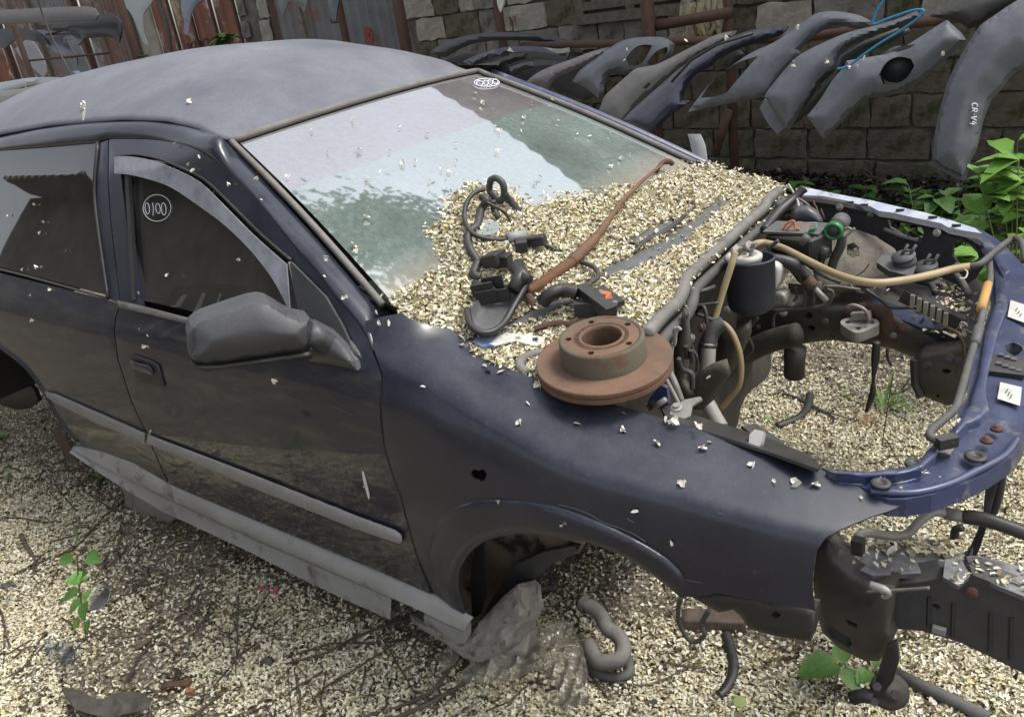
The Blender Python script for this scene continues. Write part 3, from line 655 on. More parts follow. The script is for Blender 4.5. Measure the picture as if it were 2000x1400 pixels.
# ------------------------------------------------------------------ scuttle, heaped with petals
def hcowl(x, y):
    yy = np.clip(y / .7, -1, 1)
    xw = -.497 + .067 * (y + .7) / 1.4 + .085 * (1 - yy ** 2); xs_ = np.interp(y, [-.8, -.45, -.27, .07, .4, .67], [.03, .0, -.01, -.06, -.09, -.12])
    t = np.clip((x - xw) / (xs_ - xw), 0, 1.3); z = .972 - .10 * t
    z = np.where(x < xw, .972 + (xw - x) * .555, z)
    zn = np.interp(x, [-.5, -.36, -.16, .03, .2], [.955, .895, .832, .785, .76]); w0 = np.clip((-.40 - y) / .17, 0, 1); w0 = w0 * w0 * (3 - 2 * w0); z = z * (1 - w0) + np.minimum(z, zn) * w0
    return z
def hpile(x, y):
    m = .018 * np.exp(-(((x + .42) / .14) ** 2 + ((y + .36) / .24) ** 2)) + .010 * vnoise(x, y, 9, 5) + .006 * vnoise(x, y, 28, 6)
    yy = np.clip(y / .7, -1, 1); xw = -.497 + .067 * (y + .7) / 1.4 + .085 * (1 - yy ** 2); k_ = np.clip((xw + .06 - x) / .08, 0, 1)
    return hcowl(x, y) + m + .020 * k_ + .010 * k_ * (1 - yy ** 2)
def L_height(h, t0=1.2, t1=4.2, n=260):
    def f(q):
        d = rays(q); ts = np.linspace(t0, t1, n); out = np.zeros((len(d), 3)); done = np.zeros(len(d), bool); pt = np.full(len(d), t0)
        for t in ts:
            X = CC + d * t; below = (X[:, 2] < h(X[:, 0], X[:, 1])) & ~done
            if below.any():
                lo, hi = pt[below].copy(), np.full(below.sum(), t)
                for _ in range(8):
                    mid = (lo + hi) / 2; Y = CC + d[below] * mid[:, None]; b = Y[:, 2] < h(Y[:, 0], Y[:, 1]); hi = np.where(b, mid, hi); lo = np.where(b, lo, mid)
                out[below] = CC + d[below] * hi[:, None]; done |= below
            pt[~done] = t
        out[~done] = CC + d[~done] * t1
        return out
    return f
Lc = L_height(hcowl); Lp = L_height(hpile)
cowl_out = [(700, 560), (760, 570), (1368, 322), (1440, 336), (1500, 352), (1532, 372), (1478, 425), (1404, 492), (1352, 545), (1332, 586), (1262, 655), (1150, 690), (1070, 720), (1062, 760), (1000, 735), (950, 716), (905, 664), (850, 642), (785, 612)]
shell('scuttle_panel', cowl_out, Lc, B['plast'], car, g=18, th=.01)
pile_out = [(756, 574), (790, 556), (822, 522), (834, 500), (822, 478), (838, 455), (866, 436), (872, 408), (905, 372), (930, 366), (955, 376), (985, 372), (1010, 390), (1052, 418), (1066, 400), (1110, 388), (1150, 392), (1200, 376), (1250, 372), (1305, 352), (1350, 330), (1392, 326), (1430, 342), (1500, 352), (1530, 372), (1474, 424), (1400, 490), (1346, 545), (1322, 590), (1262, 652), (1240, 668), (1150, 700), (1060, 745), (1010, 735), (962, 712), (930, 694), (905, 666), (870, 645), (840, 642), (800, 625), (780, 606)]
bed = mat('petal_bed', (.36, .31, .20), .95, c2=(.17, .12, .075), scale=55, bump=.9, bscale=120, stain=(.10, .07, .05), sthr=.58, sscale=30)
strips = [[(1165, 566), (1190, 545), (1240, 533), (1290, 505), (1335, 480), (1385, 432), (1428, 398), (1412, 386), (1368, 418), (1330, 448), (1290, 472), (1250, 494), (1215, 510), (1180, 528)],
          [(905, 684), (960, 664), (1030, 636), (1090, 604), (1130, 590), (1110, 580), (1060, 596), (1000, 630), (945, 655), (905, 668)],
          [(1240, 480), (1318, 446), (1312, 430), (1262, 452), (1230, 470)]]
pile = shell('petal_pile', pile_out, Lp, bed, None, g=7, th=.008, holes=[strips[0], strips[1]])
setp(pile, kind='stuff')
for s in strips: shell('scuttle_rib', s, L_crisp(lambda q: (lambda X: X + (CC - X) * .003)(Lp(q)), s, .010, 5, .002, 9), B['plast'], car, g=5, th=.012, sharp=35)
q = np.stack([RNG.uniform(740, 1545, 110000), RNG.uniform(315, 760, 110000)], 1)
po = np.array(pile_out, float); ins = inpoly(q, po); dd = dpoly(q, po)
w_ = np.where(ins, 1.2, np.exp(-dd / 5.5) * .7) * np.clip((1050 - q[:, 1]) / 500, .6, 1)
instrip = np.zeros(len(q), bool)
for s in strips: instrip |= inpoly(q, np.array(s, float))
w_[instrip] *= .035
depthw = np.interp(q[:, 0] - q[:, 1] * .2, [650, 1400], [.55, 1.0])
q = q[RNG.random(len(q)) < w_ * depthw * .62]
X = Lp(q); X[:, 2] += RNG.uniform(.0, .012, len(X)); k = (X[:, 1] > -.80) & (X[:, 1] < .74) & (X[:, 2] < 1.25)
print('cowl petals', k.sum()); petal_cloud('scuttle_petals', X[k], np.tile([0, 0, 1.], (k.sum(), 1)), .0132, seed=11, tilt=1.2)
# rubber seal along the back of the engine bay
seal = [(1262, 655), (1290, 622), (1322, 592), (1334, 568), (1340, 545), (1362, 524), (1398, 492), (1430, 462), (1468, 428), (1492, 408), (1500, 392), (1520, 374)]
sp_ = spl(PP(seal, 'z', .885), 5)
o = mesh('bonnet_seal', *tubeg(sp_, .0165, 12), B['rubberg'], car, True)
mesh('seal_flange', *tubeg(sp_ + np.array([.022, 0, -.028]), .014, 8), B['rubber'], o, True)
# firewall
V = []; ys_ = np.linspace(-.76, .74, 40); zs_ = np.linspace(.22, .868, 16)
for yy in ys_:
    xx = np.interp(yy, sp_[:, 1], sp_[:, 0]) if sp_[0, 1] < sp_[-1, 1] else np.interp(yy, sp_[::-1, 1], sp_[::-1, 0])
    for zz in (zs_ if yy > -.42 else .62 + (zs_ - .22) * .15 / .648):
        V.append((xx - .02 - .05 * min(1, (.868 - zz) / .12) + .018 * math.sin(yy * 17) * math.sin(zz * 21), yy, zz))
mesh('firewall', V, [(i * 16 + j, (i + 1) * 16 + j, (i + 1) * 16 + j + 1, i * 16 + j + 1) for i in range(39) for j in range(15)], B['grime'], car, True)
# ------------------------------------------------------------------ far side of the engine bay
ap = [(1532, 384), (1600, 386), (1700, 405), (1800, 425), (1870, 445), (1915, 470), (1935, 500), (1905, 545), (1880, 560), (1830, 540), (1740, 505), (1690, 470), (1620, 445), (1560, 425), (1515, 412)]
win2 = [(1732, 426), (1752, 424), (1800, 443), (1804, 454), (1798, 474), (1770, 466), (1738, 446)]
apron = shell('inner_wing', ap, Ly(.63), B['navyd'], car, holes=[win2, [(1651, 412), (1658, 412), (1660, 418), (1653, 420)], [(1862, 478), (1882, 462), (1905, 480), (1912, 505), (1895, 520), (1872, 518), (1860, 500)]], g=14, vec=(0, .02, 0))
railm = mat('sunlit_white_flange', (.62, .64, .70), .4, c2=(.42, .45, .55), scale=16, stain=(.10, .12, .22), sthr=.62, sscale=24)  # sun highlight on the blue rail put into a near-white base colour
fl_ = [(1554, 368), (1575, 366), (1620, 376), (1660, 384), (1700, 391), (1760, 405), (1810, 416), (1860, 431), (1905, 446), (1918, 456), (1880, 450), (1852, 444), (1838, 436), (1790, 426), (1740, 415), (1716, 412), (1700, 403), (1650, 394), (1600, 388), (1556, 380)]
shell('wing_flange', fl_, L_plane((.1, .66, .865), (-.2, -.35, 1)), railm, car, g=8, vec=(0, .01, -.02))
mesh('wing_rail', *tubeg(spl(PP([(1540, 388), (1620, 396), (1700, 413), (1800, 436), (1880, 458), (1925, 484)], 'y', .63), 4), .012, 6), B['navyd'], car)
mesh('window_bracket', *tubeg(np.array(PP([(1726, 448), (1760, 462), (1795, 472), (1799, 462)], 'y', .60)), .006, 6), B['navyd'], apron)
# strut tower with torn hole, tray beside it
tw = [(1585, 560), (1592, 520), (1606, 480), (1630, 452), (1668, 446), (1712, 462), (1748, 486), (1762, 515), (1740, 545), (1700, 562), (1650, 572), (1610, 572)]
shell('strut_tower', tw, L_puff(L_plane((.15, .50, .72), (.25, -.55, .9)), tw, .05, 45), B['mud'], car, holes=[[(1654, 478), (1668, 474), (1678, 484), (1678, 500), (1668, 504), (1654, 498)]], g=8, th=.006)
tr = [(1570, 545), (1640, 556), (1690, 575), (1740, 545), (1765, 500), (1830, 515), (1905, 545), (1930, 560), (1915, 640), (1890, 662), (1840, 650), (1760, 620), (1700, 602), (1620, 590), (1560, 580)]
shell('battery_tray', tr, L_plane((.35, .45, .60), (.05, -.1, 1)), B['navyd'], car, g=14, th=.02)
q = np.stack([RNG.uniform(1600, 1920, 3000), RNG.uniform(500, 660, 3000)], 1)
pp1 = np.exp(-(((q[:, 0] - 1862) / 36) ** 2 + ((q[:, 1] - 612) / 40) ** 2)) + np.exp(-(((q[:, 0] - 1848) / 22) ** 2 + ((q[:, 1] - 556) / 18) ** 2)) + .9 * np.exp(-((q[:, 1] - 548 - (q[:, 0] - 1660) * .12) / 7.) ** 2) * (q[:, 0] < 1740)
q = q[RNG.random(len(q)) < pp1 * .8]; X = L_plane((.35, .45, .61), (.05, -.1, 1))(q)
petal_cloud('tray_petals', X, np.tile([0, 0, 1.], (len(X), 1)), .0155, seed=5)
# longitudinal and its bracket
lo = [(1392, 640), (1440, 612), (1500, 590), (1570, 585), (1640, 592), (1700, 604), (1760, 622), (1830, 652), (1862, 668), (1868, 690), (1790, 700), (1745, 682), (1700, 673), (1620, 664), (1560, 672), (1500, 690), (1462, 706), (1430, 735), (1405, 765), (1385, 740)]
ln = shell('chassis_leg', lo, L_puff(Ly(.40), lo, .03, 20), B['grime'], car, holes=[spl([(1572, 616), (1580, 610), (1588, 616), (1580, 623)], 3, True), spl([(1576, 641), (1584, 635), (1593, 641), (1584, 648)], 3, True)], g=10, vec=(0, .09, 0))
br = [(1784, 700), (1800, 688), (1860, 680), (1900, 668), (1905, 690), (1888, 740), (1878, 785), (1850, 792), (1818, 780), (1798, 770), (1786, 745)]
shell('leg_bracket', br, L_puff(Ly(.30), br, .02, 14), B['grime'], car, holes=[spl([(1838, 724), (1848, 720), (1858, 725), (1848, 730)], 3, True), [(1829, 771), (1834, 770), (1834, 775), (1829, 776)]], g=9, vec=(0, .08, 0))
mesh('bracket_edge', *tubeg(np.array(PP([(1786, 702), (1788, 750), (1800, 774)], 'y', .29)), .012, 6), B['black'], ln)
mesh('exhaust_stub', *tubeg(np.array(PP([(1553, 680), (1552, 700), (1551, 735)], 'y', .33)), [.033, .031, .03], 14), B['grime'], car, True)
mesh('cross_tube', *tubeg(spl(PP([(1395, 740), (1440, 700), (1500, 668), (1560, 652)], 'y', .30), 4), .034, 10), B['mudd'], car, True)
rp = [(1690, 588), (1740, 600), (1752, 640), (1740, 668), (1720, 664), (1712, 625), (1688, 606)]
shell('rusty_wing_bracket', rp, L_puff(Ly(.36), rp, .02, 12), B['rust'], car, g=7, th=.01)
rp = [(1646, 606), (1690, 588), (1700, 600), (1680, 615), (1668, 640), (1652, 640), (1642, 622)]
shell('rusty_wing_bracket', rp, L_puff(Ly(.36), rp, .02, 12), B['rust'], car, g=7, th=.01)
sl = [(1700, 585), (1740, 590), (1790, 612), (1850, 640), (1856, 652), (1838, 654), (1790, 636), (1750, 620), (1700, 598)]
shell('leg_top_plate', sl, L_plane((.3, .36, .58), (0, -.5, 1)), B['blue'], car, g=9, th=.01)
for i in range(6):
    c = P(1782 + i * 13, 588 + i * 7, y=.33); mesh('terminal', *boxg(c, (0, 0, 1), .035, .010, .01), B['alu'], car)
c = P(1795, 595, y=.34); mesh('connector_block', *boxg(P(1818, 602, y=.37), nz(P(1850, 618, y=.37) - P(1786, 586, y=.37)), .16, .03, .035), B['black'], car)
# engine mount: cast plate with three holes
em = spl([(1642, 632), (1650, 622), (1690, 620), (1712, 624), (1717, 634), (1700, 642), (1678, 650), (1662, 646)], 3, True)
emh = [spl([(a - 6, b), (a, b - 3.5), (a + 6, b), (a, b + 3.5)], 3, True) for a, b in ((1656, 629), (1703, 629), (1676, 641))]
mount = shell('engine_mount', em, L_plane(P(1680, 635, y=.30), (0.05, -.22, 1)), B['alu'], car, holes=emh, g=6, vec=(0, 0, -.028), smooth=False)
mesh('mount_web', *boxg(P(1682, 616, y=.32), (1, 0, .2), .05, .02, .02), B['alu'], mount)
# torn black strap hanging through the bay
st_ = PP([(1712, 668), (1710, 700), (1706, 740), (1704, 770), (1692, 804)], 'y', .25)
tube('torn_strap', st_, [.010, .012, .004, .010, .005], B['blackc'], car, seg=6)
tube('torn_strap', PP([(1733, 680), (1734, 700), (1742, 714)], 'y', .25), .004, B['blackc'], car)
# ------------------------------------------------------------------ canister with fuel filter
ct = P(1462, 508, y=.02)
ctb = ct - np.array([-.004, 0, .125])
can = MB(); r0 = .061
can.add(*lathe(ctb, (0, 0, 1), [(.0, 0), (.040, -.012), (r0 * .93, 0), (r0, .02), (r0, .128), (r0 + .003, .131), (r0 - .002, .134), (r0 - .004, .128), (r0 - .005, .03), (0, .03)], 36))
can = can.build('filter_can', mat('dark_can', (.014, .017, .030), .5, dust=.5, dustc=(.10, .10, .11)), car, True)
ft = MB().add(*lathe(ct + (-.010, -.006, -.03), (0, 0, 1), [(.0, 0), (.044, 0), (.044, .034), (.046, .036), (.046, .044), (.040, .048), (.030, .048), (.028, .044), (0, .044)], 30)).build('fuel_filter', B['white'], can, True)
for dx, dy in ((.0, 0), (.022, -.01)):
    mesh('filter_nipple', *lathe(ct + (dx - .01, dy, .012), (0, 0, 1), [(.006, 0), (.006, .02), (.008, .02), (.006, .03), (0, .03)], 10), B['alu'], ft)
for a, b in ((1438, 491), (1463, 482)):
    c = P(a, b, y=-.03); mesh('hose_clamp', *lathe(c, (.6, -.2, .5), [(.011, -.006), (.014, -.006), (.014, .006), (.011, .006)], 14), B['alu'], car, True); mesh('clamp_screw', *boxg(c + (.014, 0, .006), (0, 1, 0), .016, .01, .01), B['alu'], car)
tube('fuel_hose', PP([(1466, 480), (1490, 474), (1530, 485), (1580, 510), (1640, 538), (1700, 552), (1760, 548), (1820, 536), (1862, 525), (1895, 520)], 'z', .86, .80), .0095, B['hosey'], car)
tube('fuel_hose', PP([(1890, 521), (1915, 515), (1945, 490), (1975, 468), (1990, 468), (1998, 480), (2004, 510)], 'z', .80, .84), .0085, B['rubber'], car)
mesh('cable_tie', *lathe(P(1868, 523, z=.80), nz(P(1895, 520, z=.8) - P(1850, 527, z=.8)), [(.010, -.006), (.013, -.006), (.013, .006), (.010, .006)], 12), B['blackc'], car)
tube('tie_loop', PP([(1878, 524), (1889, 530), (1886, 542), (1874, 544)], 'z', .80), .002, B['white'], car)
tube('fuel_hose', PP([(1436, 492), (1428, 520), (1412, 570), (1400, 610), (1392, 636)], 'y', -.06, -.12), .0085, B['hosey'], car)
tube('return_hose', PP([(1395, 634), (1412, 632), (1432, 655), (1446, 700), (1444, 750), (1425, 778), (1408, 798)], 'y', -.16, -.22), .0078, mat('brown_hose', (.24, .17, .08), .5, dust=.3), car)
ribbed('foil_duct', PP([(1384, 672), (1382, 710), (1378, 745), (1376, 775), (1388, 800), (1408, 835)], 'y', -.24, -.34), .018, B['hosep'], car, pitch=.005, amp=.05, seg=14)
mesh('duct_elbow', *tubeg(spl(PP([(1412, 632), (1398, 640), (1388, 655), (1384, 675)], 'y', -.20, -.24), 4), .019, 12), B['black'], car, True)
mesh('duct_band', *tubeg(np.array(PP([(1385, 668), (1384, 676)], 'y', -.24)), .0205, 12), B['blackc'], car, True)
# reservoir and brake pipes
rs = spl([(1500, 520), (1510, 512), (1522, 520), (1524, 535), (1516, 562), (1500, 580), (1496, 560)], 3, True)
shell('brake_reservoir', rs, L_puff(Ly(.10), rs, .02, 8), B['white'], car, g=6, vec=(0, .06, 0))
vl = spl([(1506, 575), (1520, 570), (1535, 574), (1536, 590), (1530, 596), (1524, 588), (1510, 588)], 2, True)
shell('brake_valve', vl, L_puff(Ly(.10), vl, .012, 6), B['alu'], car, g=6, vec=(0, .03, 0))
for k, pl in enumerate([[(1510, 606), (1560, 604), (1610, 596), (1625, 582), (1626, 570), (1616, 565)], [(1511, 640), (1512, 616), (1530, 606), (1600, 600)], [(1554, 560), (1556, 580), (1550, 588)], [(1571, 560), (1573, 590), (1568, 600)], [(1588, 560), (1589, 592), (1584, 600)], [(1400, 628), (1350, 612), (1343, 640), (1352, 680), (1362, 700), (1360, 725)], [(1402, 592), (1370, 596), (1346, 600), (1342, 620)], [(1580, 545), (1600, 570), (1614, 585)]]):
    tube('brake_pipe', PP(pl, 'y', .16 if k not in (5, 6) else -.16), .0042, B['rubber'], car)
tube('steering_shaft', PP([(1500, 503), (1545, 515), (1570, 540), (1600, 570)], 'y', .12, .18), [.012, .018, .020, .014], B['blackc'], car)
mesh('shaft_joint', *tubeg(np.array(PP([(1575, 545), (1590, 562)], 'y', .14)), .016, 10), B['rust'], car, True)
tube('shaft_end', PP([(1588, 560), (1615, 588)], 'y', .14), .008, B['alu'], car)
mesh('valve_block', *boxg(P(1572, 562, y=.2), (1, 0, 0), .08, .03, .03), B['mud'], car)
# steering rack cover and dusty gearbox shapes on the near side
gb = [(1400, 650), (1440, 640), (1468, 622), (1468, 650), (1455, 680), (1440, 715), (1425, 735), (1400, 730), (1396, 690)]
shell('bulkhead_bulge', gb, L_puff(Ly(-.02), gb, .05, 25), B['mudd'], car, g=8, th=.01)
gb = [(1310, 700), (1325, 640), (1335, 600), (1345, 608), (1350, 660), (1348, 700), (1340, 740), (1360, 770), (1340, 785), (1312, 760)]
shell('near_strut_tower', gb, L_puff(Ly(-.36), gb, .04, 20), B['mudd'], car, g=8, th=.01)
gb = [(1340, 770), (1362, 730), (1390, 710), (1420, 700), (1428, 730), (1405, 765), (1395, 780), (1372, 800), (1345, 800)]
shell('near_inner_wing', gb, L_puff(Ly(-.34), gb, .03, 20), B['mudd'], car, g=8, th=.01)
tube('washer_pipe', PP([(1322, 640), (1313, 670), (1310, 700), (1312, 730)], 'y', -.42), .006, B['hosep'], car)
tube('bonnet_hook', PP([(1330, 645), (1324, 640), (1320, 650), (1318, 672), (1312, 672)], 'y', -.44), .004, B['hosep'], car)
mesh('slotted_tab', *boxg(P(1339, 625, y=-.32), (.1, 0, 1), .055, .016, .004), B['hosep'], car)
for a in ((1342, 700), (1352, 708)): mesh('stud', *lathe(P(a[0], a[1], y=-.4), (0, 0, 1), [(.006, 0), (.006, .03), (.003, .03)], 8), B['black'], car)
tube('bonnet_cable', PP([(1300, 740), (1316, 770), (1330, 800)], 'y', -.52), .005, B['hosep'], car)
tube('support_bar', PP([(1306, 725), (1318, 750), (1330, 782)], 'y', -.5), .008, B['alu'], car)
lt = [(1268, 778), (1290, 752), (1302, 758), (1306, 790), (1285, 800), (1262, 795)]
shell('wing_stay_plate', lt, Ly(-.58), B['blue'], car, g=8, th=.01)
lt = [(1308, 806), (1320, 790), (1338, 780), (1368, 774), (1372, 780), (1352, 792), (1348, 812), (1330, 820), (1310, 815)]
shell('wing_bracket', lt, L_plane((0, -.58, .80), (.1, -.5, 1)), B['alu'], car, g=6, th=.006)
mesh('bolt', *lathe(P(1322, 798, z=.815), (0, -.2, 1), [(.012, 0), (.012, .004), (.007, .005), (.007, .010), (0, .010)], 10), B['alu'], car)
ws_ = [(1288, 788), (1400, 824), (1500, 855), (1580, 887), (1604, 910), (1598, 916), (1500, 881), (1400, 849), (1312, 822), (1296, 806)]
shell('wing_gutter', ws_, L_plane((.2, -.62, .765), (0.11, .35, 1)), B['blackc'], car, g=9, th=.006)
cl = [(1464, 848), (1474, 838), (1492, 842), (1488, 862), (1482, 874), (1462, 868)]
shell('wing_clip', cl, L_plane(P(1475, 858, y=-.64), (0, -.4, 1)), B['trim'], car, g=6, vec=(0, .01, -.01), smooth=False)
bp = [(1448, 832), (1476, 826), (1530, 862), (1532, 870), (1500, 868)]
shell('black_plate', bp, L_plane(P(1490, 850, y=-.50), (.2, .1, 1)), B['black'], car, g=8, th=.006)
tube('bonnet_stay_bracket', PP([(1300, 780), (1270, 800)], 'y', -.6), .006, B['alu'], car)
# ------------------------------------------------------------------ heater parts at the back of the bay
fb = L_plane(P(1540, 470, y=.32), (0, -.1, 1)); fx = [(1500, 452), (1508, 430), (1606, 430), (1590, 455)]
dome = [(1540, 435), (1545, 415), (1558, 402), (1580, 400), (1598, 412), (1608, 430), (1606, 445), (1545, 445)]
shell('plastic_dome', dome, L_puff(Ly(.45), dome, .05, 16), mat('shiny_dark_dome', (.04, .045, .06), .25, dust=.3), car, g=6, th=.01)
mesh('strut_cap', *lathe(P(1541, 402, y=.52), (.1, -.1, 1), [(.040, 0), (.042, .008), (.030, .016), (.012, .018), (0, .018)], 28), B['plast'], car, True)
tube('wiper_motor_rod', PP([(1492, 450), (1520, 415), (1550, 388), (1570, 368)], 'z', .86, .93), [.013, .014, .012, .014], B['blackc'], car, seg=12)
tube('tie_strap', PP([(1540, 360), (1552, 380), (1560, 400), (1556, 415)], 'z', .93, .88), .003, B['white'], car)
o = mesh('relay_box', *boxg(P(1560, 480, y=.30), nz(P(1600, 485, y=.30) - P(1520, 475, y=.34)), .15, .10, .075), B['blackc'], car)
b = o.modifiers.new('b', 'BEVEL'); b.width = .006
mesh('relay_box_rim', *boxg(P(1556, 446, y=.32), nz(P(1600, 448, y=.32) - P(1510, 444, y=.32)), .155, .105, .006), B['plast'], o)
rb = [(1524, 445), (1560, 432), (1586, 436), (1580, 452), (1530, 453)]
shell('relay_board', rb, L_plane(P(1556, 443, y=.31), (0, -.2, 1)), B['mud'], o, g=8, th=.004)
tube('relay_wire', PP([(1528, 450), (1538, 436), (1550, 432), (1553, 445), (1562, 448)], 'y', .29), .0032, B['orange'], o)
tube('relay_wire', PP([(1532, 452), (1545, 440), (1552, 431)], 'y', .29), .003, mat('pink_wire', (.5, .2, .2), .5), o)
for k in range(5): mesh('fuse_slot', *boxg(P(1584 + (k % 2) * 8, 436 + (k // 2) * 5, y=.28), (1, 0, 0), .010, .004, .004), B['white'], o)
mesh('green_fuse', *boxg(P(1587, 450, y=.265), (1, 0, .3), .018, .014, .008), B['green'], o)
mesh('box_nozzle', *tubeg(np.array(PP([(1577, 462), (1565, 478)], 'y', .22)), [.012, .007], 10), B['plast'], o, True)
g0 = P(1627, 452, y=.30); g1 = P(1640, 436, y=.36); ax = nz(g1 - g0)
mesh('coolant_neck', *lathe(g0 + ax * .03, ax, [(.020, -.028), (.020, 0), (.024, 0), (.024, .05), (.0, .06)], 22), B['plast'], car, True)
mesh('neck_ring', *lathe(g0, ax, [(.017, .012), (.017, -.002), (.021, -.006), (.025, -.002), (.025, .014), (.022, .02)], 26), B['green'], car, True)
mesh('neck_bore', *lathe(g0, ax, [(.0, .014), (.0175, .013)], 20), B['greend'], car)
tube('spring_clip', PP([(1650, 447), (1658, 445), (1666, 450), (1668, 446), (1660, 455), (1654, 460)], 'y', .29), .003, B['alu'], car)
mesh('sensor_plug', *tubeg(np.array(PP([(1611, 484), (1606, 500), (1603, 515)], 'y', .25)), [.012, .011, .008], 10), B['blackc'], car, True)
tube('coolant_hose', PP([(1645, 458), (1642, 480), (1630, 505), (1622, 530)], 'y', .34), .013, B['rubber'], car)
tube('loose_wire', PP([(1622, 510), (1628, 530), (1645, 545), (1680, 535), (1698, 515)], 'y', .34), .0015, B['blackc'], car)
for a, b in ((1765, 503), (1808, 522)):
    c = P(a, b, y=.40); ax = nz((-.15, -.28, .95))
    v = mesh('vacuum_valve', *lathe(c - ax * .03, ax, [(.030, 0), (.030, .022), (.027, .026), (.027, .03), (.031, .03), (.031, .036), (0, .038)], 26), B['plast'], car, True)
    for dx in (-.008, .012):
        mesh('valve_nipple', *tubeg(np.array([c + (dx, 0, .0), c + (dx + .016, .008, .035)]), .0042, 8), B['plast'], v, True)
    mesh('nipple_bar', *boxg(c + (.008, .002, .018), (1, 0, .2), .030, .004, .005), B['plast'], v)
vb = [(1712, 512), (1722, 498), (1745, 492), (1790, 520), (1780, 540), (1735, 528)]
shell('valve_bracket', vb, L_plane(P(1750, 515, y=.40), (0, -.2, 1)), B['plast'], car, g=7, th=.02)
tube('bracket_bow', PP([(1705, 545), (1712, 532), (1725, 528), (1790, 548), (1818, 556), (1826, 572)], 'z', .66), .009, B['black'], car, seg=8)
tube('loose_sleeve', PP([(1868, 538), (1880, 552), (1892, 575)], 'z', .70), .009, B['rubber'], car)
# ------------------------------------------------------------------ radiator support
Zr = L_plane((.55, 0, .725), (.05, -.01, 1))
rsu = [(1896, 440), (1925, 452), (1960, 478), (2000, 520), (2050, 600), (2060, 700), (2030, 790), (1995, 868), (1975, 895), (1930, 920), (1885, 944), (1820, 967), (1770, 975), (1735, 972), (1690, 955), (1640, 930), (1605, 915), (1680, 921), (1740, 918), (1790, 906), (1805, 890), (1815, 868), (1835, 858), (1850, 845), (1868, 825), (1872, 800), (1890, 775), (1893, 740), (1903, 700), (1920, 640), (1938, 590), (1936, 545), (1942, 520), (1930, 490), (1912, 468)]
def Zw(q):
    X = Zr(q); s = np.sin(q[:, 0] * .055) * np.sin(q[:, 1] * .043); X[:, 2] += .004 * s; return X
rad = shell('radiator_support', rsu, Zw, B['blue'], car, g=10, vec=(0, 0, -.035), holes=[spl([(1962, 676), (1980, 668), (1998, 680), (1982, 692)], 3, True)])
rid = [[(1612, 918), (1680, 921), (1745, 918), (1790, 906), (1806, 886), (1822, 868), (1838, 872), (1828, 892), (1800, 918), (1750, 930), (1690, 932), (1640, 928)],
       [(1893, 790), (1912, 730), (1925, 650), (1945, 590), (1944, 530), (1962, 545), (1968, 600), (1948, 655), (1930, 730), (1925, 770), (1932, 800), (1915, 820), (1890, 830), (1868, 852), (1858, 850), (1875, 815)],
       [(1905, 450), (1935, 470), (1958, 500), (1975, 530), (1960, 540), (1942, 505), (1920, 480), (1900, 462)]]
for k, s in enumerate(rid):
    shell('pressed_ridge', s, L_puff(L_plane((.55, 0, .742), (.05, -.01, 1)), s, .014, 8), B['blue'], rad, g=6, vec=(0, 0, -.02))
tz = L_plane((.55, 0, .735), (.05, -.01, 1))
s = spl([(1880, 895), (1892, 880), (1960, 842), (1976, 850), (1960, 880), (1905, 908), (1890, 910)], 2, True)
for pl in [[(1700, 962), (1780, 966), (1850, 950), (1905, 924), (1960, 894), (1985, 862)]]:
    tube('folded_edge', Zr(np.array(spl(pl, 3))) + (0, 0, .004), .007, B['blue'], rad)
for a, b, r, m in ((1786, 911, .017, 'black'), (1720, 950, .017, 'black'), (1905, 897, .019, 'black'), (1946, 843, .011, 'rust'), (1926, 866, .011, 'rust'), (1845, 862, .009, 'rust')):
    c = tz(np.array([(a, b)]))[0]; mesh('bolt' if m == 'rust' else 'rubber_stop', *lathe(c + (0, 0, .004), (0.05, 0, 1), [(r, 0), (r * .95, .005), (r * .5, .006), (r * .45, .010 if m == 'rust' else .003), (0, .009 if m == 'rust' else .003)], 18), B[m], rad, True)
for s in ([(1954, 746), (1996, 756), (1992, 792), (1948, 778)], [(1974, 586), (2012, 598), (2012, 634), (1968, 618)]):
    st = shell('paper_label', s, L_plane((.55, 0, .735), (.05, -.01, 1)), B['sticker'], rad, g=12, th=.001)
    cx_, cy_ = np.mean(s, axis=0)
    for dx_, dy_ in ((-6, -5), (-2, 1), (2, 6)): mesh('print_mark', *boxg(L_plane((.55, 0, .7362), (.05, -.01, 1))(np.array([(cx_ + dx_, cy_ + dy_)]))[0], (.05, 1, 0), .019, .0022, .0004), B['plast'], st)
mesh('pressed_plate', *boxg(tz(np.array([(1966, 712)]))[0] - (0, 0, .004), (0, 1, 0), .085, .075, .010), B['navyd'], rad)
for a, b in ((1955, 695), (1968, 700), (1980, 704), (1951, 712), (1964, 717), (1977, 722), (1990, 726)):
    mesh('pressed_square', *boxg(tz(np.array([(a, b)]))[0], (0, 1, 0), .012, .010, .010), B['plast'], rad)
rod = spl(PP([(1932, 500), (1934, 545), (1926, 585), (1912, 640), (1892, 710), (1874, 775), (1864, 800), (1840, 822), (1816, 845), (1824, 857), (1862, 862)], 'z', .79, .755), 6)
o = mesh('bonnet_prop_rod', *tubeg(rod, .0075, 10), B['rubber'], car, True)
mesh('rod_grip', *tubeg(np.array(PP([(1930, 556), (1923, 580), (1916, 604)], 'z', .785)), .0105, 12), B['yellow'], o, True)
mesh('rod_grip', *tubeg(np.array(PP([(1912, 640), (1904, 672)], 'z', .78)), .0105, 10), B['plast'], o, True)
mesh('rod_clamp', *boxg(P(1848, 862, z=.755), (1, 1, 0), .035, .02, .02), B['black'], o)
shell('corner_plate', [(1808, 880), (1818, 866), (1860, 862), (1866, 872), (1856, 888), (1830, 882), (1812, 890)], tz, B['rubberg'], rad, g=6, th=.012)
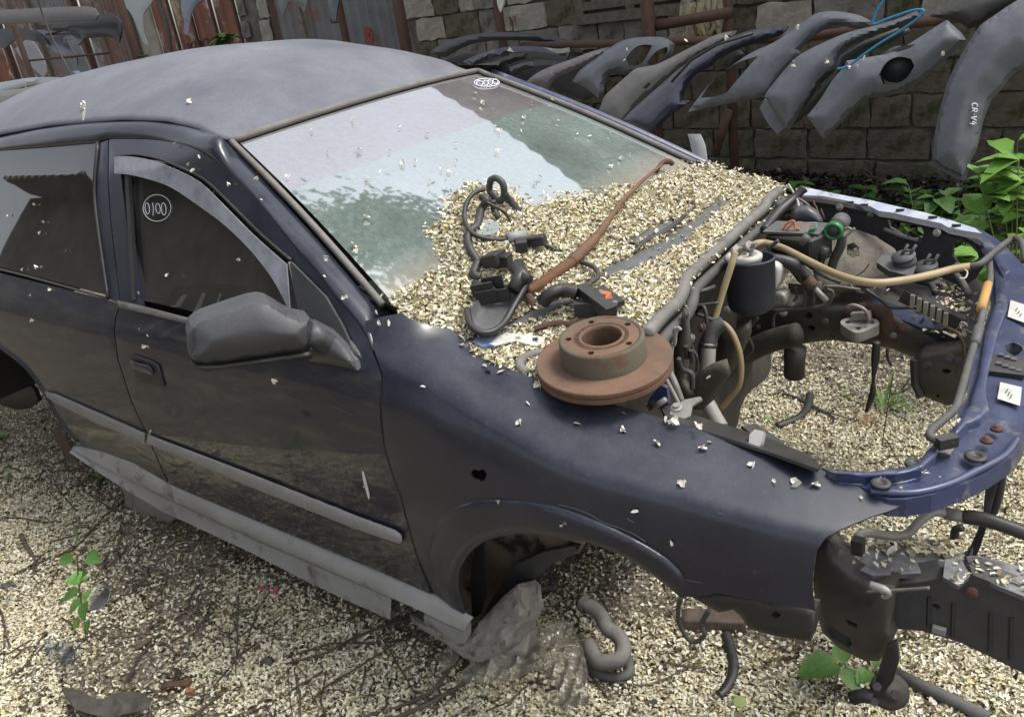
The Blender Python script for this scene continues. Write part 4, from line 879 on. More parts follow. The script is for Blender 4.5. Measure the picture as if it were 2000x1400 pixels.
# struts, lamp shelf, bumper beam
bar = B['navyd']
shell('front_strut', [(1928, 915), (1942, 910), (1950, 935), (1936, 990), (1925, 1035), (1912, 1075), (1895, 1105), (1870, 1122), (1862, 1112), (1890, 1080), (1908, 1040), (1920, 1000)], L_puff(Ly(-.36), [(1928, 915), (1942, 910), (1936, 990), (1870, 1122), (1862, 1112), (1908, 1040)], .01, 6), bar, car, g=7, vec=(0, .03, 0))
tube('front_strut', PP([(1958, 905), (1950, 960), (1938, 1000)], 'y', -.33), .010, bar, car)
tube('shelf_hook', PP([(1880, 1030), (1866, 1035), (1864, 1060), (1868, 1064)], 'y', -.42), .008, B['black'], car)
sh = [(1628, 1052), (1660, 1035), (1720, 1040), (1800, 1050), (1880, 1065), (1885, 1090), (1855, 1115), (1780, 1120), (1705, 1124), (1660, 1105), (1640, 1080)]
Ls = L_plane(P(1760, 1090, y=-.55), (.05, .05, 1))
shell('lamp_shelf', sh, Ls, mat('dusty_shelf', (.04, .045, .07), .5, dust=.95, dustc=(.30, .29, .28)), car, g=10, th=.01)
rim = PP([(1622, 1046), (1632, 1080), (1662, 1112), (1705, 1134), (1780, 1135), (1848, 1126), (1885, 1098), (1900, 1070)], 'y', -.64, -.50)
rg = spl(rim, 5); V = []
for p in rg: V += [p + (0, 0, .006), p + (0, -.004, -.002), p + (.002, -.004, -.036), p + (0, .012, -.036)]
mesh('lamp_surround', V, [(i * 4 + j, i * 4 + (j + 1) % 4, (i + 1) * 4 + (j + 1) % 4, (i + 1) * 4 + j) for i in range(len(rg) - 1) for j in range(4)], B['blue'], car, True)
q = np.stack([RNG.uniform(1640, 1890, 900), RNG.uniform(1040, 1120, 900)], 1); q = q[inpoly(q, np.array(sh, float)) & (RNG.random(900) < np.clip(1.05 - np.abs(q[:, 1] - 1062 - (q[:, 0] - 1700) * .1) / 22, .07, 1))]
petal_cloud('shelf_petals', Ls(q) + (0, 0, .006), np.tile([0, 0, 1.], (len(q), 1)), .014, seed=8)
iw = [(1596, 1072), (1612, 1052), (1622, 1048), (1634, 1085), (1665, 1118), (1705, 1140), (1748, 1142), (1742, 1180), (1738, 1225), (1748, 1240), (1732, 1275), (1716, 1290), (1688, 1290), (1640, 1266), (1606, 1235), (1594, 1190), (1588, 1130)]
shell('inner_wing_front', iw, L_crisp(Ly(-.64), iw, .012, 8, .010, 40), mat('inner_wing_dark', (.012, .013, .018), .5, c2=(.055, .045, .033), scale=8, dust=.3, dustc=(.14, .12, .10), stain=(.004, .004, .005), sthr=.6, sscale=9), car, g=6, rim=7, vec=(0, .04, 0), holes=[[(1616, 1224), (1622, 1222), (1660, 1246), (1664, 1258), (1656, 1264), (1622, 1244)], [(1652, 1208), (1674, 1218), (1675, 1227), (1655, 1219)]])
bb = [(1745, 1142), (1800, 1136), (1842, 1128), (1872, 1146), (1900, 1122), (1945, 1140), (2060, 1185), (2060, 1340), (1990, 1310), (1930, 1280), (1870, 1252), (1800, 1232), (1740, 1226)]
bm = L_plane((.62, -.615, .4), (.08, -1, .15))
beam = shell('bumper_beam', bb, bm, mat('beam_black', (.008, .009, .013), .45, dust=.3), car, g=10, vec=(-.02, .05, 0), holes=[spl([(1820, 1182), (1828, 1178), (1837, 1185), (1829, 1190)], 2, True)])
bt = [(1846, 1092), (1900, 1084), (1960, 1096), (2060, 1125), (2060, 1192), (1990, 1160), (1945, 1142), (1900, 1120), (1872, 1144), (1842, 1126)]
Lbt = L_plane(bm(np.array([(1945, 1140)]))[0], (.1, .15, 1))
shell('beam_top', bt, Lbt, mat('dusty_beam_top', (.03, .033, .045), .5, dust=.95, dustc=(.26, .26, .26)), beam, g=10, th=.008)
q = np.stack([RNG.uniform(1860, 2030, 500), RNG.uniform(1085, 1185, 500)], 1); q = q[inpoly(q, np.array(bt, float)) & (RNG.random(500) < .22)]
petal_cloud('beam_petals', Lbt(q) + (0, 0, .005), np.tile([0, 0, 1.], (len(q), 1)), .013, seed=9)
for a in (1815, 1862, 1935, 1975):
    p = bm(np.array([(a, 1165 + (a - 1815) * .25), (a - 2, 1222 + (a - 1815) * .4)])); mesh('beam_rib', *tubeg(p, .004, 6), B['blackc'], beam)
mesh('beam_bolt', *lathe(bm(np.array([(1898, 1156)]))[0], (.08, -1, .1), [(.011, 0), (.011, .004), (.006, .006), (0, .007)], 12), B['rust'], beam)
mesh('beam_clip', *boxg(bm(np.array([(1836, 1226)]))[0] + (0, -.006, 0), (1, 0, 0), .022, .01, .012), B['trim'], beam)
shell('beam_tab', [(1990, 1310), (1985, 1330), (1978, 1322)], bm, B['blackc'], beam, g=9, th=.004)
tube('cable_hook', PP([(1698, 1140), (1724, 1150), (1736, 1158), (1728, 1166), (1722, 1160)], 'y', -.69), [.006, .008, .005, .004, .003], B['alu'], car)
tube('tension_wire', PP([(1690, 1156), (1760, 1152), (1815, 1148)], 'y', -.68), .0032, B['rubberg'], car)
tube('beam_cable', PP([(1876, 1112), (1868, 1120), (1872, 1132), (1882, 1136)], 'y', -.62), .003, B['white'], car)
tube('refrigerant_pipe', PP([(1622, 1045), (1640, 1060), (1664, 1068), (1676, 1048), (1695, 1040), (1740, 1046), (1772, 1042), (1798, 1016), (1822, 1000), (1850, 1003)], 'y', -.66, -.50), .0085, B['alu'], car, seg=10)
mesh('pipe_fitting', *tubeg(np.array(PP([(1846, 1002), (1888, 1010)], 'y', -.50)), .0115, 12), B['alu'], car, True)
tube('pipe_sleeve', PP([(1884, 1009), (1930, 1016), (2010, 1044)], 'y', -.50), .0135, B['blackc'], car, seg=10)
mesh('pipe_clip', *boxg(P(1676, 1066, y=-.64), (0, 0, 1), .03, .02, .02), B['blackc'], car)
ll = [(1345, 1162), (1380, 1160), (1400, 1155), (1500, 1172), (1592, 1190), (1590, 1225), (1583, 1252), (1520, 1243), (1462, 1228), (1448, 1205), (1432, 1190), (1404, 1196), (1386, 1186)]
shell('wing_liner', ll, L_puff(Ly(-.77), ll, .015, 12), B['black'], car, g=8, vec=(0, .03, 0), holes=[spl([(1506, 1200), (1516, 1193), (1525, 1201), (1515, 1207)], 2, True)])
tube('liner_wire', PP([(1330, 1168), (1324, 1190), (1328, 1220), (1345, 1248), (1362, 1252), (1376, 1238), (1370, 1220), (1384, 1192)], 'y', -.74), .005, B['rubber'], car)
# horn
hc = P(1738, 1350, y=-.70); ax = nz((.35, -.75, .45))
horn = MB().add(*lathe(hc, ax, [(.0, -.02), (.033, -.012), (.034, .0), (.026, .006), (.012, .008), (.010, .014), (0, .014)], 28)).build('horn', B['grime'], car, True)
shell('horn_bracket', [(1730, 1262), (1752, 1250), (1756, 1290), (1744, 1330), (1726, 1352), (1706, 1340)], L_puff(Ly(-.72), [(1730, 1262), (1752, 1250), (1756, 1290), (1726, 1352), (1706, 1340)], .006, 8), B['blackc'], horn, g=7, vec=(0, .008, 0))
for a in ((1712, 1338), (1706, 1368), (1748, 1354)): mesh('horn_bolt', *lathe(P(a[0], a[1], y=-.735), ax, [(.008, 0), (.008, .006), (0, .006)], 6), B['black'], horn)
mesh('horn_plug', *tubeg(np.array(PP([(1665, 1362), (1690, 1356), (1705, 1362)], 'y', -.73)), .013, 8), B['blackc'], horn, True)
# wheel arch interior
la = [(908, 1200), (894, 1150), (897, 1108), (918, 1070), (955, 1046), (1000, 1037), (1065, 1038), (1140, 1056), (1128, 1075), (1085, 1088), (1040, 1108), (1010, 1140), (985, 1168), (945, 1195), (925, 1215)]
shell('arch_liner', la, L_puff(Ly(-.60), la, -.04, 60, (0, -1, 0)), mat('tan_liner', (.24, .185, .125), .9, c2=(.15, .115, .08), scale=10, bump=.3, stain=(.025, .022, .02), sthr=.56, sscale=9), car, g=9, th=.008)
shell('liner_flap', [(928, 1058), (944, 1050), (946, 1110), (952, 1150), (938, 1200), (922, 1205), (918, 1130)], Ly(-.70), B['blackc'], car, g=8, th=.006)
shell('arch_skirt_rubber', [(1010, 1100), (1060, 1078), (1120, 1066), (1130, 1076), (1080, 1100), (1020, 1150), (975, 1188), (940, 1205), (960, 1170)], Ly(-.60), B['rubber'], car, g=8, th=.01)
# rear wheel well: dark liner
V = []
for i in range(19):
    a = math.pi * i / 18; V += [(-2.62 + .36 * math.cos(a), -.80, .32 + .36 * math.sin(a)), (-2.62 + .36 * math.cos(a), -.50, .32 + .36 * math.sin(a))]
mesh('rear_wheel_well', V, [(2 * i, 2 * i + 1, 2 * i + 3, 2 * i + 2) for i in range(18)], B['black'], car, True)
mesh('rear_well_back', *boxg((-2.62, -.50, .48), (1, 0, 0), .75, .02, .42), B['black'], car)
dl = [(-60, 690), (0, 715), (40, 735), (66, 760), (76, 785), (60, 797), (34, 800), (5, 792), (-60, 770)]
shell('rear_liner_flap', dl, L_puff(Ly(-.62), dl, .03, 20), B['blackc'], car, g=9, th=.02)
# under body, so that the sill is not hollow
mesh('sill_box', *boxg((-1.35, -.70, .26), (1, 0, 0), 1.75, .12, .12), B['grime'], car)

# extra bolts, wires and stains of the bay: each a part
g_ = np.random.default_rng(17)
for a, b, y_ in ((1430, 690, .38), (1480, 640, .38), (1530, 610, .38), (1612, 628, .38), (1628, 655, .38), (1745, 655, .36), (1765, 640, .36), (1420, 605, .1), (1545, 590, .3), (1600, 560, .3), (1350, 660, -.3), (1372, 640, -.25), (1702, 570, .4), (1722, 560, .45), (1872, 705, .28), (1812, 715, .28), (1700, 420, .62), (1640, 405, .62), (1830, 455, .62), (1855, 700, .28)):
    ax = nz((g_.normal(0, .2), -1, .5)); c = P(a, b, y=y_ - .03); r = g_.uniform(.007, .012)
    mesh('bolt', *lathe(c, ax, [(r * 1.3, 0), (r * 1.3, .003), (r * .8, .004), (r * .8, .010), (0, .010)], 8), B[['alu', 'rust', 'black', 'rubberg'][int(g_.integers(4))]], car)
for pl, y0, y1, r, m_x in (([(1360, 610), (1375, 600), (1380, 640), (1366, 680), (1372, 720)], -.2, -.25, .005, 'black'), ([(1520, 470), (1500, 490), (1512, 520), (1540, 530)], .2, .2, .006, 'rubber'), ([(1550, 500), (1580, 520), (1610, 540), (1640, 552)], .25, .35, .005, 'black'), ([(1600, 510), (1590, 530), (1605, 556), (1640, 560), (1680, 566)], .28, .35, .004, 'rubberg'), ([(1480, 620), (1460, 650), (1470, 680), (1455, 700)], .1, .1, .005, 'rubber'), ([(1690, 565), (1720, 585), (1740, 600), (1790, 600)], .34, .34, .005, 'black'), ([(1396, 560), (1380, 566), (1352, 575), (1340, 590)], -.1, -.2, .006, 'black'), ([(1690, 545), (1700, 558), (1690, 572), (1672, 568), (1660, 556)], .4, .4, .004, 'rubberg'), ([(1850, 640), (1868, 650), (1880, 668), (1882, 700), (1868, 730)], .25, .22, .004, 'rust'), ([(1325, 700), (1332, 720), (1350, 730), (1352, 760)], -.42, -.4, .006, 'rubber'), ([(1655, 600), (1668, 596), (1690, 606), (1698, 626)], .3, .3, .005, 'alu'), ([(1530, 396), (1548, 384), (1566, 392), (1580, 402)], .5, .5, .004, 'rubberg')):
    tube('loose_cable', PP(pl, 'y', y0, y1), r, B[m_x], car, seg=6)
for a, b in ((1660, 395), (1688, 400), (1570, 374), (1822, 424), (1868, 440), (1758, 410)): mesh('flange_hole', *boxg(L_plane((.1, .66, .868), (-.2, -.35, 1))(np.array([(a, b)]))[0], (1, .1, 0), .022, .009, .004), B['blackc'], car)
for a, b in ((1572, 412), (1585, 408), (1590, 418), (1600, 424)): mesh('copper_pipe', *tubeg(np.array(PP([(a, b), (a + 3, b - 14), (a + 9, b + 4)], 'y', .55)), .005, 6), B['rust'], car, True)

# ------------------------------------------------------------------ the block wall behind
W0 = np.array([-.73, 3.92, 0.]); WA = nz((-1.466, .188, 0)); WN = nz(np.cross((0, 0, 1.), WA)); WN = WN if WN[1] < 0 else -WN
Lw = L_plane(W0, WN)
def ws_at(px, py=60):
    X = Lw(np.array([(px, py)]))[0]; return float((X - W0) @ WA), float(X[2])
S_END = ws_at(790, 40)[0]; S_PIL0 = ws_at(545, 40)[0]; S_PIL1 = ws_at(478, 40)[0]
def wpt(s, z, off=0): return W0 + WA * s + WN * off + np.array([0, 0, z])
blk = [mat('cinder_block', (.235, .22, .195), .95, c2=(.13, .12, .105), scale=5, bump=.7, bscale=30, stain=(.07, .065, .055), sthr=.60, sscale=4),
       mat('pale_stone_block', (.40, .375, .33), .95, c2=(.22, .195, .16), scale=7, bump=.8, bscale=26, stain=(.34, .32, .28), sthr=.58, sscale=7),
       mat('shade_mossy_block', (.085, .072, .055), .95, c2=(.14, .12, .09), scale=6, bump=.8, bscale=30, stain=(.05, .055, .025), sthr=.55, sscale=5),  # mossy tone that also carries the painted shade of the low courses
       mat('red_brick', (.18, .075, .05), .95, c2=(.12, .06, .045), scale=12, bump=.7, bscale=40)]
mortar = mat('mortar', (.17, .155, .135), .95, c2=(.09, .082, .07), scale=9, bump=.8, bscale=40)
wall = thing('block_wall', wpt(1, 0), 'grey cinder block wall with rough mortar joints behind the hanging bumpers', 'wall')
def block_mesh(L, H, D, seed):
    g = np.random.default_rng(seed); V, Fc = boxg((0, 0, 0), (1, 0, 0), L, D, H); c = .010
    nxs, nzs = 4, 3; V = []
    for k, d in enumerate((-D / 2, -D / 2 + .014)):
        for i in range(nxs + 1):
            for j in range(nzs + 1):
                ins_ = (.003 if k == 0 else 0); x = (i / nxs - .5) * (L - 2 * ins_); z = (j / nzs - .5) * (H - 2 * ins_)
                V.append((x + g.normal(0, .006), d + (g.normal(0, .005) if k == 0 else 0), z + g.normal(0, .006)))
    n = (nxs + 1) * (nzs + 1); idx = lambda i, j: i * (nzs + 1) + j; Fc = [(idx(i, j), idx(i + 1, j), idx(i + 1, j + 1), idx(i, j + 1)) for i in range(nxs) for j in range(nzs)]
    per = [idx(i, 0) for i in range(nxs + 1)] + [idx(nxs, j) for j in range(1, nzs + 1)] + [idx(i, nzs) for i in range(nxs - 1, -1, -1)] + [idx(0, j) for j in range(nzs - 1, 0, -1)]
    for a, b in zip(per, per[1:] + per[:1]): Fc.append((a, a + n, b + n, b))
    return V, Fc
protos = {}
def put_block(s, z, L, H, D, mi, parent, name='block', rot=0):
    key = (round(L, 2), round(H, 2), mi, random.randrange(3))
    if key not in protos:
        V, Fc = block_mesh(L, H, D, len(protos)); me = bpy.data.meshes.new(name); me.from_pydata(V, [], Fc); me.materials.append(blk[mi]); me.update(); protos[key] = me
    o = bpy.data.objects.new(name, protos[key]); COL.objects.link(o); c = wpt(s, z, D / 2 - .02 + random.uniform(-.010, .014)); pw = Vector(parent_world(parent))
    o.parent = parent; o.matrix_parent_inverse = Matrix.Translation(-pw); o.location = tuple(c)
    o.rotation_euler = (0, rot + random.uniform(-.012, .012), math.atan2(-WA[1], -WA[0])); return o
nb = 0
z = .04; row = 0
s_w0, s_w1 = ws_at(1400, 10)[0], ws_at(1140, 20)[0]
while z < 2.75 and nb < 292:
    H = .205; s = -2.3 + (.2 if row % 2 else 0) + random.uniform(-.05, .05)
    while s < S_END:
        L = random.choice([.40, .40, .40, .33, .25, .46]) if random.random() < .8 else .20
        if s + L > S_END: break
        c = s + L / 2
        win_ = (s_w0 < c < s_w1) and z > ws_at(1270, 32)[1] - .02
        if not win_ and nb < 292:
            pxy = proj(wpt(c, z + H / 2))[0]
            mi_ = 2 if (z < .95 or random.random() < .10) else random.choice([0, 1, 1]) if pxy[0] < 1350 else random.choice([0, 0, 1, 2])  # low courses always darkest: shade under the racks put into the block colour
            if random.random() < .05: mi_ = 3
            put_block(c, z + H / 2, L - .016, H - .016, .11, mi_, wall, rot=0); nb += 1
        s += L
    z += H; row += 1
print('blocks', nb, 'top', z)
a, b = wpt(-2.6, 0, -.02), wpt(S_END + .0, 0, -.02)
V = []
for p in (a, b):
    for off in (.080, -.25):
        for zz in (-.2, 3.6): V.append(p + WN * off + np.array([0, 0, zz]))
mesh('mortar_core', V, [(0, 1, 5, 4), (2, 6, 7, 3), (1, 3, 7, 5), (0, 4, 6, 2), (0, 2, 3, 1), (4, 5, 7, 6)], mortar, wall)
# red hand painted marks on the blocks near the old gate post
redp = mat('faded_red_paint', (.22, .07, .05), .9)
for k, (x, y) in enumerate([(993, 38), (1020, 38)]):
    m_ = MB(); c = Lw(np.array([(x, y)]))[0] + WN * .118
    for dx, dz, L_, W_ in ((0, .03, .09, .018), (-.03, -.0, .07, .018), (.03, 0, .07, .018)): m_.add(*boxg(c + WA * -dx + np.array([0, 0, dz]), WA if L_ == .09 else (0, 0, 1), L_, .012, .004))
    m_.build('paint_mark', redp, wall)
wfm = mat('old_window_wood', (.15, .125, .095), .9, c2=(.09, .075, .06), scale=20, bump=.5)
z_s = ws_at(1270, 30)[1]
wf = MB(); wf.add(*boxg(wpt((s_w0 + s_w1) / 2, z_s + .03, .12), WA, s_w1 - s_w0, .12, .07)).add(*boxg(wpt((s_w0 + s_w1) / 2, z_s + .12, .08), WA, s_w1 - s_w0 - .1, .08, .06))
for s in (s_w0 + .03, (s_w0 * .45 + s_w1 * .55), s_w1 - .05): wf.add(*boxg(wpt(s, z_s + .45, .09), (0, 0, 1), .8, .07, .07))
wf.build('window_frame', wfm, wall)
mesh('window_pane', *boxg(wpt((s_w0 + s_w1) / 2, z_s + .5, .06), WA, s_w1 - s_w0 - .1, .01, .75), MT['sideglass'], wall)
# roof of that building, out of the frame but mirrored in the windscreen
slate = mat('old_roof_sheet', (.20, .195, .18), .9, c2=(.13, .125, .11), scale=4, bump=.4)
V = []; n = 160
for i in range(n):
    s = -2.8 + (S_END + 6) * i / (n - 1); h = .03 * math.sin(i * 1.57 * 1.0)
    for t, (off, zz) in enumerate(((.35, 3.45), (-2.5, 4.5))): V.append(wpt(s, zz + h, off))
rf = thing('sheet_roof', wpt(2, 3.5), 'old corrugated roof above the block wall', 'roof')
o = mesh('roof_sheet', V, [(2 * i, 2 * i + 1, 2 * i + 3, 2 * i + 2) for i in range(n - 1)], slate, rf); sf = o.modifiers.new('t', 'SOLIDIFY'); sf.thickness = .012

# ------------------------------------------------------------------ sheet metal gates left of the wall
def corr(name, s0, s1, z0, z1, off, pitch, amp, m, parent, shape='trap', lean=0):
    n = max(4, int((s1 - s0) / pitch * 8)); V = []
    for i in range(n + 1):
        s = s0 + (s1 - s0) * i / n; ph = ((s - s0) / pitch) % 1
        h = (1 if ph < .25 else 0 if .4 < ph < .85 else (.4 - ph) / .15 if ph < .4 else (ph - .85) / .15) * amp if shape == 'trap' else amp * .5 * math.sin(ph * 2 * math.pi)
        V += [wpt(s, z0, off + h), wpt(s + lean, z1, off + h)]
    o = mesh(name, V, [(2 * i, 2 * i + 1, 2 * i + 3, 2 * i + 2) for i in range(n)], m, parent); sf = o.modifiers.new('t', 'SOLIDIFY'); sf.thickness = .004; return o
gsheet = mat('grey_primer_sheet', (.10, .105, .11), .6, c2=(.15, .155, .165), scale=3, stain=(.20, .07, .055), sthr=.57, sscale=2.6, bump=.1, dust=.3)
rsheet = mat('rusting_red_sheet', (.21, .078, .045), .75, c2=(.12, .052, .035), scale=3, stain=(.42, .38, .27), sthr=.58, sscale=2.2, bump=.2, bscale=30)
bsheet = mat('brown_sheet', (.11, .055, .045), .75, c2=(.16, .12, .10), scale=3, stain=(.24, .24, .24), sthr=.58, sscale=2.5, bump=.2)
gate = thing('metal_gate', wpt((S_END + S_PIL0) / 2, 0), 'grey ribbed sheet metal gate with patches of red paint right of the stone pillar', 'gate')
sm = ws_at(600, 40)[0]
for k, (a_, b_) in enumerate(((S_END + .02, sm - .06), (sm, S_PIL0 - .12))):
    corr('corrugated_sheet', a_, b_, .3, 3.3, .02 + .06 * k, .155, .022, gsheet, gate)
mesh('gate_rail', *boxg(wpt((S_END + sm) / 2, .62, .07), WA, abs(sm - S_END), .05, .04), MT['rust'], gate)
mesh('gate_stile', *boxg(wpt(sm - .02, 1.7, .07), (0, 0, 1), 3.2, .08, .07), mat('old_grey_timber', (.22, .20, .17), .9, c2=(.14, .12, .10), scale=14, bump=.4), gate)
mesh('gate_stile', *boxg(wpt(S_PIL0 - .06, 1.7, .06), (0, 0, 1), 3.2, .09, .07), MT['rust'], gate)
st = []
for k in range(5): st.append(MB().add(*boxg(wpt(ws_at(728, 68)[0], ws_at(728, 68)[1], .052) , nz(WA * math.cos(k * 1.257 + .3) + np.array([0, 0, math.sin(k * 1.257 + .3)])), .16, .004, .03)))
sb = MB()
for t in st: sb.add(t.V, t.F)
sb.build('painted_star', mat('faded_star_red', (.25, .06, .05), .8), gate)
pil = thing('stone_pillar', wpt((S_PIL0 + S_PIL1) / 2, 0), 'narrow pillar of pale stones and mortar between rusty gate and grey sheets', 'pillar')
mesh('pillar_core', *boxg(wpt((S_PIL0 + S_PIL1) / 2, 1.6, -.05), (0, 0, 1), 3.4, .22, abs(S_PIL1 - S_PIL0)) if False else boxg(wpt((S_PIL0 + S_PIL1) / 2, 1.6, -.05), WA, abs(S_PIL1 - S_PIL0), .22, 3.4), mortar, pil)
zz = 1.0
while zz < 3.2:
    H = random.uniform(.20, .28); put_block(S_PIL0 + .16 + random.uniform(-.02, .02), zz + H / 2, .22, round(H - .02, 2), .11, 1, pil, 'stone'); 
    if random.random() < .7: put_block(S_PIL1 - .12, zz + H / 2 + .05, .17, .18, .11, 0, pil, 'stone')
    zz += H
s3 = ws_at(308, 40)[0]
rg_ = thing('rusty_gate', wpt((S_PIL1 + s3) / 2, 0), 'rusted red sheet gate with peeling whitish paint and painted letters', 'gate')
for k in range(4):
    a_ = S_PIL1 + .05 + (s3 - S_PIL1 - .05) * k / 4; b_ = S_PIL1 + .05 + (s3 - S_PIL1 - .05) * (k + 1) / 4
    corr('sheet_panel', a_ + .01, b_ - .01, .3, 3.3, .03 + .015 * (k % 2), .30, .03, rsheet, rg_, 'trap')
    mesh('gate_stile', *boxg(wpt(a_, 1.8, .07), (0, 0, 1), 3.2, .035, .03), MT['rust'], rg_)
lt_ = mat('dark_red_letters', (.10, .03, .025), .8)
# painted letters: OHX
def stroke(pts, wd, name='painted_letter'):
    m_ = MB()
    for p, q_ in zip(pts[:-1], pts[1:]):
        A = Lw(np.array([p]))[0] + WN * .075; Bq = Lw(np.array([q_]))[0] + WN * .075
        m_.add(*boxg((A + Bq) / 2, Bq - A, np.linalg.norm(Bq - A) + .01, .004, wd, up=WN))
    return m_.build(name, lt_, rg_)
stroke([(404, 80), (414, 74), (420, 84), (416, 100), (408, 99), (404, 80)], .02)
for l_ in ([(391, 80), (398, 104)], [(401, 78), (404, 102)], [(394, 92), (402, 90)], [(374, 84), (388, 106)], [(386, 82), (377, 107)]): stroke(l_, .02)
s4 = ws_at(272, 40)[0]
wb = thing('plastered_wall', wpt((s3 + s4) / 2, 0), 'strip of pale plastered wall with ivy at its foot left of the rusty gate', 'wall')
mesh('plaster', *boxg(wpt((s3 + s4) / 2, 1.6, -.02), WA, abs(s4 - s3), .2, 3.5), mat('pale_plaster', (.30, .28, .24), .95, c2=(.20, .185, .16), scale=4, bump=.5), wb)
s5 = ws_at(-160, 40)[0]
bf = thing('sheet_fence', wpt((s4 + s5) / 2, 0), 'fence of brown and grey corrugated sheets behind the left rack', 'fence')
n_ = 6
for k in range(n_):
    a_ = s4 + (s5 - s4) * k / n_; b_ = s4 + (s5 - s4) * (k + 1) / n_
    corr('corrugated_sheet', a_ + .01, b_ - .01, .1, 3.4, .02 * (k % 2), .14, .022, [bsheet, gsheet, bsheet, rsheet, gsheet, bsheet][k], bf)
    mesh('fence_post', *boxg(wpt(a_ + .05, 1.6, .08), (0, 0, 1), 3.4, .10, .08), MT['rust'] if k % 2 else wfm, bf)

# ------------------------------------------------------------------ racks of rusty pipe
def vpost(px, py, y, r, z0, z1, name, parent, m=None):
    X = P(px, py, y=y); return mesh(name, *tubeg(np.array([(X[0], X[1], z0), (X[0] , X[1], z1)]), r, 10), m or MT['rust'], parent, True)
rk = thing('pipe_rack', P(1350, 300, y=3.3), 'rusty welded pipe rack standing before the block wall, carrying bumpers', 'rack')
vpost(1270, 90, 3.25, .045, 0, 2.4, 'post', rk); vpost(1424, 60, 3.35, .030, 0, 2.4, 'post', rk)
mesh('crossbar', *tubeg(np.array(PP([(1275, 52), (1430, 24)], 'y', 3.28)), .034, 10), MT['rust'], rk, True)
mesh('brace', *tubeg(np.array(PP([(1424, 215), (1398, 300)], 'y', 3.3)), .028, 8), MT['rust'], rk, True)
mesh('hanging_rail', *tubeg(np.array([P(1020, 90, y=3.45), P(1560, 75, y=3.0), P(2060, 10, y=2.75)]), .025, 8), MT['rust'], rk, True)
for px_, py_, y_ in ((785, 50, 3.7), (668, 40, 3.75)):
    t_ = thing('rusty_post', P(px_, py_, y=y_) * (1, 1, 0), 'thick rusty pipe post at the left end of the block wall' if px_ > 700 else 'thin rusty pipe post with a short hook before the grey sheets', 'post')
    vpost(px_, py_, y_, .05 if px_ > 700 else .034, 0, 3, 'pipe', t_)
    if px_ < 700: mesh('hook', *tubeg(np.array(PP([(645, 38), (648, 44), (668, 42)], 'y', y_ - .02)), .012, 6), MT['rust'], t_, True)
lr = thing('left_rack', P(130, 150, y=3.0) * (1, 1, 0), 'rusty angle iron rack with a thin crossbar at the left, stacked with bumpers', 'rack')
lr.name = 'angle_iron_rack'; PW['angle_iron_rack'] = PW.get('left_rack', (0, 0, 0))
vpost(48, 110, 2.6, .030, 0, P(38, 48, y=2.6)[2], 'post', lr); vpost(212, 80, 2.9, .034, 0, P(195, 32, y=2.9)[2], 'post', lr)
mesh('crossbar', *tubeg(np.array([P(45, 120, y=2.6), P(216, 104, y=2.9)]), .012, 6), MT['rust'], lr, True)
mesh('short_bar', *tubeg(np.array([P(170, 42, y=2.9), P(200, 34, y=2.9)]), .014, 6), MT['rust'], lr, True)
mesh('short_bar', *tubeg(np.array([P(90, 68, y=2.8), P(140, 56, y=2.8)]), .012, 6), MT['rust'], lr, True)
t_ = thing('rusty_post', P(250, 60, y=3.2) * (1, 1, 0), 'leaning rusty pipe post between the left rack and the plastered wall', 'post'); vpost(252, 62, 3.2, .042, 0, 2.6, 'pipe', t_)
mesh('peg', *tubeg(np.array(PP([(268, 110), (288, 109)], 'y', 3.2)), .012, 6), MT['rust'], t_)

# ------------------------------------------------------------------ car body parts hung up for sale
def Q(pts, ox=1300, oy=0, k=.35): return [(ox + x * k, oy + y * k) for x, y in pts]
gpl = mat('unpainted_bumper', (.072, .077, .088), .38, c2=(.095, .10, .115), scale=8, dust=.5, dustc=(.27, .285, .31), ndust=25, stain=(.15, .15, .155), sthr=.66, sscale=45)
gpl2 = mat('dark_unpainted_bumper', (.028, .029, .033), .5, dust=.5, dustc=(.14, .14, .15))
bgl = mat('gloss_navy_bumper', (.012, .015, .045), .25, coat=.7, dust=.35)
dgr = mat('dusty_grey_bumper', (.11, .105, .105), .55, dust=.8, dustc=(.25, .235, .22), ndust=20)
lil = mat('dusty_purple_wing', (.085, .075, .09), .45, dust=.8, dustc=(.25, .23, .22), ndust=14, stain=(.40, .38, .36), sthr=.62, sscale=16)
def hang(name, label, cat, outline, lift, b, wpx, m, holes=(), g=9, th=.006, group='car body parts hanging from the pipe racks'):
    ol = cspl(outline, 3); X = lift(np.array([np.mean(ol, axis=0)]))[0]
    t_ = thing(name, X, label, cat, group)
    shell('moulded_skin', ol, L_crisp(lift, ol, b * .38, 5, b * .6, wpx * 2.2), m, t_, holes=[cspl(h, 3) for h in holes], g=min(g, 6), rim=5, vec=(.0, .012, -.004), sharp=32); return t_
Ld = lambda px, py, y, n=(.15, -1, .35): L_plane(P(px, py, y=y), n)
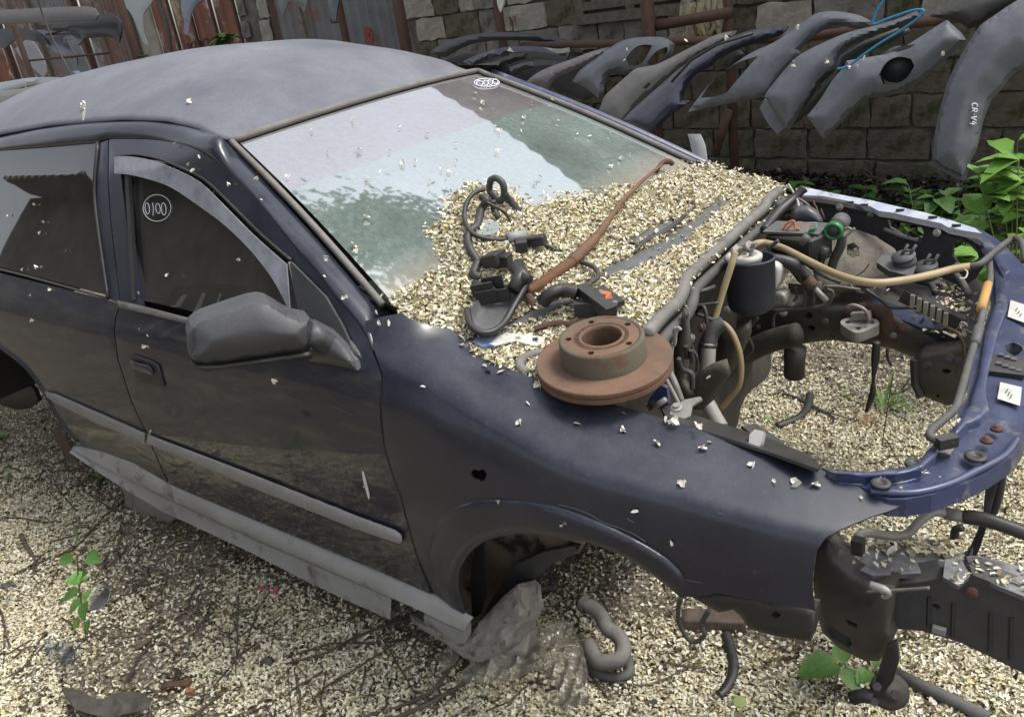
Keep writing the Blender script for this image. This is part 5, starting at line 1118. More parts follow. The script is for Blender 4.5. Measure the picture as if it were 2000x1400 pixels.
# dark arched bumpers
H0 = lambda p: Q(p, 700, 0)
La = Ld(1050, 120, 3.35)
def arch(p_out, p_in, label, y, m):
    o_ = [(700 + a * .35, b * .35) for a, b in p_out + p_in[::-1]]
    return hang('rear_bumper', label, 'bumper', o_, Ld(1000, 110, y), .05, 8, m)
arch([(395, 292), (450, 255), (520, 222), (640, 194), (800, 180), (1000, 190), (1150, 218), (1215, 250), (1255, 300)], [(470, 320), (530, 290), (570, 270), (650, 240), (800, 225), (1000, 232), (1090, 255), (1160, 285), (1215, 330)], 'large black arched bumper hanging highest behind the windscreen corner', 3.38, gpl2)
arch([(580, 345), (680, 300), (800, 268), (940, 258), (1060, 268), (1180, 295)], [(640, 372), (720, 332), (830, 300), (950, 288), (1060, 298), (1165, 325)], 'slim black arched bumper second from the top behind the roof', 3.30, bgl)
arch([(680, 385), (760, 340), (860, 305), (980, 292), (1080, 300), (1170, 320)], [(740, 405), (820, 365), (900, 335), (1000, 322), (1080, 330), (1160, 350)], 'third arched bumper from the top of the black stack', 3.22, MT['blackc'])
arch([(780, 410), (850, 375), (940, 345), (1040, 338), (1150, 345)], [(850, 432), (900, 400), (980, 372), (1060, 365), (1140, 375)], 'lowest arched bumper of the black stack behind the windscreen edge', 3.14, gpl2)
tp = Ld(1100, 100, 3.0)
hang('broken_trim', 'chrome edged torn strip end sticking out of the black arched bumpers', 'trim', [(1060, 92), (1090, 96), (1111, 93), (1112, 102), (1088, 104)], tp, .01, 5, MT['alu'], g=5, group='loose trim on the wall')
hang('wheel_liner', 'black liner panel hanging behind the arched bumpers', 'liner', H0([(480, 340), (620, 300), (900, 330), (1150, 340), (1300, 300), (1380, 300), (1340, 500), (1250, 560), (1050, 480), (900, 440), (700, 380)]), Ld(1020, 140, 3.5), .02, 14, MT['blackc'], g=12)
hang('front_wing_panel', 'dusty purple grey wing with whitish scratches behind the windscreen edge', 'car wing', H0([(940, 455), (980, 420), (1050, 382), (1180, 335), (1300, 290), (1400, 262), (1400, 290), (1330, 330), (1260, 370), (1160, 410), (1090, 450), (1060, 500)]), Ld(1110, 140, 2.9), .05, 14, lil)
hang('rear_bumper', 'grey bumper with a squared oval opening hanging behind the thick pipe post', 'bumper', H0([(1195, 455), (1230, 400), (1280, 355), (1370, 290), (1460, 235), (1560, 210), (1700, 210), (1760, 245), (1745, 310), (1700, 350), (1640, 390), (1560, 405), (1440, 400), (1390, 420), (1370, 470), (1368, 510), (1340, 550), (1262, 490)]), Ld(1200, 120, 2.95), .06, 14, gpl, holes=[H0([(1490, 330), (1540, 270), (1600, 250), (1640, 255), (1600, 330), (1560, 365), (1500, 365)]), H0([(1610, 350), (1660, 290), (1720, 262), (1725, 285), (1690, 340), (1620, 372)])])
hang('rear_bumper', 'wide dusty grey bumper with chalk scribbles and a small square cut out', 'bumper', [(1168, 222), (1180, 190), (1198, 172), (1225, 148), (1243, 134), (1275, 128), (1300, 118), (1345, 95), (1400, 68), (1440, 60), (1420, 80), (1360, 112), (1320, 140), (1290, 165), (1255, 195), (1232, 220), (1215, 246)], Ld(1240, 180, 2.75), .05, 16, dgr, holes=[[(1255, 172), (1266, 162), (1272, 163), (1262, 174)]])
nv = hang('rear_bumper', 'glossy navy bumper curving down beside the dusty grey one', 'bumper', [(1216, 236), (1240, 210), (1290, 166), (1330, 132), (1380, 98), (1440, 68), (1500, 52), (1540, 52), (1520, 70), (1450, 92), (1410, 110), (1385, 130), (1352, 150), (1336, 180), (1332, 196), (1350, 196), (1330, 210), (1300, 232), (1276, 258), (1255, 262)], Ld(1280, 200, 2.68), .06, 14, bgl)
mesh('trim_line', *tubeg(np.array(PP([(1312, 160), (1350, 118), (1400, 88), (1470, 66)], 'y', 2.62)), .008, 6), MT['blackc'], nv, True)
hang('front_bumper', 'matt grey bumper corner with a large triangular opening hanging right of the navy one', 'bumper', Q([(125, 625), (150, 590), (220, 500), (300, 420), (470, 300), (600, 240), (720, 160), (800, 100), (860, 70), (960, 65), (1090, 90), (1170, 135), (1060, 160), (960, 140), (880, 165), (790, 230), (745, 280), (755, 310), (700, 350), (620, 450), (560, 530), (450, 562), (340, 580)]), Ld(1480, 120, 2.62), .05, 16, gpl, holes=[Q([(195, 548), (240, 480), (300, 420), (400, 352), (515, 315), (440, 400), (380, 470), (320, 530)])])
cb = hang('rear_bumper', 'grey bumper end with a stepped lip and three deep ridges beside the blue twine', 'bumper', Q([(550, 540), (575, 500), (640, 420), (700, 350), (760, 300), (900, 230), (1030, 178), (1170, 145), (1300, 105), (1400, 62), (1440, 85), (1350, 130), (1150, 200), (1020, 262), (965, 320), (945, 390), (860, 470), (800, 560), (740, 640), (690, 720), (660, 700)]), Ld(1560, 150, 2.5), .08, 18, gpl)
shell('stepped_lip', Q([(525, 605), (550, 555), (600, 590), (700, 640), (690, 690), (660, 720), (625, 752), (570, 690)]), Ld(1520, 220, 2.5), gpl, cb, g=8, vec=(0, .03, 0))
for k in range(3): mesh('ridge', *tubeg(np.array(PP(Q([(690 + 22 * k, 700 - 15 * k), (820 + 25 * k, 560 - 10 * k), (955 + 12 * k, 420), (985 + 25 * k, 320 + 12 * k), (1100 + 30 * k, 250 + 8 * k), (1300 + 30 * k, 170)]), 'y', 2.46 + .03 * k)), .014, 6), gpl2, cb, True)
fl2 = Q([(790, 650), (860, 560), (930, 450), (990, 380), (1010, 340), (1130, 320), (1280, 290), (1400, 220), (1500, 155), (1570, 112), (1650, 185), (1675, 225), (1600, 295), (1450, 430), (1330, 500), (1230, 535), (1130, 550), (1050, 610), (960, 700), (880, 778)])
Lf = Ld(1720, 150, 2.35)
fb_ = hang('front_bumper', 'blue grey bumper cover with a round fog lamp recess hanging left of the right hand one', 'bumper', fl2, Lf, .07, 24, gpl, holes=[Q([(1188, 420), (1230, 350), (1300, 318), (1370, 330), (1388, 370), (1350, 430), (1290, 470), (1210, 472)])])
c = Lf(np.array(Q([(1270, 400)])))[0]
mesh('fog_lamp_recess', *lathe(c + (0, .10, 0), nz((.15, -1, .35)), [(.0, 0), (.035, 0), (.035, .0), (.075, .07), (.082, .085)], 26), gpl2, fb_, True)
fb_['label'] = 'blue grey bumper cover with a round fog lamp recess hanging left of the marked one'
shell('slot', Q([(1280, 272), (1340, 245), (1420, 235), (1380, 260), (1320, 278)]), lambda q: Lf(q) + np.array([0, -.075, 0]), MT['blackc'], fb_, g=6, th=.003)
LA_ = L_plane(P(1880, 180, y=2.05), (.35, -1, .25))
ra_ = Q([(1490, 910), (1498, 780), (1520, 650), (1545, 560), (1570, 470), (1610, 380), (1660, 290), (1700, 225), (1750, 150), (1830, 90), (1950, 10), (2100, -60), (2120, 250), (2020, 360), (1930, 420), (1880, 490), (1820, 550), (1790, 620), (1765, 700), (1735, 830), (1700, 900), (1672, 1002), (1600, 970)])
mk = hang('front_bumper', 'long grey bumper end hanging at the far right with white handwriting on it', 'bumper', ra_, LA_, .09, 30, gpl)
def write(strokes, lift, r, m, parent, name='handwriting'):
    m_ = MB()
    for s in strokes: m_.add(*tubeg(lift(np.array(spl(s, 4))), r, 5))
    return m_.build(name, m, parent, True)
Lm = L_crisp(LA_, cspl(ra_, 3), .09 * .38 + .006, 5, .09 * .6, 66)
LETT = {'C': [[(.8, .85), (.35, 1), (.05, .5), (.35, 0), (.85, .15)]], 'R': [[(.1, 0), (.1, .5), (.1, 1)], [(.1, 1), (.75, .9), (.65, .55), (.15, .5)], [(.3, .5), (.85, 0)]], '-': [[(.2, .5), (.7, .5)]], 'V': [[(.05, 1), (.42, 0)], [(.42, 0), (.85, 1)]], '4': [[(.4, 1), (.1, .4), (.85, .4)], [(.65, .75), (.6, -.1)]]}
cr_ = []
for k_, (ch, wd_, u0) in enumerate((('C', 8, 0), ('R', 9, 9.5), ('-', 6, 19), ('V', 9, 25), ('4', 9, 35))):
    for s_0 in LETT[ch]: cr_.append([(1899 - (u0 + u_ * wd_) * .08 + v__ * 11, 201 + (u0 + u_ * wd_) + v__ * 1.5) for u_, v__ in s_0])
write(cr_, lambda q: Lm(q) + np.array([0, -.004, 0]), .0026, MT['chalk'], mk)
shell('end_bracket', Q([(1492, 885), (1600, 880), (1690, 895), (1700, 920), (1672, 1000), (1600, 972), (1490, 912)]), lambda q: LA_(q) + np.array([0, -.03, 0]), gpl2, mk, g=8, vec=(0, .02, 0))
hang('front_bumper', 'black bumper piece with a clear lamp hanging in the top right corner', 'bumper', Q([(1470, 90), (1560, 40), (1680, -30), (1800, -60), (2100, -80), (1960, 20), (1830, 80), (1760, 130), (1690, 160), (1620, 120), (1540, 105)]), Ld(1850, 10, 2.2), .05, 16, MT['black'])
hang('trim_strip', 'narrow pale grey plastic strip standing behind the scuttle at the foot of the rack', 'trim', [(1343, 262), (1366, 262), (1376, 285), (1381, 328), (1358, 330), (1350, 290)], Ld(1360, 300, 1.6), .008, 8, mat('pale_grey_strip', (.33, .335, .34), .5, dust=.3), group='loose trim behind the car')
hang('bumper_grille', 'black mesh grille part between the navy and the triangular bumper', 'grille', Q([(310, 360), (330, 320), (400, 280), (450, 290), (400, 340), (340, 385)]), Ld(1430, 110, 2.9), .02, 6, MT['blackc'])
tw_ = thing('blue_twine', P(1720, 40, y=2.4), 'thin bright blue twine looped over the right hand bumpers', 'twine')
tube('twine', PP(Q([(960, 385), (1020, 370), (1100, 310), (1200, 240), (1300, 180), (1400, 110), (1440, 70), (1420, 55), (1360, 65), (1230, 110), (1160, 135), (1180, 60), (1235, -20)]), 'y', 2.30), .0055, MT['tealrope'], tw_)
# torn fluffy insulation on the wall
ins_t = thing('torn_insulation', P(1370, 40, y=3.7), 'ragged pale fibre insulation hanging from the wall above the rack', 'insulation')
m_ = MB(); g_ = np.random.default_rng(3)
for k in range(70):
    x = g_.uniform(1336, 1412); y0 = g_.uniform(-20, 20); y1 = y0 + g_.uniform(30, 82); yy = 3.72 + g_.uniform(-.06, .06)
    m_.add(*tubeg(spl(PP([(x, y0), (x + g_.normal(0, 5), (y0 + y1) / 2), (x + g_.normal(0, 8) - 3, y1)], 'y', yy), 4), np.interp(np.linspace(0, 1, 9), [0, .5, 1], [.02, .026, .006]), 5))
m_.build('fibre', mat('insulation_fibre', (.40, .37, .31), .95, c2=(.46, .38, .2), scale=6, bump=.9, bscale=60, stain=(.18, .15, .12), sthr=.6, sscale=9), ins_t, True)
# left stacked parts
GL = 'car body parts stacked on the left rack'
hang('long_bumper', 'very long straight grey bumper lying on top of the left rack', 'bumper', [(-60, 24), (0, 20), (80, 16), (160, 13), (184, 16), (192, 30), (186, 40), (120, 42), (40, 46), (-60, 50)], Ld(100, 30, 2.5), .04, 10, dgr, group=GL)
hang('rear_bumper', 'black curved bumper end drooping at the right end of the left rack', 'bumper', [(60, 52), (130, 44), (190, 32), (215, 28), (234, 40), (237, 62), (232, 84), (226, 78), (205, 72), (160, 76), (150, 64), (100, 60)], Ld(190, 60, 2.75), .05, 12, MT['blackc'], group=GL)
hang('front_wing_panel', 'dark blue wing hanging with its tip down below the left rack', 'car wing', [(70, 58), (110, 62), (140, 52), (166, 74), (152, 90), (140, 76), (128, 78), (148, 110), (151, 128), (135, 112), (100, 100), (85, 80)], Ld(120, 85, 2.8), .02, 8, bgl, group=GL)
hang('front_wing_panel', 'black wing hanging behind the leftmost rack post', 'car wing', [(-20, 58), (40, 55), (75, 66), (95, 88), (60, 80), (30, 78), (10, 96), (-20, 90)], Ld(30, 75, 2.7), .02, 8, MT['blackc'], group=GL)
hang('metal_sheet', 'silver grey sill panel leaning behind the antenna below the left rack', 'metal sheet', [(50, 78), (62, 80), (82, 110), (90, 140), (84, 152), (60, 130), (44, 118), (30, 96)], Ld(60, 110, 2.9), .02, 8, mat('silver_sheet', (.30, .31, .33), .5, dust=.4), group=GL)
hang('metal_sheet', 'grey metal panel standing upright beneath the left rack', 'metal sheet', [(124, 76), (150, 80), (165, 110), (178, 140), (170, 150), (150, 152), (140, 130), (128, 100)], Ld(150, 110, 3.0), .02, 8, mat('grey_sheet', (.20, .205, .21), .6, dust=.3, c2=(.14, .14, .15)), group=GL)
hang('silver_bumper', 'silver bumper lying behind the roof at the left edge', 'bumper', [(-40, 168), (10, 160), (60, 152), (110, 151), (140, 155), (120, 162), (70, 164), (20, 178), (-40, 200)], Ld(50, 165, 2.0), .04, 10, mat('silver_paint', (.42, .43, .45), .35, coat=.4, dust=.4), group=GL)
hang('silver_bumper', 'second silver bumper with a dark lower grille lying left of the first behind the roof', 'bumper', [(-60, 182), (0, 178), (50, 172), (90, 160), (130, 158), (100, 172), (60, 186), (10, 200), (-60, 215)], Ld(50, 180, 1.8), .03, 10, mat('silver_dusty', (.30, .30, .30), .5, dust=.7), group=GL)
# hung wings above
lw = mat('pale_green_wing', (.34, .38, .36), .45, dust=.4); bw = mat('slate_blue_wing', (.13, .15, .21), .4, coat=.4, dust=.4)
GW = 'car wings hung along the top'
hang('front_wing_panel', 'pale green wing with a pointed tip hanging before the plastered wall', 'car wing', [(226, -20), (262, -20), (300, -20), (296, 4), (285, 20), (279, 34), (279, 62), (288, 88), (280, 84), (270, 60), (262, 40), (252, 22), (240, 10)], Ld(265, 30, 3.5), .03, 9, lw, group=GW)
hang('front_wing_panel', 'slate blue wing arching down before the rusty gate', 'car wing', [(350, -25), (402, -25), (398, -2), (385, 8), (373, 28), (369, 52), (367, 70), (361, 66), (359, 40), (354, 16)], Ld(375, 20, 3.4), .03, 8, bw, group=GW)
hang('front_wing_panel', 'dark grey wing with a narrow tip hanging before the grey sheets', 'car wing', [(536, -25), (600, -25), (598, 10), (594, 26), (586, 14), (572, 5), (563, 6), (556, 22), (552, 31), (546, 16)], Ld(570, 5, 3.5), .03, 8, mat('dark_grey_wing', (.10, .105, .11), .5, dust=.4), group=GW)
hang('front_wing_panel', 'small dark blue wing tip hanging left of the hooked post', 'car wing', [(634, -25), (668, -25), (660, 10), (656, 40), (650, 34), (644, 14)], Ld(650, 5, 3.5), .02, 8, bgl, group=GW)
hang('rubber_seal', 'black door seal hanging down in front of the rusty gate', 'seal', [(303, -20), (309, 10), (320, 40), (328, 70), (334, 115), (337, 114), (332, 70), (325, 38), (314, 8), (309, -20)], Ld(320, 50, 3.5), .01, 4, MT['blackc'], g=5, group='seals hanging by the gate')
hang('broken_trim', 'white pointed plastic splinter hanging before the block wall', 'trim', [(970, -20), (986, -20), (984, 5), (977, 25), (971, 8)], Ld(978, 5, 3.6), .01, 5, MT['white'], g=5, group='loose trim on the wall')
t_ = thing('rusty_post', P(975, 30, y=3.7) * (1, 1, 0), 'thin dark post against the middle of the block wall', 'post'); vpost(976, 40, 3.72, .036, 0, 2.6, 'pipe', t_)
# antenna on the car roof
tube('antenna', PP([(143, 154), (125, 120), (100, 70), (82, 25), (70, -20)], 'y', .18), .004, MT['rubber'], car)
ab = spl([(138, 154), (141, 140), (155, 152), (152, 158)], 2, True)
shell('antenna_base', ab, L_puff(Ly(.18), ab, .01, 5), mat('blue_base', (.08, .09, .2), .4), car, g=4, vec=(0, .03, 0))

# ------------------------------------------------------------------ shed on the viewer's side, mirrored in the side windows
shd = thing('near_shed', (-6, -3.4, 0), 'grey rendered shed with corrugated roof beside the yard', 'shed')
rend = mat('grey_render', (.22, .21, .19), .95, c2=(.13, .125, .112), scale=3, bump=.4, stain=(.19, .18, .165), sthr=.58, sscale=2)
mesh('shed_wall', *boxg((-6.2, -3.5, 1.55), (1, .06, 0), 9.4, .25, 3.1), rend, shd)
wd = mesh('shed_window', *boxg((-5.2, -3.31, 1.35), (1, .06, 0), 1.5, .10, 1.0), wfm, shd)
mesh('pane', *boxg((-5.2, -3.25, 1.35), (1, .06, 0), 1.3, .04, .82), MT['blackc'], wd)
for dx in (-.33, 0, .33): mesh('glazing_bar', *boxg((-5.2 + dx, -3.215, 1.35), (0, 0, 1), .84, .03, .03), MT['white'], wd)
V = []
for i in range(150):
    x = -11 + 9.6 * i / 149; h = .035 * math.sin(i * 1.45); V += [(x, -2.95 + .06 * (x + 6), 3.05 + h), (x, -5.6, 3.9 + h)]
o = mesh('shed_roof', V, [(2 * i, 2 * i + 1, 2 * i + 3, 2 * i + 2) for i in range(149)], slate, shd); sf = o.modifiers.new('t', 'SOLIDIFY'); sf.thickness = .012

# ------------------------------------------------------------------ things lying on the car
def hp(px_, py_, up=0): 
    X = Lp(np.array([(px_, py_)], float))[0]; return X + nz(CC - X) * up * 1.5
def hps(pts, up): return [hp(a, b, up if np.isscalar(up) else np.interp(i / max(1, len(pts) - 1), np.linspace(0, 1, len(up)), up)) for i, (a, b) in enumerate(pts)]
# brake disc
dc = P(1179, 697, z=.876); dax = nz((.06, -.10, 1))
disc = thing('brake_disc', dc, 'rusty brake disc with five bolt holes lying on the corner of the engine bay', 'brake disc')
R0 = .1405
mesh('rotor', *lathe(dc - dax * .012, dax, [(.074, -.012), (R0, -.012), (R0, -.002), (R0 - .006, -.001), (R0 - .006, .001), (R0, .002), (R0, .010), (R0 - .002, .012), (.080, .012), (.076, .010), (.074, -.012)], 72, False), MT['rustd'], disc)
mesh('hat_wall', *lathe(dc, dax, [(.0885, -.004), (.0875, .046), (.085, .050), (.077, .050), (.080, -.004)], 64, False), MT['rusth'], disc, True)
# hat face with real holes (built flat and cut in sight-line space)
fc = dc + dax * .0495
def disc_px(c, r, n=40, ax=dax):
    a, b, d = frame(ax); return [tuple(proj(c + a * r * math.cos(t) + b * r * math.sin(t))[0]) for t in np.linspace(0, 2 * math.pi, n, endpoint=False)]
a_, b_, _ = frame(dax); hl_ = []
for k in range(5):
    t = k * 2 * math.pi / 5 + .62; hl_.append(disc_px(fc + (a_ * math.cos(t) + b_ * math.sin(t)) * .067, .0068, 14))
face = shell('hat_face', disc_px(fc, .0852, 64), L_plane(fc, dax), MT['rustd'], disc, holes=[disc_px(fc, .0420, 40)] + hl_, g=9, vec=-dax * .008, smooth=False)
mesh('centre_ring', *lathe(fc, dax, [(.0415, -.05), (.0415, -.008), (.0415, .0015), (.046, .0015), (.047, .0), (.056, .0), (.057, .001), (.058, 0)], 48, False), MT['rustd'], disc, True)
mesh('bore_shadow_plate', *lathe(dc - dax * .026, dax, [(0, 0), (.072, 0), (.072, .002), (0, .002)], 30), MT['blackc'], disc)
# wiper arm (part of the car)
wv = hp(1030, 575, .02); tip = Lws(np.array([(1294, 322)]))[0]; tip = tip + (CC - tip) * .03
wa = PP([(1030, 568), (1060, 552), (1092, 528), (1116, 512)], 'y', float(wv[1]), float(wv[1]) + .16)
e1 = np.array(wa[-1]); pts = [e1] + hps([(1140, 488), (1165, 462), (1190, 428), (1215, 394), (1250, 358), (1275, 336)], [.05, .05, .05, .045, .04, .04]) + [tip]
mesh('wiper_arm_head', *tubeg(spl([np.array(p) for p in wa], 5), [.011] * 3 + [.014] * 13, 8), mat('orange_rust', (.17, .075, .035), .8, c2=(.10, .048, .026), scale=12, bump=.3), car, True)
arm = bpy.data.objects['wiper_arm_head']
mesh('wiper_arm', *tubeg(spl([p for p in pts], 4), np.interp(np.linspace(0, 1, 29), [0, .1, .3, .5, 1], [.015, .015, .011, .006, .0045]), 8), mat('rust_brown_arm', (.19, .085, .038), .75, c2=(.11, .052, .026), scale=12, bump=.3, dust=.15), car, True)
mesh('wiper_hook', *tubeg(spl([tip + (tip - e1) * -.09, tip + (0, 0, .006), tip + (.012, .025, .004), tip + (.016, .035, -.006)], 4), [.007] * 5 + [.009] * 8, 8), MT['rust'], car, True)
pv = hp(1046, 640, .0); mesh('wiper_spindle', *tubeg(np.array([P(1030, 572, y=float(wv[1])), P(1042, 605, y=float(wv[1])), P(1048, 638, y=float(wv[1]))]), [.010, .011, .012], 10), MT['rust'], car, True)
# wiring harness on the windscreen
har = thing('wiring_harness', hp(960, 420), 'tangled black wiring harness with a rubber grommet lying on the petals before the windscreen', 'wiring')
K = MT['black']; KB = MT['blackc']
gr = [(958, 352), (968, 348), (980, 356), (985, 372), (982, 388), (974, 392), (966, 384), (956, 372)]
G = Lp(np.array([(968, 400)]))[0]
gp = [P(a, b, y=float(G[1])) for a, b in gr]
mesh('grommet', *tubeg(spl(gp + [gp[0]], 4), .009, 8), MT['mirror'], har, True)
for pl, r, up in (([(940, 385), (950, 392), (940, 410), (932, 440), (918, 452), (913, 470), (920, 490), (934, 512)], .0105, [.06, .06, .03, .016, .012, .012, .012, .012]),
                  ([(945, 370), (925, 378), (910, 400), (908, 430), (922, 455), (950, 466), (985, 468), (1010, 462)], .0060, [.07, .07, .05, .03, .02, .015, .012, .014]),
                  ([(984, 378), (995, 392), (1008, 408), (1018, 425)], .0095, [.06, .03, .01, -.01]), ([(962, 392), (966, 412), (975, 430), (986, 448)], .0085, [.05, .02, .01, 0]),
                  ([(950, 395), (975, 408), (990, 420), (998, 435)], .004, [.06, .05, .03, .01]), ([(1010, 462), (1030, 464), (1060, 476), (1092, 492)], .006, .012),
                  ([(934, 512), (928, 525), (925, 536), (938, 542)], .011, .012), ([(1135, 512), (1160, 522), (1168, 540), (1150, 556), (1138, 580), (1136, 598)], .006, [.03, .04, .04, .04, .03, .02])):
    tube('cable', hps(pl, up), r, K, har)
mesh('tape_joint', *tubeg(np.array(hps([(992, 464), (1024, 458)], .02)), .012, 10), mat('grey_tape', (.30, .30, .29), .6), har, True)
for (a, b, L_, W_, H_, d) in ((1047, 470, .05, .03, .025, (1, .3, .1)), (1018, 480, .03, .04, .03, (1, .8, 0)), (966, 505, .045, .05, .03, (1, .1, .2)), (978, 508, .05, .035, .03, (1, .2, 0))):
    o = mesh('connector', *boxg(hp(a, b, .022), d, L_, W_, H_), KB, har); o.modifiers.new('b', 'BEVEL').width = .003
# black bracket with two pipes
brk = thing('plastic_bracket', hp(960, 600), 'broken black plastic trough lying on the petals left of the rusty wiper pivot', 'bracket')
Lt = lambda q: (lambda X: X + (CC - X) * .035)(Lp(q))
tr_ = spl([(917, 612), (930, 590), (950, 566), (980, 556), (1010, 562), (1012, 585), (990, 620), (965, 642), (940, 648), (922, 636)], 3, True)
shell('tray', tr_, L_puff(Lt, tr_, -.02, 14, (0, 0, 1)), MT['plast'], brk, g=6, th=.006)
mesh('rim', *tubeg(Lt(np.array(spl([(912, 604), (918, 632), (935, 648), (960, 648), (985, 630), (1005, 596), (1025, 560), (1034, 545)], 4))), .008, 8), KB, brk, True)
for a, b in ((942, 566), (962, 552), (975, 578), (950, 580)): mesh('rib', *boxg(hp(a, b, .05), nz((1, .5, .1)), .05, .008, .03), KB, brk)
for pl in ([(1003, 520), (1030, 548)], [(1012, 516), (1016, 540), (1002, 566)]): mesh('socket', *tubeg(np.array(hps(pl, .06)), .016, 10), KB, brk, True)
mesh('arm', *tubeg(np.array(hps([(922, 556), (940, 562), (960, 566)], .03)), .014, 8), KB, brk, True)
# ribbed hose with box
rh = thing('ribbed_hose', hp(1110, 580), 'black ribbed hose with a long box connector lying right of the wiper pivot', 'hose')
ribbed('hose', hps([(1058, 592), (1075, 574), (1100, 566), (1128, 572)], [.03, .045, .045, .04]), .016, KB, rh, pitch=.007, amp=.12)
mesh('box', *boxg((hp(1140, 572, .04) + hp(1188, 602, .04)) / 2, hp(1188, 602, .03) - hp(1140, 566, .03), .115, .030, .026), KB, rh)
mesh('rubber_cap', *boxg(hp(1146, 600, .02), (1, .4, 0), .05, .04, .03), K, rh)
cw = thing('fuse_strip', hp(1185, 578), 'small open fuse strip with an orange clip beside the ribbed hose', 'fuse strip')
mesh('strip', *boxg(hp(1186, 580, .03), hp(1206, 596, .03) - hp(1164, 566, .03), .085, .035, .012), KB, cw)
for k in range(4): mesh('metal_contact', *boxg(hp(1174 + k * 9, 570 + k * 7, .04), (1, 1, 0), .010, .012, .006), MT['alu'], cw)
mesh('orange_clip', *boxg(hp(1182, 576, .047), (1, -.3, 0), .022, .018, .012), MT['orange'], cw); mesh('orange_clip', *boxg(hp(1186, 582, .05), (0, 1, .3), .026, .008, .008), MT['orange'], cw)
# rusty strip beneath
rs_ = thing('rusty_strip', hp(1090, 630), 'thin rusty metal strip lying on the scuttle behind the brake disc', 'metal strip')
mesh('strip', *tubeg(spl(hps([(1045, 642), (1080, 632), (1120, 632), (1150, 618)], .012), 4), .007, 6), MT['rust'], rs_)
# blue and white card
cd = thing('parking_card', hp(990, 675), 'creased blue and white plastic card blade lying between petals and brake disc', 'card')
Lcd = lambda q: Lp(q) + np.array([0, 0, .016])
shell('card', [(975, 668), (990, 662), (1022, 666), (1050, 668), (1066, 672), (1064, 682), (1050, 688), (1030, 684), (1010, 678), (985, 684), (968, 688), (958, 684)], Lcd, MT['sticker'], cd, g=8, th=.003)
shell('blue_end', [(930, 672), (950, 670), (975, 668), (958, 684), (968, 688), (945, 690), (926, 680)], Lcd, mat('blue_card', (.03, .08, .25), .4, c2=(.3, .36, .45), scale=18), cd, g=8, th=.003)
shell('slot', [(1042, 674), (1052, 673), (1053, 678), (1043, 679)], lambda q: Lcd(q) + np.array([0, 0, .002]), KB, cd, g=6, th=.001)
fl3 = thing('rubber_bush', hp(1030, 705), 'grey rubber ring half under the brake disc', 'rubber ring')
mesh('ring', *tubeg(spl(hps([(1060, 690), (1035, 695), (1018, 706), (1016, 718), (1030, 730)], .01), 4), .012, 8), MT['rubberg'], fl3, True)
gb_ = thing('glass_bottom', hp(950, 448), 'round clear lid lying among the petals below the harness loop', 'lid')
mesh('lid', *lathe(hp(948, 448, .012), (.3, -.2, 1), [(0, 0), (.030, 0), (.034, .003), (.034, .006), (.030, .004), (0, .004)], 26), mat('milky_lid', (.28, .33, .33), .25, dust=.3), gb_, True)
bl = thing('wiper_blade_piece', hp(1310, 440), 'broken black wiper blade piece hooked at one end on the far scuttle', 'wiper blade')
tube('blade', hps([(1240, 492), (1262, 470), (1290, 458), (1312, 444), (1335, 424), (1357, 404), (1352, 396), (1320, 392)], .018), [.004, .008, .009, .009, .006, .005, .004, .004], K, bl)
tg = thing('bent_rod', hp(1250, 480), 'short bent metal rod on the petals below the wiper tip', 'rod'); tube('rod', hps([(1190, 462), (1212, 472), (1245, 476), (1232, 484), (1205, 494)], .014), .004, MT['grime'], tg)

# handwriting in chalk marker on the glass, part of each pane
Lg = Lin(Lb, .019)
def ring(cx, cy, rx, ry, n=26, a0=.3, ph=0): return [(cx + rx * math.cos(a0 + t), cy + ry * math.sin(a0 + t)) for t in np.linspace(0, 6.5, n)]
def zero(cx, cy, rx, ry): return [(cx + rx * math.cos(t) + 1.0 * math.sin(t), cy + ry * math.sin(t)) for t in np.linspace(-1.5, 5.0, 13)]
write([ring(295, 410, 27, 26)] + [zero(276, 411, 4.2, 11), [(286, 400), (288, 412), (287, 425)], zero(297, 411, 4.2, 10), zero(308, 412, 4.5, 12)], Lg, .0011, MT['chalk'], glass, 'chalk_number')
Lh = lambda q: Lws(q) + np.array([.002, 0, .004])
write([[(700 + x * .35, y * .35) for x, y in s] for s in (ring(715, 468, 70, 22), zero(675, 472, 18, 14), zero(710, 470, 12, 14), zero(735, 467, 13, 14), zero(763, 463, 14, 14))], Lh, .0016, MT['chalk'], wsh, 'chalk_number')

# ------------------------------------------------------------------ single petals stuck to the bodywork
pm = []
for k in range(4):
    o_ = petal_cloud('petal_proto', np.array([[0, 0, 0], [.004, .002, .001], [-.002, .004, .003]])[:1 + k % 3], np.array([[0, 0, 1.]] * (1 + k % 3)), .0165, kind=None, tilt=1.0, seed=40 + k, cols=[(.78, .74, .62), (.74, .70, .55), (.8, .78, .7)])
    pm.append(o_.data); bpy.data.objects.remove(o_)
ptot = 0
def petals(pts, lift, label, group, sc=1.0, label_fn=None):
    global ptot
    for (a, b) in pts:
        X = lift(np.array([(a, b)], float))[0]; Xa = lift(np.array([(a + 6, b)], float))[0]; Xb = lift(np.array([(a, b + 6)], float))[0]
        n = nz(np.cross(Xb - X, Xa - X)); n = n if n @ (CC - X) > 0 else -n
        o_ = bpy.data.objects.new('petal', random.choice(pm)); COL.objects.link(o_); o_.location = tuple(X + n * .003)
        o_.rotation_mode = 'QUATERNION'; o_.rotation_quaternion = Vector(n).to_track_quat('Z', 'Y') @ Matrix.Rotation(random.uniform(0, 6.28), 3, 'Z').to_quaternion(); s_ = sc * random.uniform(.75, 1.2); o_.scale = (s_,) * 3
        setp(o_, label if label_fn is None else label_fn(a, b), 'petal', group); ptot += 1
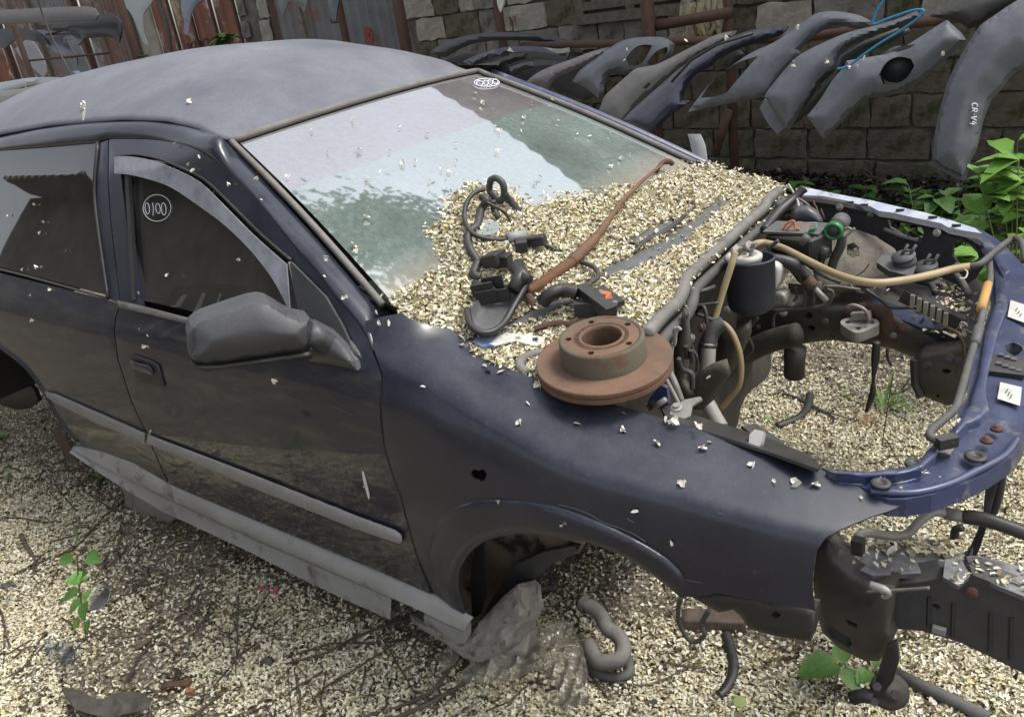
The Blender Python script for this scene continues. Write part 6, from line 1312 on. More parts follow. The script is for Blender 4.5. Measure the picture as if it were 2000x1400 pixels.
petals([(826, 757), (1050, 757), (1031, 790), (1017, 822), (1013, 829), (1219, 810), (1215, 840), (1219, 845), (1282, 868), (1371, 880), (1387, 866), (1466, 911), (1333, 945), (1512, 941), (1549, 945), (1592, 951), (1682, 973), (1240, 999), (1310, 1057), (1046, 989), (1104, 1016), (975, 978), (740, 631), (758, 630), (1128, 830)], Lb, 'single cream petal stuck to the dark blue front wing', 'petals stuck to the front wing', .82, lambda a, b: 'cream petal stuck to the front wing ' + ('at its rear corner beside the door' if a < 850 else 'low on the wheel arch flare' if b > 970 and a < 1200 else 'near the pointed front tip' if a > 1440 else 'below the brake disc' if a < 1100 else 'on the lower side above the arch' if b > 990 or (b > 920 and a < 1350) else 'in the middle of its top'))
petals([(275, 640), (292, 655), (284, 674), (291, 676), (66, 626), (296, 850), (298, 842), (489, 683), (370, 730), (62, 575), (100, 565), (715, 950), (712, 948), (540, 745)], Lb, 'single cream petal stuck to the dusty door side', 'petals stuck to the doors', .7)
petals([(347, 284), (395, 305), (374, 318), (385, 331), (318, 322), (348, 328), (384, 371), (300, 348), (509, 347), (453, 360), (640, 538), (676, 579), (682, 578), (711, 606), (743, 609), (645, 503), (516, 390)], Lin(Lb, -.006), 'small cream petal on the window frame and pillar', 'petals on the window frames', .62)
petals([(70, 398), (18, 420), (88, 432), (81, 456), (131, 490), (73, 523), (47, 527), (273, 572), (330, 536), (470, 507)], Lin(Lb, .0), 'small cream petal stuck to the dark side glass', 'petals stuck to the side windows', .65)
wpts = [(780, 250), (714, 351), (718, 353), (834, 264), (892, 285), (892, 320), (700, 298), (741, 340), (1016, 260), (1022, 235), (942, 206), (945, 210), (926, 187), (1076, 200), (1040, 195), (1038, 210), (973, 260), (967, 250), (972, 300), (808, 318), (785, 325), (838, 357), (871, 348), (860, 335), (1050, 355), (1052, 350), (1045, 360), (877, 340), (1060, 380), (1100, 382), (870, 375), (695, 495), (690, 485), (715, 430), (760, 300), (1192, 330), (1230, 310), (1230, 305), (1190, 265), (1150, 270), (1125, 265), (1250, 320), (1212, 315), (1090, 240), (610, 260), (640, 300), (560, 350), (690, 240)]
petals(wpts, Lh, 'single cream petal lying on the dusty windscreen glass', 'petals lying on the windscreen', .72, lambda a, b: 'cream petal on the windscreen ' + ('in the shaded far corner' if a > 870 and b < 330 - (1200 - a) * .1 and a > 880 + (b - 170) * .9 else 'just above the petal heap' if b > 330 and a > 800 else 'low by the near pillar' if a < 730 and b > 400 else 'in the bright middle') + ' of the glass')
petals([(164, 205), (164, 215), (421, 173), (515, 97), (592, 111), (372, 201), (650, 120), (230, 136), (810, 115)], L_grid(*(lambda A: (A, *proj(A)))(np.array(V_roof).reshape(50, 70, 3))) , 'tiny cream petal lying on the dusty roof', 'petals lying on the roof', .9)
petals([(1560, 55), (1615, 120), (1550, 130), (1552, 118), (1678, 130), (1690, 115), (1658, 132), (1840, 105), (1910, 105), (1946, 104), (1932, 133), (1960, 70), (1990, 135), (1887, 252), (1340, 80), (1420, 76), (1220, 120), (1225, 97), (1080, 200)], Ld(1700, 120, 2.15), 'small cream petal stuck to a hanging bumper', 'petals on the hanging bumpers', 1.1)
petals([(1760, 955), (1790, 880), (1806, 930), (1836, 934), (1870, 830), (1712, 940), (1722, 942), (1700, 935)], tz, 'cream petal lying on the blue radiator support', 'petals on the radiator support', .8)
petals([(1300, 822), (1318, 826), (1360, 832), (1368, 836), (1385, 742)], L_plane((.2, -.66, .79), (0, -.2, 1)), 'cream petal caught on the gutter of the wing', 'petals on the wing gutter', .9)
print('single petals', ptot)
drop = mat('bird_dropping', (.62, .61, .56), .8)
shell('dropping_streak', spl([(708, 922), (711, 921), (716, 940), (722, 964), (721, 975), (716, 960), (711, 942)], 2, True), Lin(Lb, -.0015), drop, door, g=6, th=.001)
Lrf = L_grid(*(lambda A: (A, *proj(A)))(np.array(V_roof).reshape(50, 70, 3)))
shell('dropping_streak', spl([(167, 196), (170, 196), (168, 206), (168, 218), (165, 234), (162, 236), (162, 216), (160, 212)], 2, True), lambda q: Lrf(q) + np.array([0, -.001, .002]), mat('old_dropping', (.36, .36, .33), .8), car, g=5, th=.001)
for pl in ([(1280, 885), (1300, 893)], [(1225, 1012), (1238, 1020)], [(1400, 1000), (1412, 1004)], [(1180, 1050), (1192, 1053)], [(1090, 985), (1120, 992), (1150, 1003), (1180, 1020), (1230, 1038), (1262, 1058)], [(1128, 820), (1136, 830)], [(640, 790), (668, 800), (690, 812)], [(560, 770), (600, 792)], [(1120, 905), (1130, 909)], [(1330, 1130), (1372, 1138)]):
    mesh('scratch', *tubeg(Lin(Lb, -.0004)(np.array(spl(pl, 3), float)), .0009, 4), mat('scratch', (.09, .09, .10), .7) if 'scratch' not in bpy.data.materials else bpy.data.materials['scratch'], wing if pl[0][0] > 760 else door)

# ------------------------------------------------------------------ litter on the ground
def gp_(px_, py_, up=0.): X = P(px_, py_, z=0); return np.array([X[0], X[1], gheight(X[0], X[1]) + up])
def gps(pts, up=.012): return [gp_(a, b, up if np.isscalar(up) else np.interp(i / max(1, len(pts) - 1), np.linspace(0, 1, len(up)), up)) for i, (a, b) in enumerate(pts)]
# concrete block below the sill
cbk = thing('concrete_block', gp_(1020, 1260), 'rough grey concrete block propping the front end of the side skirt', 'concrete block')
c0 = np.array([-.33, -.655, .075]); V, Fc = boxg((-.30, -.66, .11), (1, .55, .12), .26, .20, .26)
import bmesh
def rough_block(name, c, d, L_, W_, H_, m, parent, amp=.012, up=(0, 0, 1), cuts=7, seed=2):
    V, Fc = boxg((0, 0, 0), d, L_, W_, H_, up); me = bpy.data.meshes.new(name); me.from_pydata([tuple(map(float, v)) for v in V], [], Fc); bm = bmesh.new(); bm.from_mesh(me)
    bmesh.ops.subdivide_edges(bm, edges=bm.edges, cuts=cuts, use_grid_fill=True); g = np.random.default_rng(seed)
    for v in bm.verts:
        n_ = np.array(v.co); r_ = float(vnoise(n_[0] * 1 + n_[2] * .7, n_[1] + n_[2], 14, seed)) - .5; l_ = v.co.length; v.co += v.co.normalized() * (r_ * amp * 2 + g.normal(0, amp * .18)) - v.co.normalized() * max(0, l_ - .42 * max(L_, W_, H_)) * .35; v.co += Vector(tuple(c))
    bm.to_mesh(me); bm.free(); me.materials.append(m); o_ = bpy.data.objects.new(name, me); COL.objects.link(o_); me.polygons.foreach_set('use_smooth', [True] * len(me.polygons))
    o_.parent = parent; o_.matrix_parent_inverse = Matrix.Translation(-Vector(parent_world(parent))); return o_
co_ = [(1012, 1140), (1022, 1150), (1028, 1192), (1020, 1216), (1006, 1232), (992, 1262), (962, 1284), (935, 1293), (905, 1284), (872, 1258), (836, 1236), (806, 1216), (800, 1200), (850, 1222), (905, 1246), (922, 1238), (936, 1214), (958, 1192), (985, 1162)]
Lco = L_plane(P(960, 1230, y=-.74), (.35, -1, .45))
def Lcr(q):
    X = Lco(q); n_ = vnoise(q[:, 0] * .01, q[:, 1] * .01, 9, 41) * .022 + vnoise(q[:, 0] * .01, q[:, 1] * .01, 30, 42) * .008; v = CC - X; v /= np.linalg.norm(v, axis=1)[:, None]; return X + v * n_[:, None]
shell('block', co_, L_crisp(Lcr, co_, .010, 6, .004, 20), mat('broken_concrete', (.36, .34, .30), .95, c2=(.27, .25, .22), scale=14, bump=.9, bscale=110, stain=(.12, .11, .095), sthr=.60, sscale=30), cbk, g=5, rim=5, vec=(-.02, .09, -.06), sharp=50)
mesh('broken_face', *boxg(gp_(985, 1262, .035), (1, .4, .1), .16, .12, .07), MT['concrete'], cbk)
cb2 = thing('concrete_block', gp_(330, 990), 'low dark concrete lump under the rear part of the side skirt', 'concrete block')
rough_block('block', P(300, 965, y=-.72) + (0, .03, -.02), (1, .1, 0), .30, .16, .20, MT['concrete'], cb2, seed=5)
# bent rubber hose
bh = thing('radiator_hose', gp_(1180, 1240), 'thick grey s shaped radiator hose lying in front of the wheel arch', 'hose')
HR = .020
mesh('hose', *tubeg(spl(PP([(1142, 1178), (1160, 1188), (1176, 1205), (1186, 1226), (1206, 1240), (1218, 1262), (1212, 1285), (1190, 1292), (1168, 1290), (1156, 1272), (1152, 1258)], 'z', .085, .03), 6), HR, 16, caps=False), MT['rubberg'], bh, True)
mesh('hose_collar', *tubeg(np.array(PP([(1140, 1176), (1150, 1182)], 'z', .086)), HR + .003, 16, caps=False), MT['rubberg'], bh, True)
mesh('hose_bore', *lathe(P(1139, 1175, z=.092), nz(CC - P(1139, 1175, z=.09)) * .6 + nz((-.3, -.1, .5)) * .7, [(0, -.002), (.015, .0), (.019, .001), (.0225, .0), (.0225, -.02)], 18, False), KB, bh)
tb = thing('thin_hose', gp_(1190, 1310), 'flat black ribbed hose end lying beneath the thick radiator hose', 'hose')
ribbed('hose', gps([(1150, 1290), (1170, 1312), (1205, 1318), (1228, 1308), (1226, 1280)], .018), .013, MT['rubber'], tb, pitch=.006, amp=.06)
th_ = thing('thin_hose', gp_(1030, 1210), 'thin black hose curving over the soil beside the concrete block', 'hose')
tube('hose', gps([(1090, 1167), (1060, 1168), (1035, 1185), (1022, 1215), (1018, 1245)], .05), .009, MT['rubber'], th_)
cg = thing('corrugated_conduit', gp_(1430, 1300), 'short length of black corrugated conduit lying on the petals below the wing', 'conduit')
ribbed('conduit', gps([(1418, 1232), (1425, 1255), (1432, 1285), (1430, 1312), (1415, 1338), (1402, 1348)], .014), .0125, KB, cg, pitch=.009, amp=.11)
wo_ = thing('wooden_stub', gp_(1390, 1215), 'weathered piece of wood lying half hidden under the wing', 'wood'); rough_block('stub', gp_(1395, 1212, .02), (1, .45, 0), .17, .05, .045, MT['twig'], wo_, amp=.004)
rdp = thing('metal_rod', gp_(1850, 1370), 'long dark metal rod lying on the petals at the bottom right', 'rod'); mesh('rod', *tubeg(np.array(gps([(1745, 1325), (1930, 1410)], .02)), .016, 10), MT['rubber'], rdp, True)
# plastic film
bagt = thing('plastic_film', gp_(1050, 1320), 'crumpled dirty translucent plastic sheet lying in front of the concrete block', 'plastic sheet')
bo = spl([(905, 1340), (930, 1318), (975, 1290), (1000, 1270), (1060, 1255), (1110, 1240), (1128, 1262), (1140, 1290), (1150, 1330), (1152, 1370), (1150, 1410), (1085, 1410), (1095, 1380), (1080, 1350), (1050, 1330), (1010, 1345), (960, 1355), (915, 1358)], 3, True)
def Lbag(q):
    X = Lz(.0)(q); r_ = np.abs(vnoise(X[:, 0], X[:, 1], 13, 21) - .5) * 2; r2 = np.abs(vnoise(X[:, 0] + .3 * X[:, 1], X[:, 1] * .4, 34, 22) - .5) * 2
    r3 = vnoise(X[:, 0] * .6 - X[:, 1], X[:, 1] + X[:, 0] * .5, 55, 23); X[:, 2] = .018 + (1 - r_) * .022 + (1 - r2) * .012 + r3 * .012; return X
shell('film', bo, Lbag, MT['bag'], bagt, g=4, th=.0015, smooth=False)
shell('film_scrap', spl([(860, 1310), (880, 1295), (905, 1300), (890, 1325), (870, 1335)], 3, True), Lbag, MT['bag'], bagt, g=4, th=.0015, smooth=False)
# lid, bottle piece, red petal, cap
ld = thing('jar_lid', gp_(190, 1165), 'round clear plastic lid lying behind the green seedling', 'lid')
mesh('lid', *lathe(P(190, 1168, z=.03), (.25, -.45, 1), [(0, .0), (.040, 0), (.046, .003), (.048, .008), (.046, .010), (.042, .006), (0, .006)], 30), MT['clear'], ld, True)
cp = thing('crushed_cup', gp_(140, 1295), 'crushed clear plastic cup with a bluish glint near the lower left', 'cup')
shell('cup', spl([(105, 1275), (140, 1278), (160, 1300), (150, 1320), (120, 1312), (100, 1295)], 3, True), Lbag, MT['clear'], cp, g=3, th=.001, smooth=False)
c2_ = thing('clear_wrapper', gp_(20, 1165), 'scrap of shiny clear wrapper near the left edge', 'wrapper'); shell('wrapper', spl([(0, 1160), (30, 1155), (44, 1168), (20, 1176), (0, 1175)], 3, True), Lbag, MT['clear'], c2_, g=3, th=.001, smooth=False)
rd = thing('pink_blossom', gp_(525, 1152), 'crumpled pink red blossom on the litter below the sill', 'blossom')
pk = mat('pink_petals', (.42, .05, .10), .6, c2=(.55, .15, .18), scale=60)
for k in range(9):
    a = k * .9; c = gp_(525 + 10 * math.cos(a), 1152 + 6 * math.sin(a), .016); mesh('petal', [c + nz((math.cos(a + d), math.sin(a + d), .5 * math.sin(k + d * 3))) * r_ for d, r_ in ((0, .003), (-.5, .018), (0, .026), (.5, .018))], [(0, 1, 2, 3)], pk, rd)
bc = thing('bottle_cap', gp_(520, 1293), 'small black plastic cap lying at the lower centre left', 'cap')
mesh('cap', *lathe(gp_(522, 1295, .012), (.5, -.6, .6), [(0, .012), (.016, .012), (.018, .008), (.018, -.014), (.014, -.014), (.013, .006), (0, .006)], 18), K, bc, True)
oc = thing('orange_chip', gp_(370, 1348), 'small orange fruit skin chip near the bottom left', 'peel'); mesh('chip', *boxg(gp_(370, 1348, .015), (1, .4, .2), .022, .014, .006), mat('chip_orange', (.45, .13, .02), .6), oc)
nt_ = thing('rusty_nut', gp_(1290, 1375), 'small dark nut lying among petals at the bottom centre', 'nut'); mesh('nut', *lathe(gp_(1276, 1362, .01), (0, -.3, 1), [(.005, -.006), (.011, -.006), (.011, .006), (.005, .006)], 6), K, nt_)
bk = thing('bark_piece', gp_(350, 1335), 'curled strip of brown bark at the bottom left beside the orange peel', 'bark'); rough_block('bark', gp_(345, 1335, .015), (1, .6, .1), .09, .022, .012, mat('red_bark', (.13, .07, .045), .9, bump=.6), bk, amp=.004, cuts=3)
bk = thing('bark_piece', gp_(280, 1260), 'short upright brown bark chip left of the crossing twigs', 'bark'); rough_block('bark', gp_(279, 1258, .012), (.2, 1, .1), .05, .016, .01, mat('brown_bark', (.17, .10, .06), .9, bump=.6), bk, amp=.003, cuts=3)
bk = thing('leather_scrap', gp_(250, 1390), 'dark green brown scrap of rubber at the bottom edge left', 'scrap'); shell('scrap', spl([(135, 1372), (165, 1368), (200, 1388), (240, 1382), (285, 1374), (300, 1410), (180, 1420)], 3, True), Lbag, MT['grime'], bk, g=6, th=.004)
vc = thing('old_leaf', gp_(128, 865), 'large curled dry brown leaf beside the rear wheel arch', 'leaf'); shell('leaf', spl([(105, 835), (120, 840), (132, 862), (145, 890), (140, 905), (122, 880), (108, 860)], 3, True), lambda q: Lz(.05)(q), mat('dry_leaf', (.15, .08, .045), .8, bump=.4), vc, g=5, th=.002)
# sticks: the larger ones are things, the small ones litter
def stick(pts, r, label, m='twig', up=.012, cat='branch', group=None):
    t_ = thing('fallen_branch', gp_(*pts[len(pts) // 2]), label, cat, group); p = spl(gps(pts, up), 5); p = p + RNG.normal(0, r * .12, p.shape)
    mesh('stick', *tubeg(p, np.linspace(r, r * .55, len(p)), 7), MT[m], t_, True); return t_
stick([(895, 1160 + 60), (900, 1250), (870, 1310), (830, 1345), (760, 1375), (690, 1400)], .0075, 'long pale curved branch running from the concrete block to the bottom edge', up=[.06, .05, .03, .02, .015, .015])
stick([(720, 1415), (820, 1370), (900, 1325), (940, 1285), (965, 1265)], .006, 'second long branch parallel below the pale curved one', up=.02)
stick([(40, 1045), (55, 1070), (66, 1090), (62, 1120)], .010, 'thick grey broken stick near the left edge', up=.012)
stick([(66, 1118), (90, 1098), (115, 1082)], .007, 'thin side twig crossing the thick grey stick', 'twigd')
stick([(568, 1305), (520, 1360), (485, 1400)], .006, 'straight brown stick at the bottom centre left', up=.012)
stick([(240, 1345), (270, 1290), (300, 1250), (312, 1235)], .0055, 'dark straight stick leaning up to the crossing twigs', 'twigd')
stick([(170, 1240), (230, 1248), (300, 1232), (345, 1205)], .004, 'bent twig lying across the crossing twigs', 'twig')
stick([(465, 1165), (464, 1250), (461, 1320)], .003, 'thin upright pale stem left of the pink blossom', 'twig', up=.02)
stick([(830, 1150 + 40), (700, 1240), (640, 1275), (560, 1300)], .0045, 'thin dark twig trailing away from the sill', 'twigd', up=.02)
stick([(1150, 1310), (1250, 1330), (1330, 1300), (1352, 1275)], .0045, 'thin curved twig joining the hose and the hanging wire', 'twig', up=.014)
stick([(1352, 1275), (1362, 1262), (1348, 1245)], .006, 'forked grey twig end below the wing liner', 'twig', up=.014)
stick([(1130, 1290), (1180, 1345), (1220, 1400)], .004, 'thin brown twig right of the plastic sheet', 'twig')
stick([(8, 1215), (8, 1310)], .004, 'straight twig at the very left edge', 'twig')
for pl, lb in (([(1480, 775), (1510, 770), (1540, 756), (1542, 735), (1525, 722)], 'thin black wire curled on the petals below the engine bay'), ([(1530, 770), (1565, 782), (1600, 800), (1632, 820)], 'black rubber tube piece below the far chassis leg')):
    t_ = thing('ground_cable', gp_(*pl[1]), lb, 'cable'); tube('cable', gps(pl, .012), .0045 if 'wire' in lb else .010, KB, t_)
cgd = thing('corrugated_conduit', gp_(1550, 810), 'bent corrugated conduit lying on the ground inside the engine bay', 'conduit'); ribbed('conduit', gps([(1582, 770), (1578, 795), (1560, 818), (1518, 838)], .014), .014, KB, cgd, pitch=.009)
stick([(1475, 825), (1530, 812), (1590, 800), (1690, 790)], .004, 'thin pale twig across the ground inside the engine bay', 'twig')
stick([(1490, 505 + 200), (1540, 735)], .004, 'short twig below the cross tube', 'twigd')
# dark oily cloth shadow piece below clip
# small twigs and bark bits
m_ = MB(); g_ = np.random.default_rng(12); cnt = 0
md = MB()
while cnt < 620:
    x, y = g_.uniform(-3.6, 1.5), g_.uniform(-1.9, 2.2); band = math.exp(-((y + .98) / .22) ** 2)
    if g_.random() > .22 + .9 * band: continue
    a = g_.uniform(0, 2 * math.pi); L_ = g_.uniform(.03, .17) if g_.random() < .8 else .3; p0 = np.array([x, y, 0.]); d = np.array([math.cos(a), math.sin(a), 0]) * L_
    pts = [p0 + d * t + np.append(g_.normal(0, .006, 2), 0) for t in (0, .35, .7, 1)]; pts = [np.array([p[0], p[1], gheight(p[0], p[1]) + .012 + abs(g_.normal(0, .006))]) for p in pts]
    (m_ if g_.random() < .4 else md).add(*tubeg(np.array(pts), [g_.uniform(.0012, .0034)] * 4, 5)); cnt += 1
setp(m_.build('twigs', MT['twig'], None, True), kind='stuff'); setp(md.build('dark_twigs', MT['twigd'], None, True), kind='stuff')
# crumbs of soil and bark
n_ = 26000; x = RNG.uniform(-3.8, 1.6, n_); y = RNG.uniform(-1.95, 3.6, n_); k = RNG.random(n_) < .35 + .6 * np.exp(-((y + .98) / .25) ** 2) + .4 * (y > 2.4); x, y = x[k], y[k]
cr = petal_cloud('soil_crumbs', np.stack([x, y, gheight(x, y) + RNG.uniform(.004, .014, len(x))], 1), np.tile([0, 0, 1.], (len(x), 1)), .013, cols=[(.06, .045, .035), (.10, .075, .055), (.035, .028, .024), (.14, .11, .08), (.05, .06, .025), (.09, .05, .035), (.2, .17, .13), (.07, .06, .05)], seed=21, tilt=1.6)
# rubble and dark leaf mould at the wall foot
x = RNG.uniform(-3.5, 1.5, 9000); y = 3.75 - .128 * (x + .73) - np.abs(RNG.normal(0, .5, 9000)); hh = np.clip(1 - (3.8 - y) / 1.1, 0, 1) * .12
petal_cloud('leaf_mould', np.stack([x, y, hh + RNG.uniform(0, .06, 9000)], 1), np.tile([0, 0, 1.], (9000, 1)), .05, cols=[(.03, .026, .022), (.05, .04, .033), (.02, .018, .016), (.08, .065, .05), (.04, .05, .02), (.12, .10, .085), (.2, .18, .15), (.05, .045, .04)], seed=22, tilt=1.8)

# ------------------------------------------------------------------ plants
def leafg(c, d, up, L_, W_, droop=.2, n=5, serr=.0):
    """one leaf: midrib with a fold, pointed, slightly toothed edge"""
    d = nz(d); s = nz(np.cross(d, up)); u = nz(np.cross(s, d)); V = []; Fc = []
    for i in range(n + 1):
        t = i / n; w_ = W_ * .5 * math.sin(math.pi * min(1, t ** .75 * 1.0)) ** .8 if 0 < t < 1 else .0006; w_ *= 1 + (serr if i % 2 else -serr)
        m0 = np.asarray(c) + d * L_ * t - np.array([0, 0, 1]) * droop * L_ * t * t; V += [m0 - s * w_ + u * w_ * .35, m0, m0 + s * w_ + u * w_ * .35]
    for i in range(n): a = i * 3; Fc += [(a, a + 1, a + 4, a + 3), (a + 1, a + 2, a + 5, a + 4)]
    return V, Fc
def plant(base, label, n, H, spread, Lr, m, name='weed', cat='plant', group=None, seed=0, comp=3, lean=(0, 0, 0)):
    g = np.random.default_rng(seed); t_ = thing(name, base, label, cat, group); sb_ = MB()
    for st_i in range(n):
        a = g.uniform(0, 6.28); top = np.asarray(base) + np.array([math.cos(a), math.sin(a), 0]) * spread * g.uniform(.3, 1) + np.array([0, 0, H * g.uniform(.6, 1.0)]) + np.asarray(lean)
        mid = (np.asarray(base) + top) / 2 + g.normal(0, .02, 3); p = spl([np.asarray(base, float), mid, top], 4); sb_.add(*tubeg(p, np.linspace(.004, .002, len(p)), 5))
        for k in range(comp):
            at = p[min(len(p) - 1, int(len(p) * (.35 + .65 * (k + 1) / comp)))]; a2 = g.uniform(0, 6.28)
            for j in (-.8, 0, .8) if g.random() < .6 else (0,):
                L_ = g.uniform(*Lr); dd_ = np.array([math.cos(a2 + j), math.sin(a2 + j), g.uniform(-.1, .5)]); mesh('leaf', *leafg(at, dd_, (0, 0, 1), L_, L_ * g.uniform(.55, .75), g.uniform(.1, .5), 6, .08), m, t_, True)
    sb_.build('stem', MT['stem'], t_, True); return t_
lb_ = mat('bright_leaf', (.10, .23, .028), .5, c2=(.16, .30, .045), scale=9, bump=.25, bscale=60, stain=(.06, .14, .02), sthr=.58, sscale=12); lm_ = mat('mid_leaf', (.045, .115, .02), .5, c2=(.08, .17, .03), scale=9, bump=.25, bscale=60, stain=(.10, .12, .03), sthr=.62, sscale=16)
wl = [((2005, 560), 1.25, .92, 8, (.09, .15), lb_, 'taller bright yellow green shoot overlapping the corner of the bay at the right edge'), ((1990, 420), 2.1, .80, 8, (.10, .17), lb_, 'tall bright green leafy shoots at the right edge beside the wall'), ((1890, 420), 2.2, .50, 6, (.10, .16), lm_, 'mid green leafy weed behind the far wing, left of the bright shoots'), ((1820, 400), 2.4, .50, 6, (.09, .15), lm_, 'small dark leafed weed behind the middle of the far wing'),
      ((1930, 380), 2.6, .38, 5, (.10, .16), MT['leafd'], 'dark leafy clump in the shade under the marked bumper'), ((1880, 530), 1.6, .42, 3, (.10, .15), lb_, 'bright shoot growing up through the front corner of the far wing'), ((1770, 470), 1.7, .35, 4, (.06, .10), lm_, 'green shoots seen through the opening in the far inner wing')]
for k, ((a, b), y, H, n, Lr, m_x, lab) in enumerate(wl):
    base = P(a, b, y=y); base[2] = 0; top_ = P(a, b, y=y)[2]; plant(base, lab, n, max(H * .92, top_ + .02), .18, Lr, m_x, 'leafy_weed', seed=30 + k, comp=3)
for k, (a, b, lab) in enumerate([(1500, 352, 'low dark weed at the wall foot under the stepped bumper'), (1590, 345, 'round leafed weed at the wall foot below the bumper with the recess'), (1400, 300, 'small dark weed between the rack posts'), (1665, 492, 'leaf tuft growing up under the torn strut tower')]):
    y = 3.3 if k < 3 else 1.75; base = P(a, b, y=y); base[2] = 0; plant(base, lab, 4, .22 if k < 3 else .30, .12, (.08, .13), lm_, 'leafy_weed', seed=50 + k)
for k, (a, lab) in enumerate(((1450, 'sparse weed at the wall foot right of the pale plastic strip'), (1548, 'sparse weed at the wall foot under the stepped grey bumper end'), (1700, 'small weed at the wall foot between two hanging bumper ends'), (1780, 'low weed at the wall foot left of the marked bumper end'))):
    base = P(a, 352, y=3.1); base[2] = .02; plant(base, lab, 3, .26, .12, (.08, .13), lm_ if k % 2 else MT['leafd'], 'leafy_weed', seed=90 + k)
# seedling at the lower left: a stem with heart shaped leaves
sb0 = gp_(168, 1255, 0); sd_ = thing('seedling', sb0, 'upright green seedling with heart shaped leaves at the lower left', 'plant')
stp = [sb0, P(165, 1215, y=float(sb0[1])), P(155, 1150, y=float(sb0[1]) + .01), P(150, 1080, y=float(sb0[1]))]; sp2 = spl(stp, 6); mesh('stem', *tubeg(sp2, .0022, 6), MT['stem'], sd_, True)
for k, (a, b, da, L_) in enumerate([(150, 1040, (.2, .0, .9), .05), (130, 1092, (-.8, -.2, .1), .05), (182, 1088, (1, .1, 0), .05), (150, 1130, (-.3, -.5, .2), .055), (165, 1120, (.6, .1, .4), .04), (140, 1160, (-.5, -.6, -.2), .05), (172, 1160, (.5, -.6, 0), .045), (150, 1180, (0, -1, -.3), .05), (165, 1190, (.5, -.5, -.4), .05), (150, 1215, (0, -.7, -.7), .035), (120, 1175, (-.7, -.4, -.3), .03), (172, 1220, (.4, -.5, -.5), .03)]):
    c = P(a, b, y=float(sb0[1]) + .01 * math.sin(k * 2)); mesh('leaf', *leafg(c - nz(da) * L_ * .5, da, (0, -.5, .8), L_ * 1.1, L_ * .8, .15, 6), lm_ if k % 3 else lb_, sd_, True)
def blades(a, b, label, n, L_, W_, m, name='grass_tuft', seed=1, H=.5):
    g = np.random.default_rng(seed); base = gp_(a, b, 0); t_ = thing(name, base, label, 'grass')
    for k in range(n):
        an = g.uniform(0, 6.28); d = np.array([math.cos(an), math.sin(an), g.uniform(.3, 1.6) * H * 2]); mesh('blade', *leafg(base + g.normal(0, .012, 3) * (1, 1, 0), d, (0, 0, 1), L_ * g.uniform(.5, 1), W_, g.uniform(.2, .7), 5), m, t_, True)
blades(185, 935, 'broad green grass blades beside the sill near the rear arch', 8, .16, .016, lm_, seed=3)
blades(1730, 800, 'tall grass with a seed stalk in the middle of the engine bay opening', 11, .24, .012, lb_, seed=4, H=.7)
blades(1655, 770, 'thin pale grass left of the tall stalk', 9, .10, .006, lb_, seed=5)
blades(1525, 825, 'two broad green leaves standing in the engine bay opening', 3, .09, .03, lb_, seed=6, H=1)
blades(10, 850, 'light green weeds at the left edge below the rear arch', 12, .08, .012, lb_, seed=7)
blades(20, 945, 'dark blade leaves at the left edge', 4, .12, .014, MT['leafd'], seed=8)
blades(480, 1195, 'feathery green weed below the pink blossom', 22, .07, .004, MT['leafd'], seed=9)
blades(1700, 830, 'reddish dry grass at the right of the opening', 14, .13, .004, mat('dry_grass', (.26, .15, .06), .8), seed=10, H=.8)
stx = gp_(1722, 870, 0); t_ = thing('grass_stalk', stx, 'single tall brown stalk rising inside the engine bay opening', 'grass'); mesh('stem', *tubeg(spl([stx, P(1735, 790, y=float(stx[1])), P(1745, 730, y=float(stx[1]) + .02)], 5), .0022, 5), mat('brown_stalk', (.14, .08, .04), .8), t_, True)
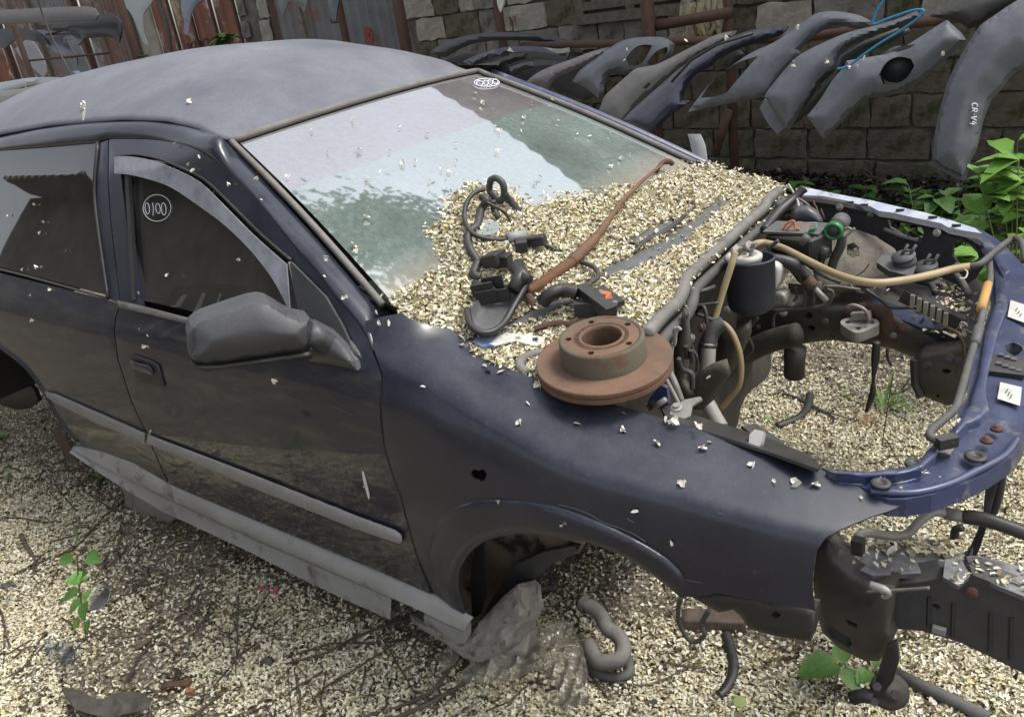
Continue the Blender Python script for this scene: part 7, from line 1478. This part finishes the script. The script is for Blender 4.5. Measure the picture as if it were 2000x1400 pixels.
# bramble by the inner wing: three toothed leaves with veins
bb0 = gp_(1660, 1330, 0); br_ = thing('bramble', bb0, 'bramble shoot with toothed green leaves under the front inner wing', 'plant')
mesh('stem', *tubeg(spl([bb0, gp_(1650, 1310, .03), P(1645, 1300, z=.05)], 4), .003, 6), MT['stem'], br_, True)
for a, b, d, L_, W_ in ((1640, 1300, (-.55, -.42, .0), .10, .085), (1645, 1295, (-.25, .7, .1), .07, .045), (1650, 1305, (.45, -.5, -.1), .06, .045), (1705, 1300, (.3, .5, .1), .07, .06), (1700, 1310, (-.2, -.6, 0), .05, .04)):
    mesh('leaf', *leafg(P(a, b, z=.05), d, (0, 0, 1), L_, W_, .15, 12, .09), lm_, br_, True)
rl = thing('round_leaf', gp_(1445, 1362), 'pale round leaf lying flat on the petals at the bottom right of the conduit', 'leaf'); mesh('leaf', *lathe(gp_(1444, 1362, .018), (.1, -.2, 1), [(0, .002), (.014, .001), (.017, -.001)], 12), mat('pale_leaf', (.25, .32, .10), .6), rl)
iv = plant(np.array([*P(440, 85, y=3.72)[:2], P(440, 85, y=3.72)[2] - .1]), 'tuft of pointed green leaves growing at the foot of the stone pillar', 5, .18, .1, (.10, .16), lm_, 'leafy_weed', seed=77)
iv = plant(np.array([*P(265, 130, y=3.6)[:2], P(265, 130, y=3.6)[2] - .1]), 'small light green weed at the foot of the plastered wall', 4, .12, .1, (.05, .09), lb_, 'leafy_weed', seed=78)
# ------------------------------------------------------------------ tall acacia behind the building: seen only in reflections
tr0 = np.array([3.4, 8.5, 0.]); tree = thing('acacia_tree', tr0, 'tall leaning acacia tree with loose feathery crown behind the building', 'tree')
m_ = MB().add(*tubeg(spl([tr0, tr0 + (0.1, -.1, 4), tr0 + (-.9, -.2, 9), tr0 + (-2.6, -.8, 13)], 4), [.28] * 4 + [.2] * 5 + [.1] * 4, 10))
g_ = np.random.default_rng(5); cl_ = []
for k in range(26):
    a = g_.uniform(0, 6.28); s0_ = tr0 + (-2.4, -.8, 12.5 + g_.uniform(-.5, .5)); e_ = tr0 + np.array([-5.6 + math.cos(a) * g_.uniform(.3, 2.3), -1.3 + math.sin(a) * g_.uniform(.3, 2), 15.6 + g_.uniform(-2.6, 2.2)]); m_.add(*tubeg(spl([s0_, (s0_ + e_) / 2 + (0, 0, .3), e_], 3), np.linspace(.07, .02, 7), 6)); cl_.append(e_)
m_.build('trunk', MT['bark'], tree, True)
cc_ = np.concatenate([e_ + g_.normal(0, 1, (190, 3)) * (.75, .75, .45) for e_ in cl_])
lo_ = petal_cloud('crown', cc_, np.tile([0, 0, 1.], (len(cc_), 1)), .28, parent=tree, kind=None, cols=[(.04, .09, .02), (.06, .12, .03), (.03, .07, .015), (.08, .14, .04), (.05, .10, .02), (.035, .08, .02), (.06, .10, .02), (.05, .11, .03)], seed=31, tilt=1.6)
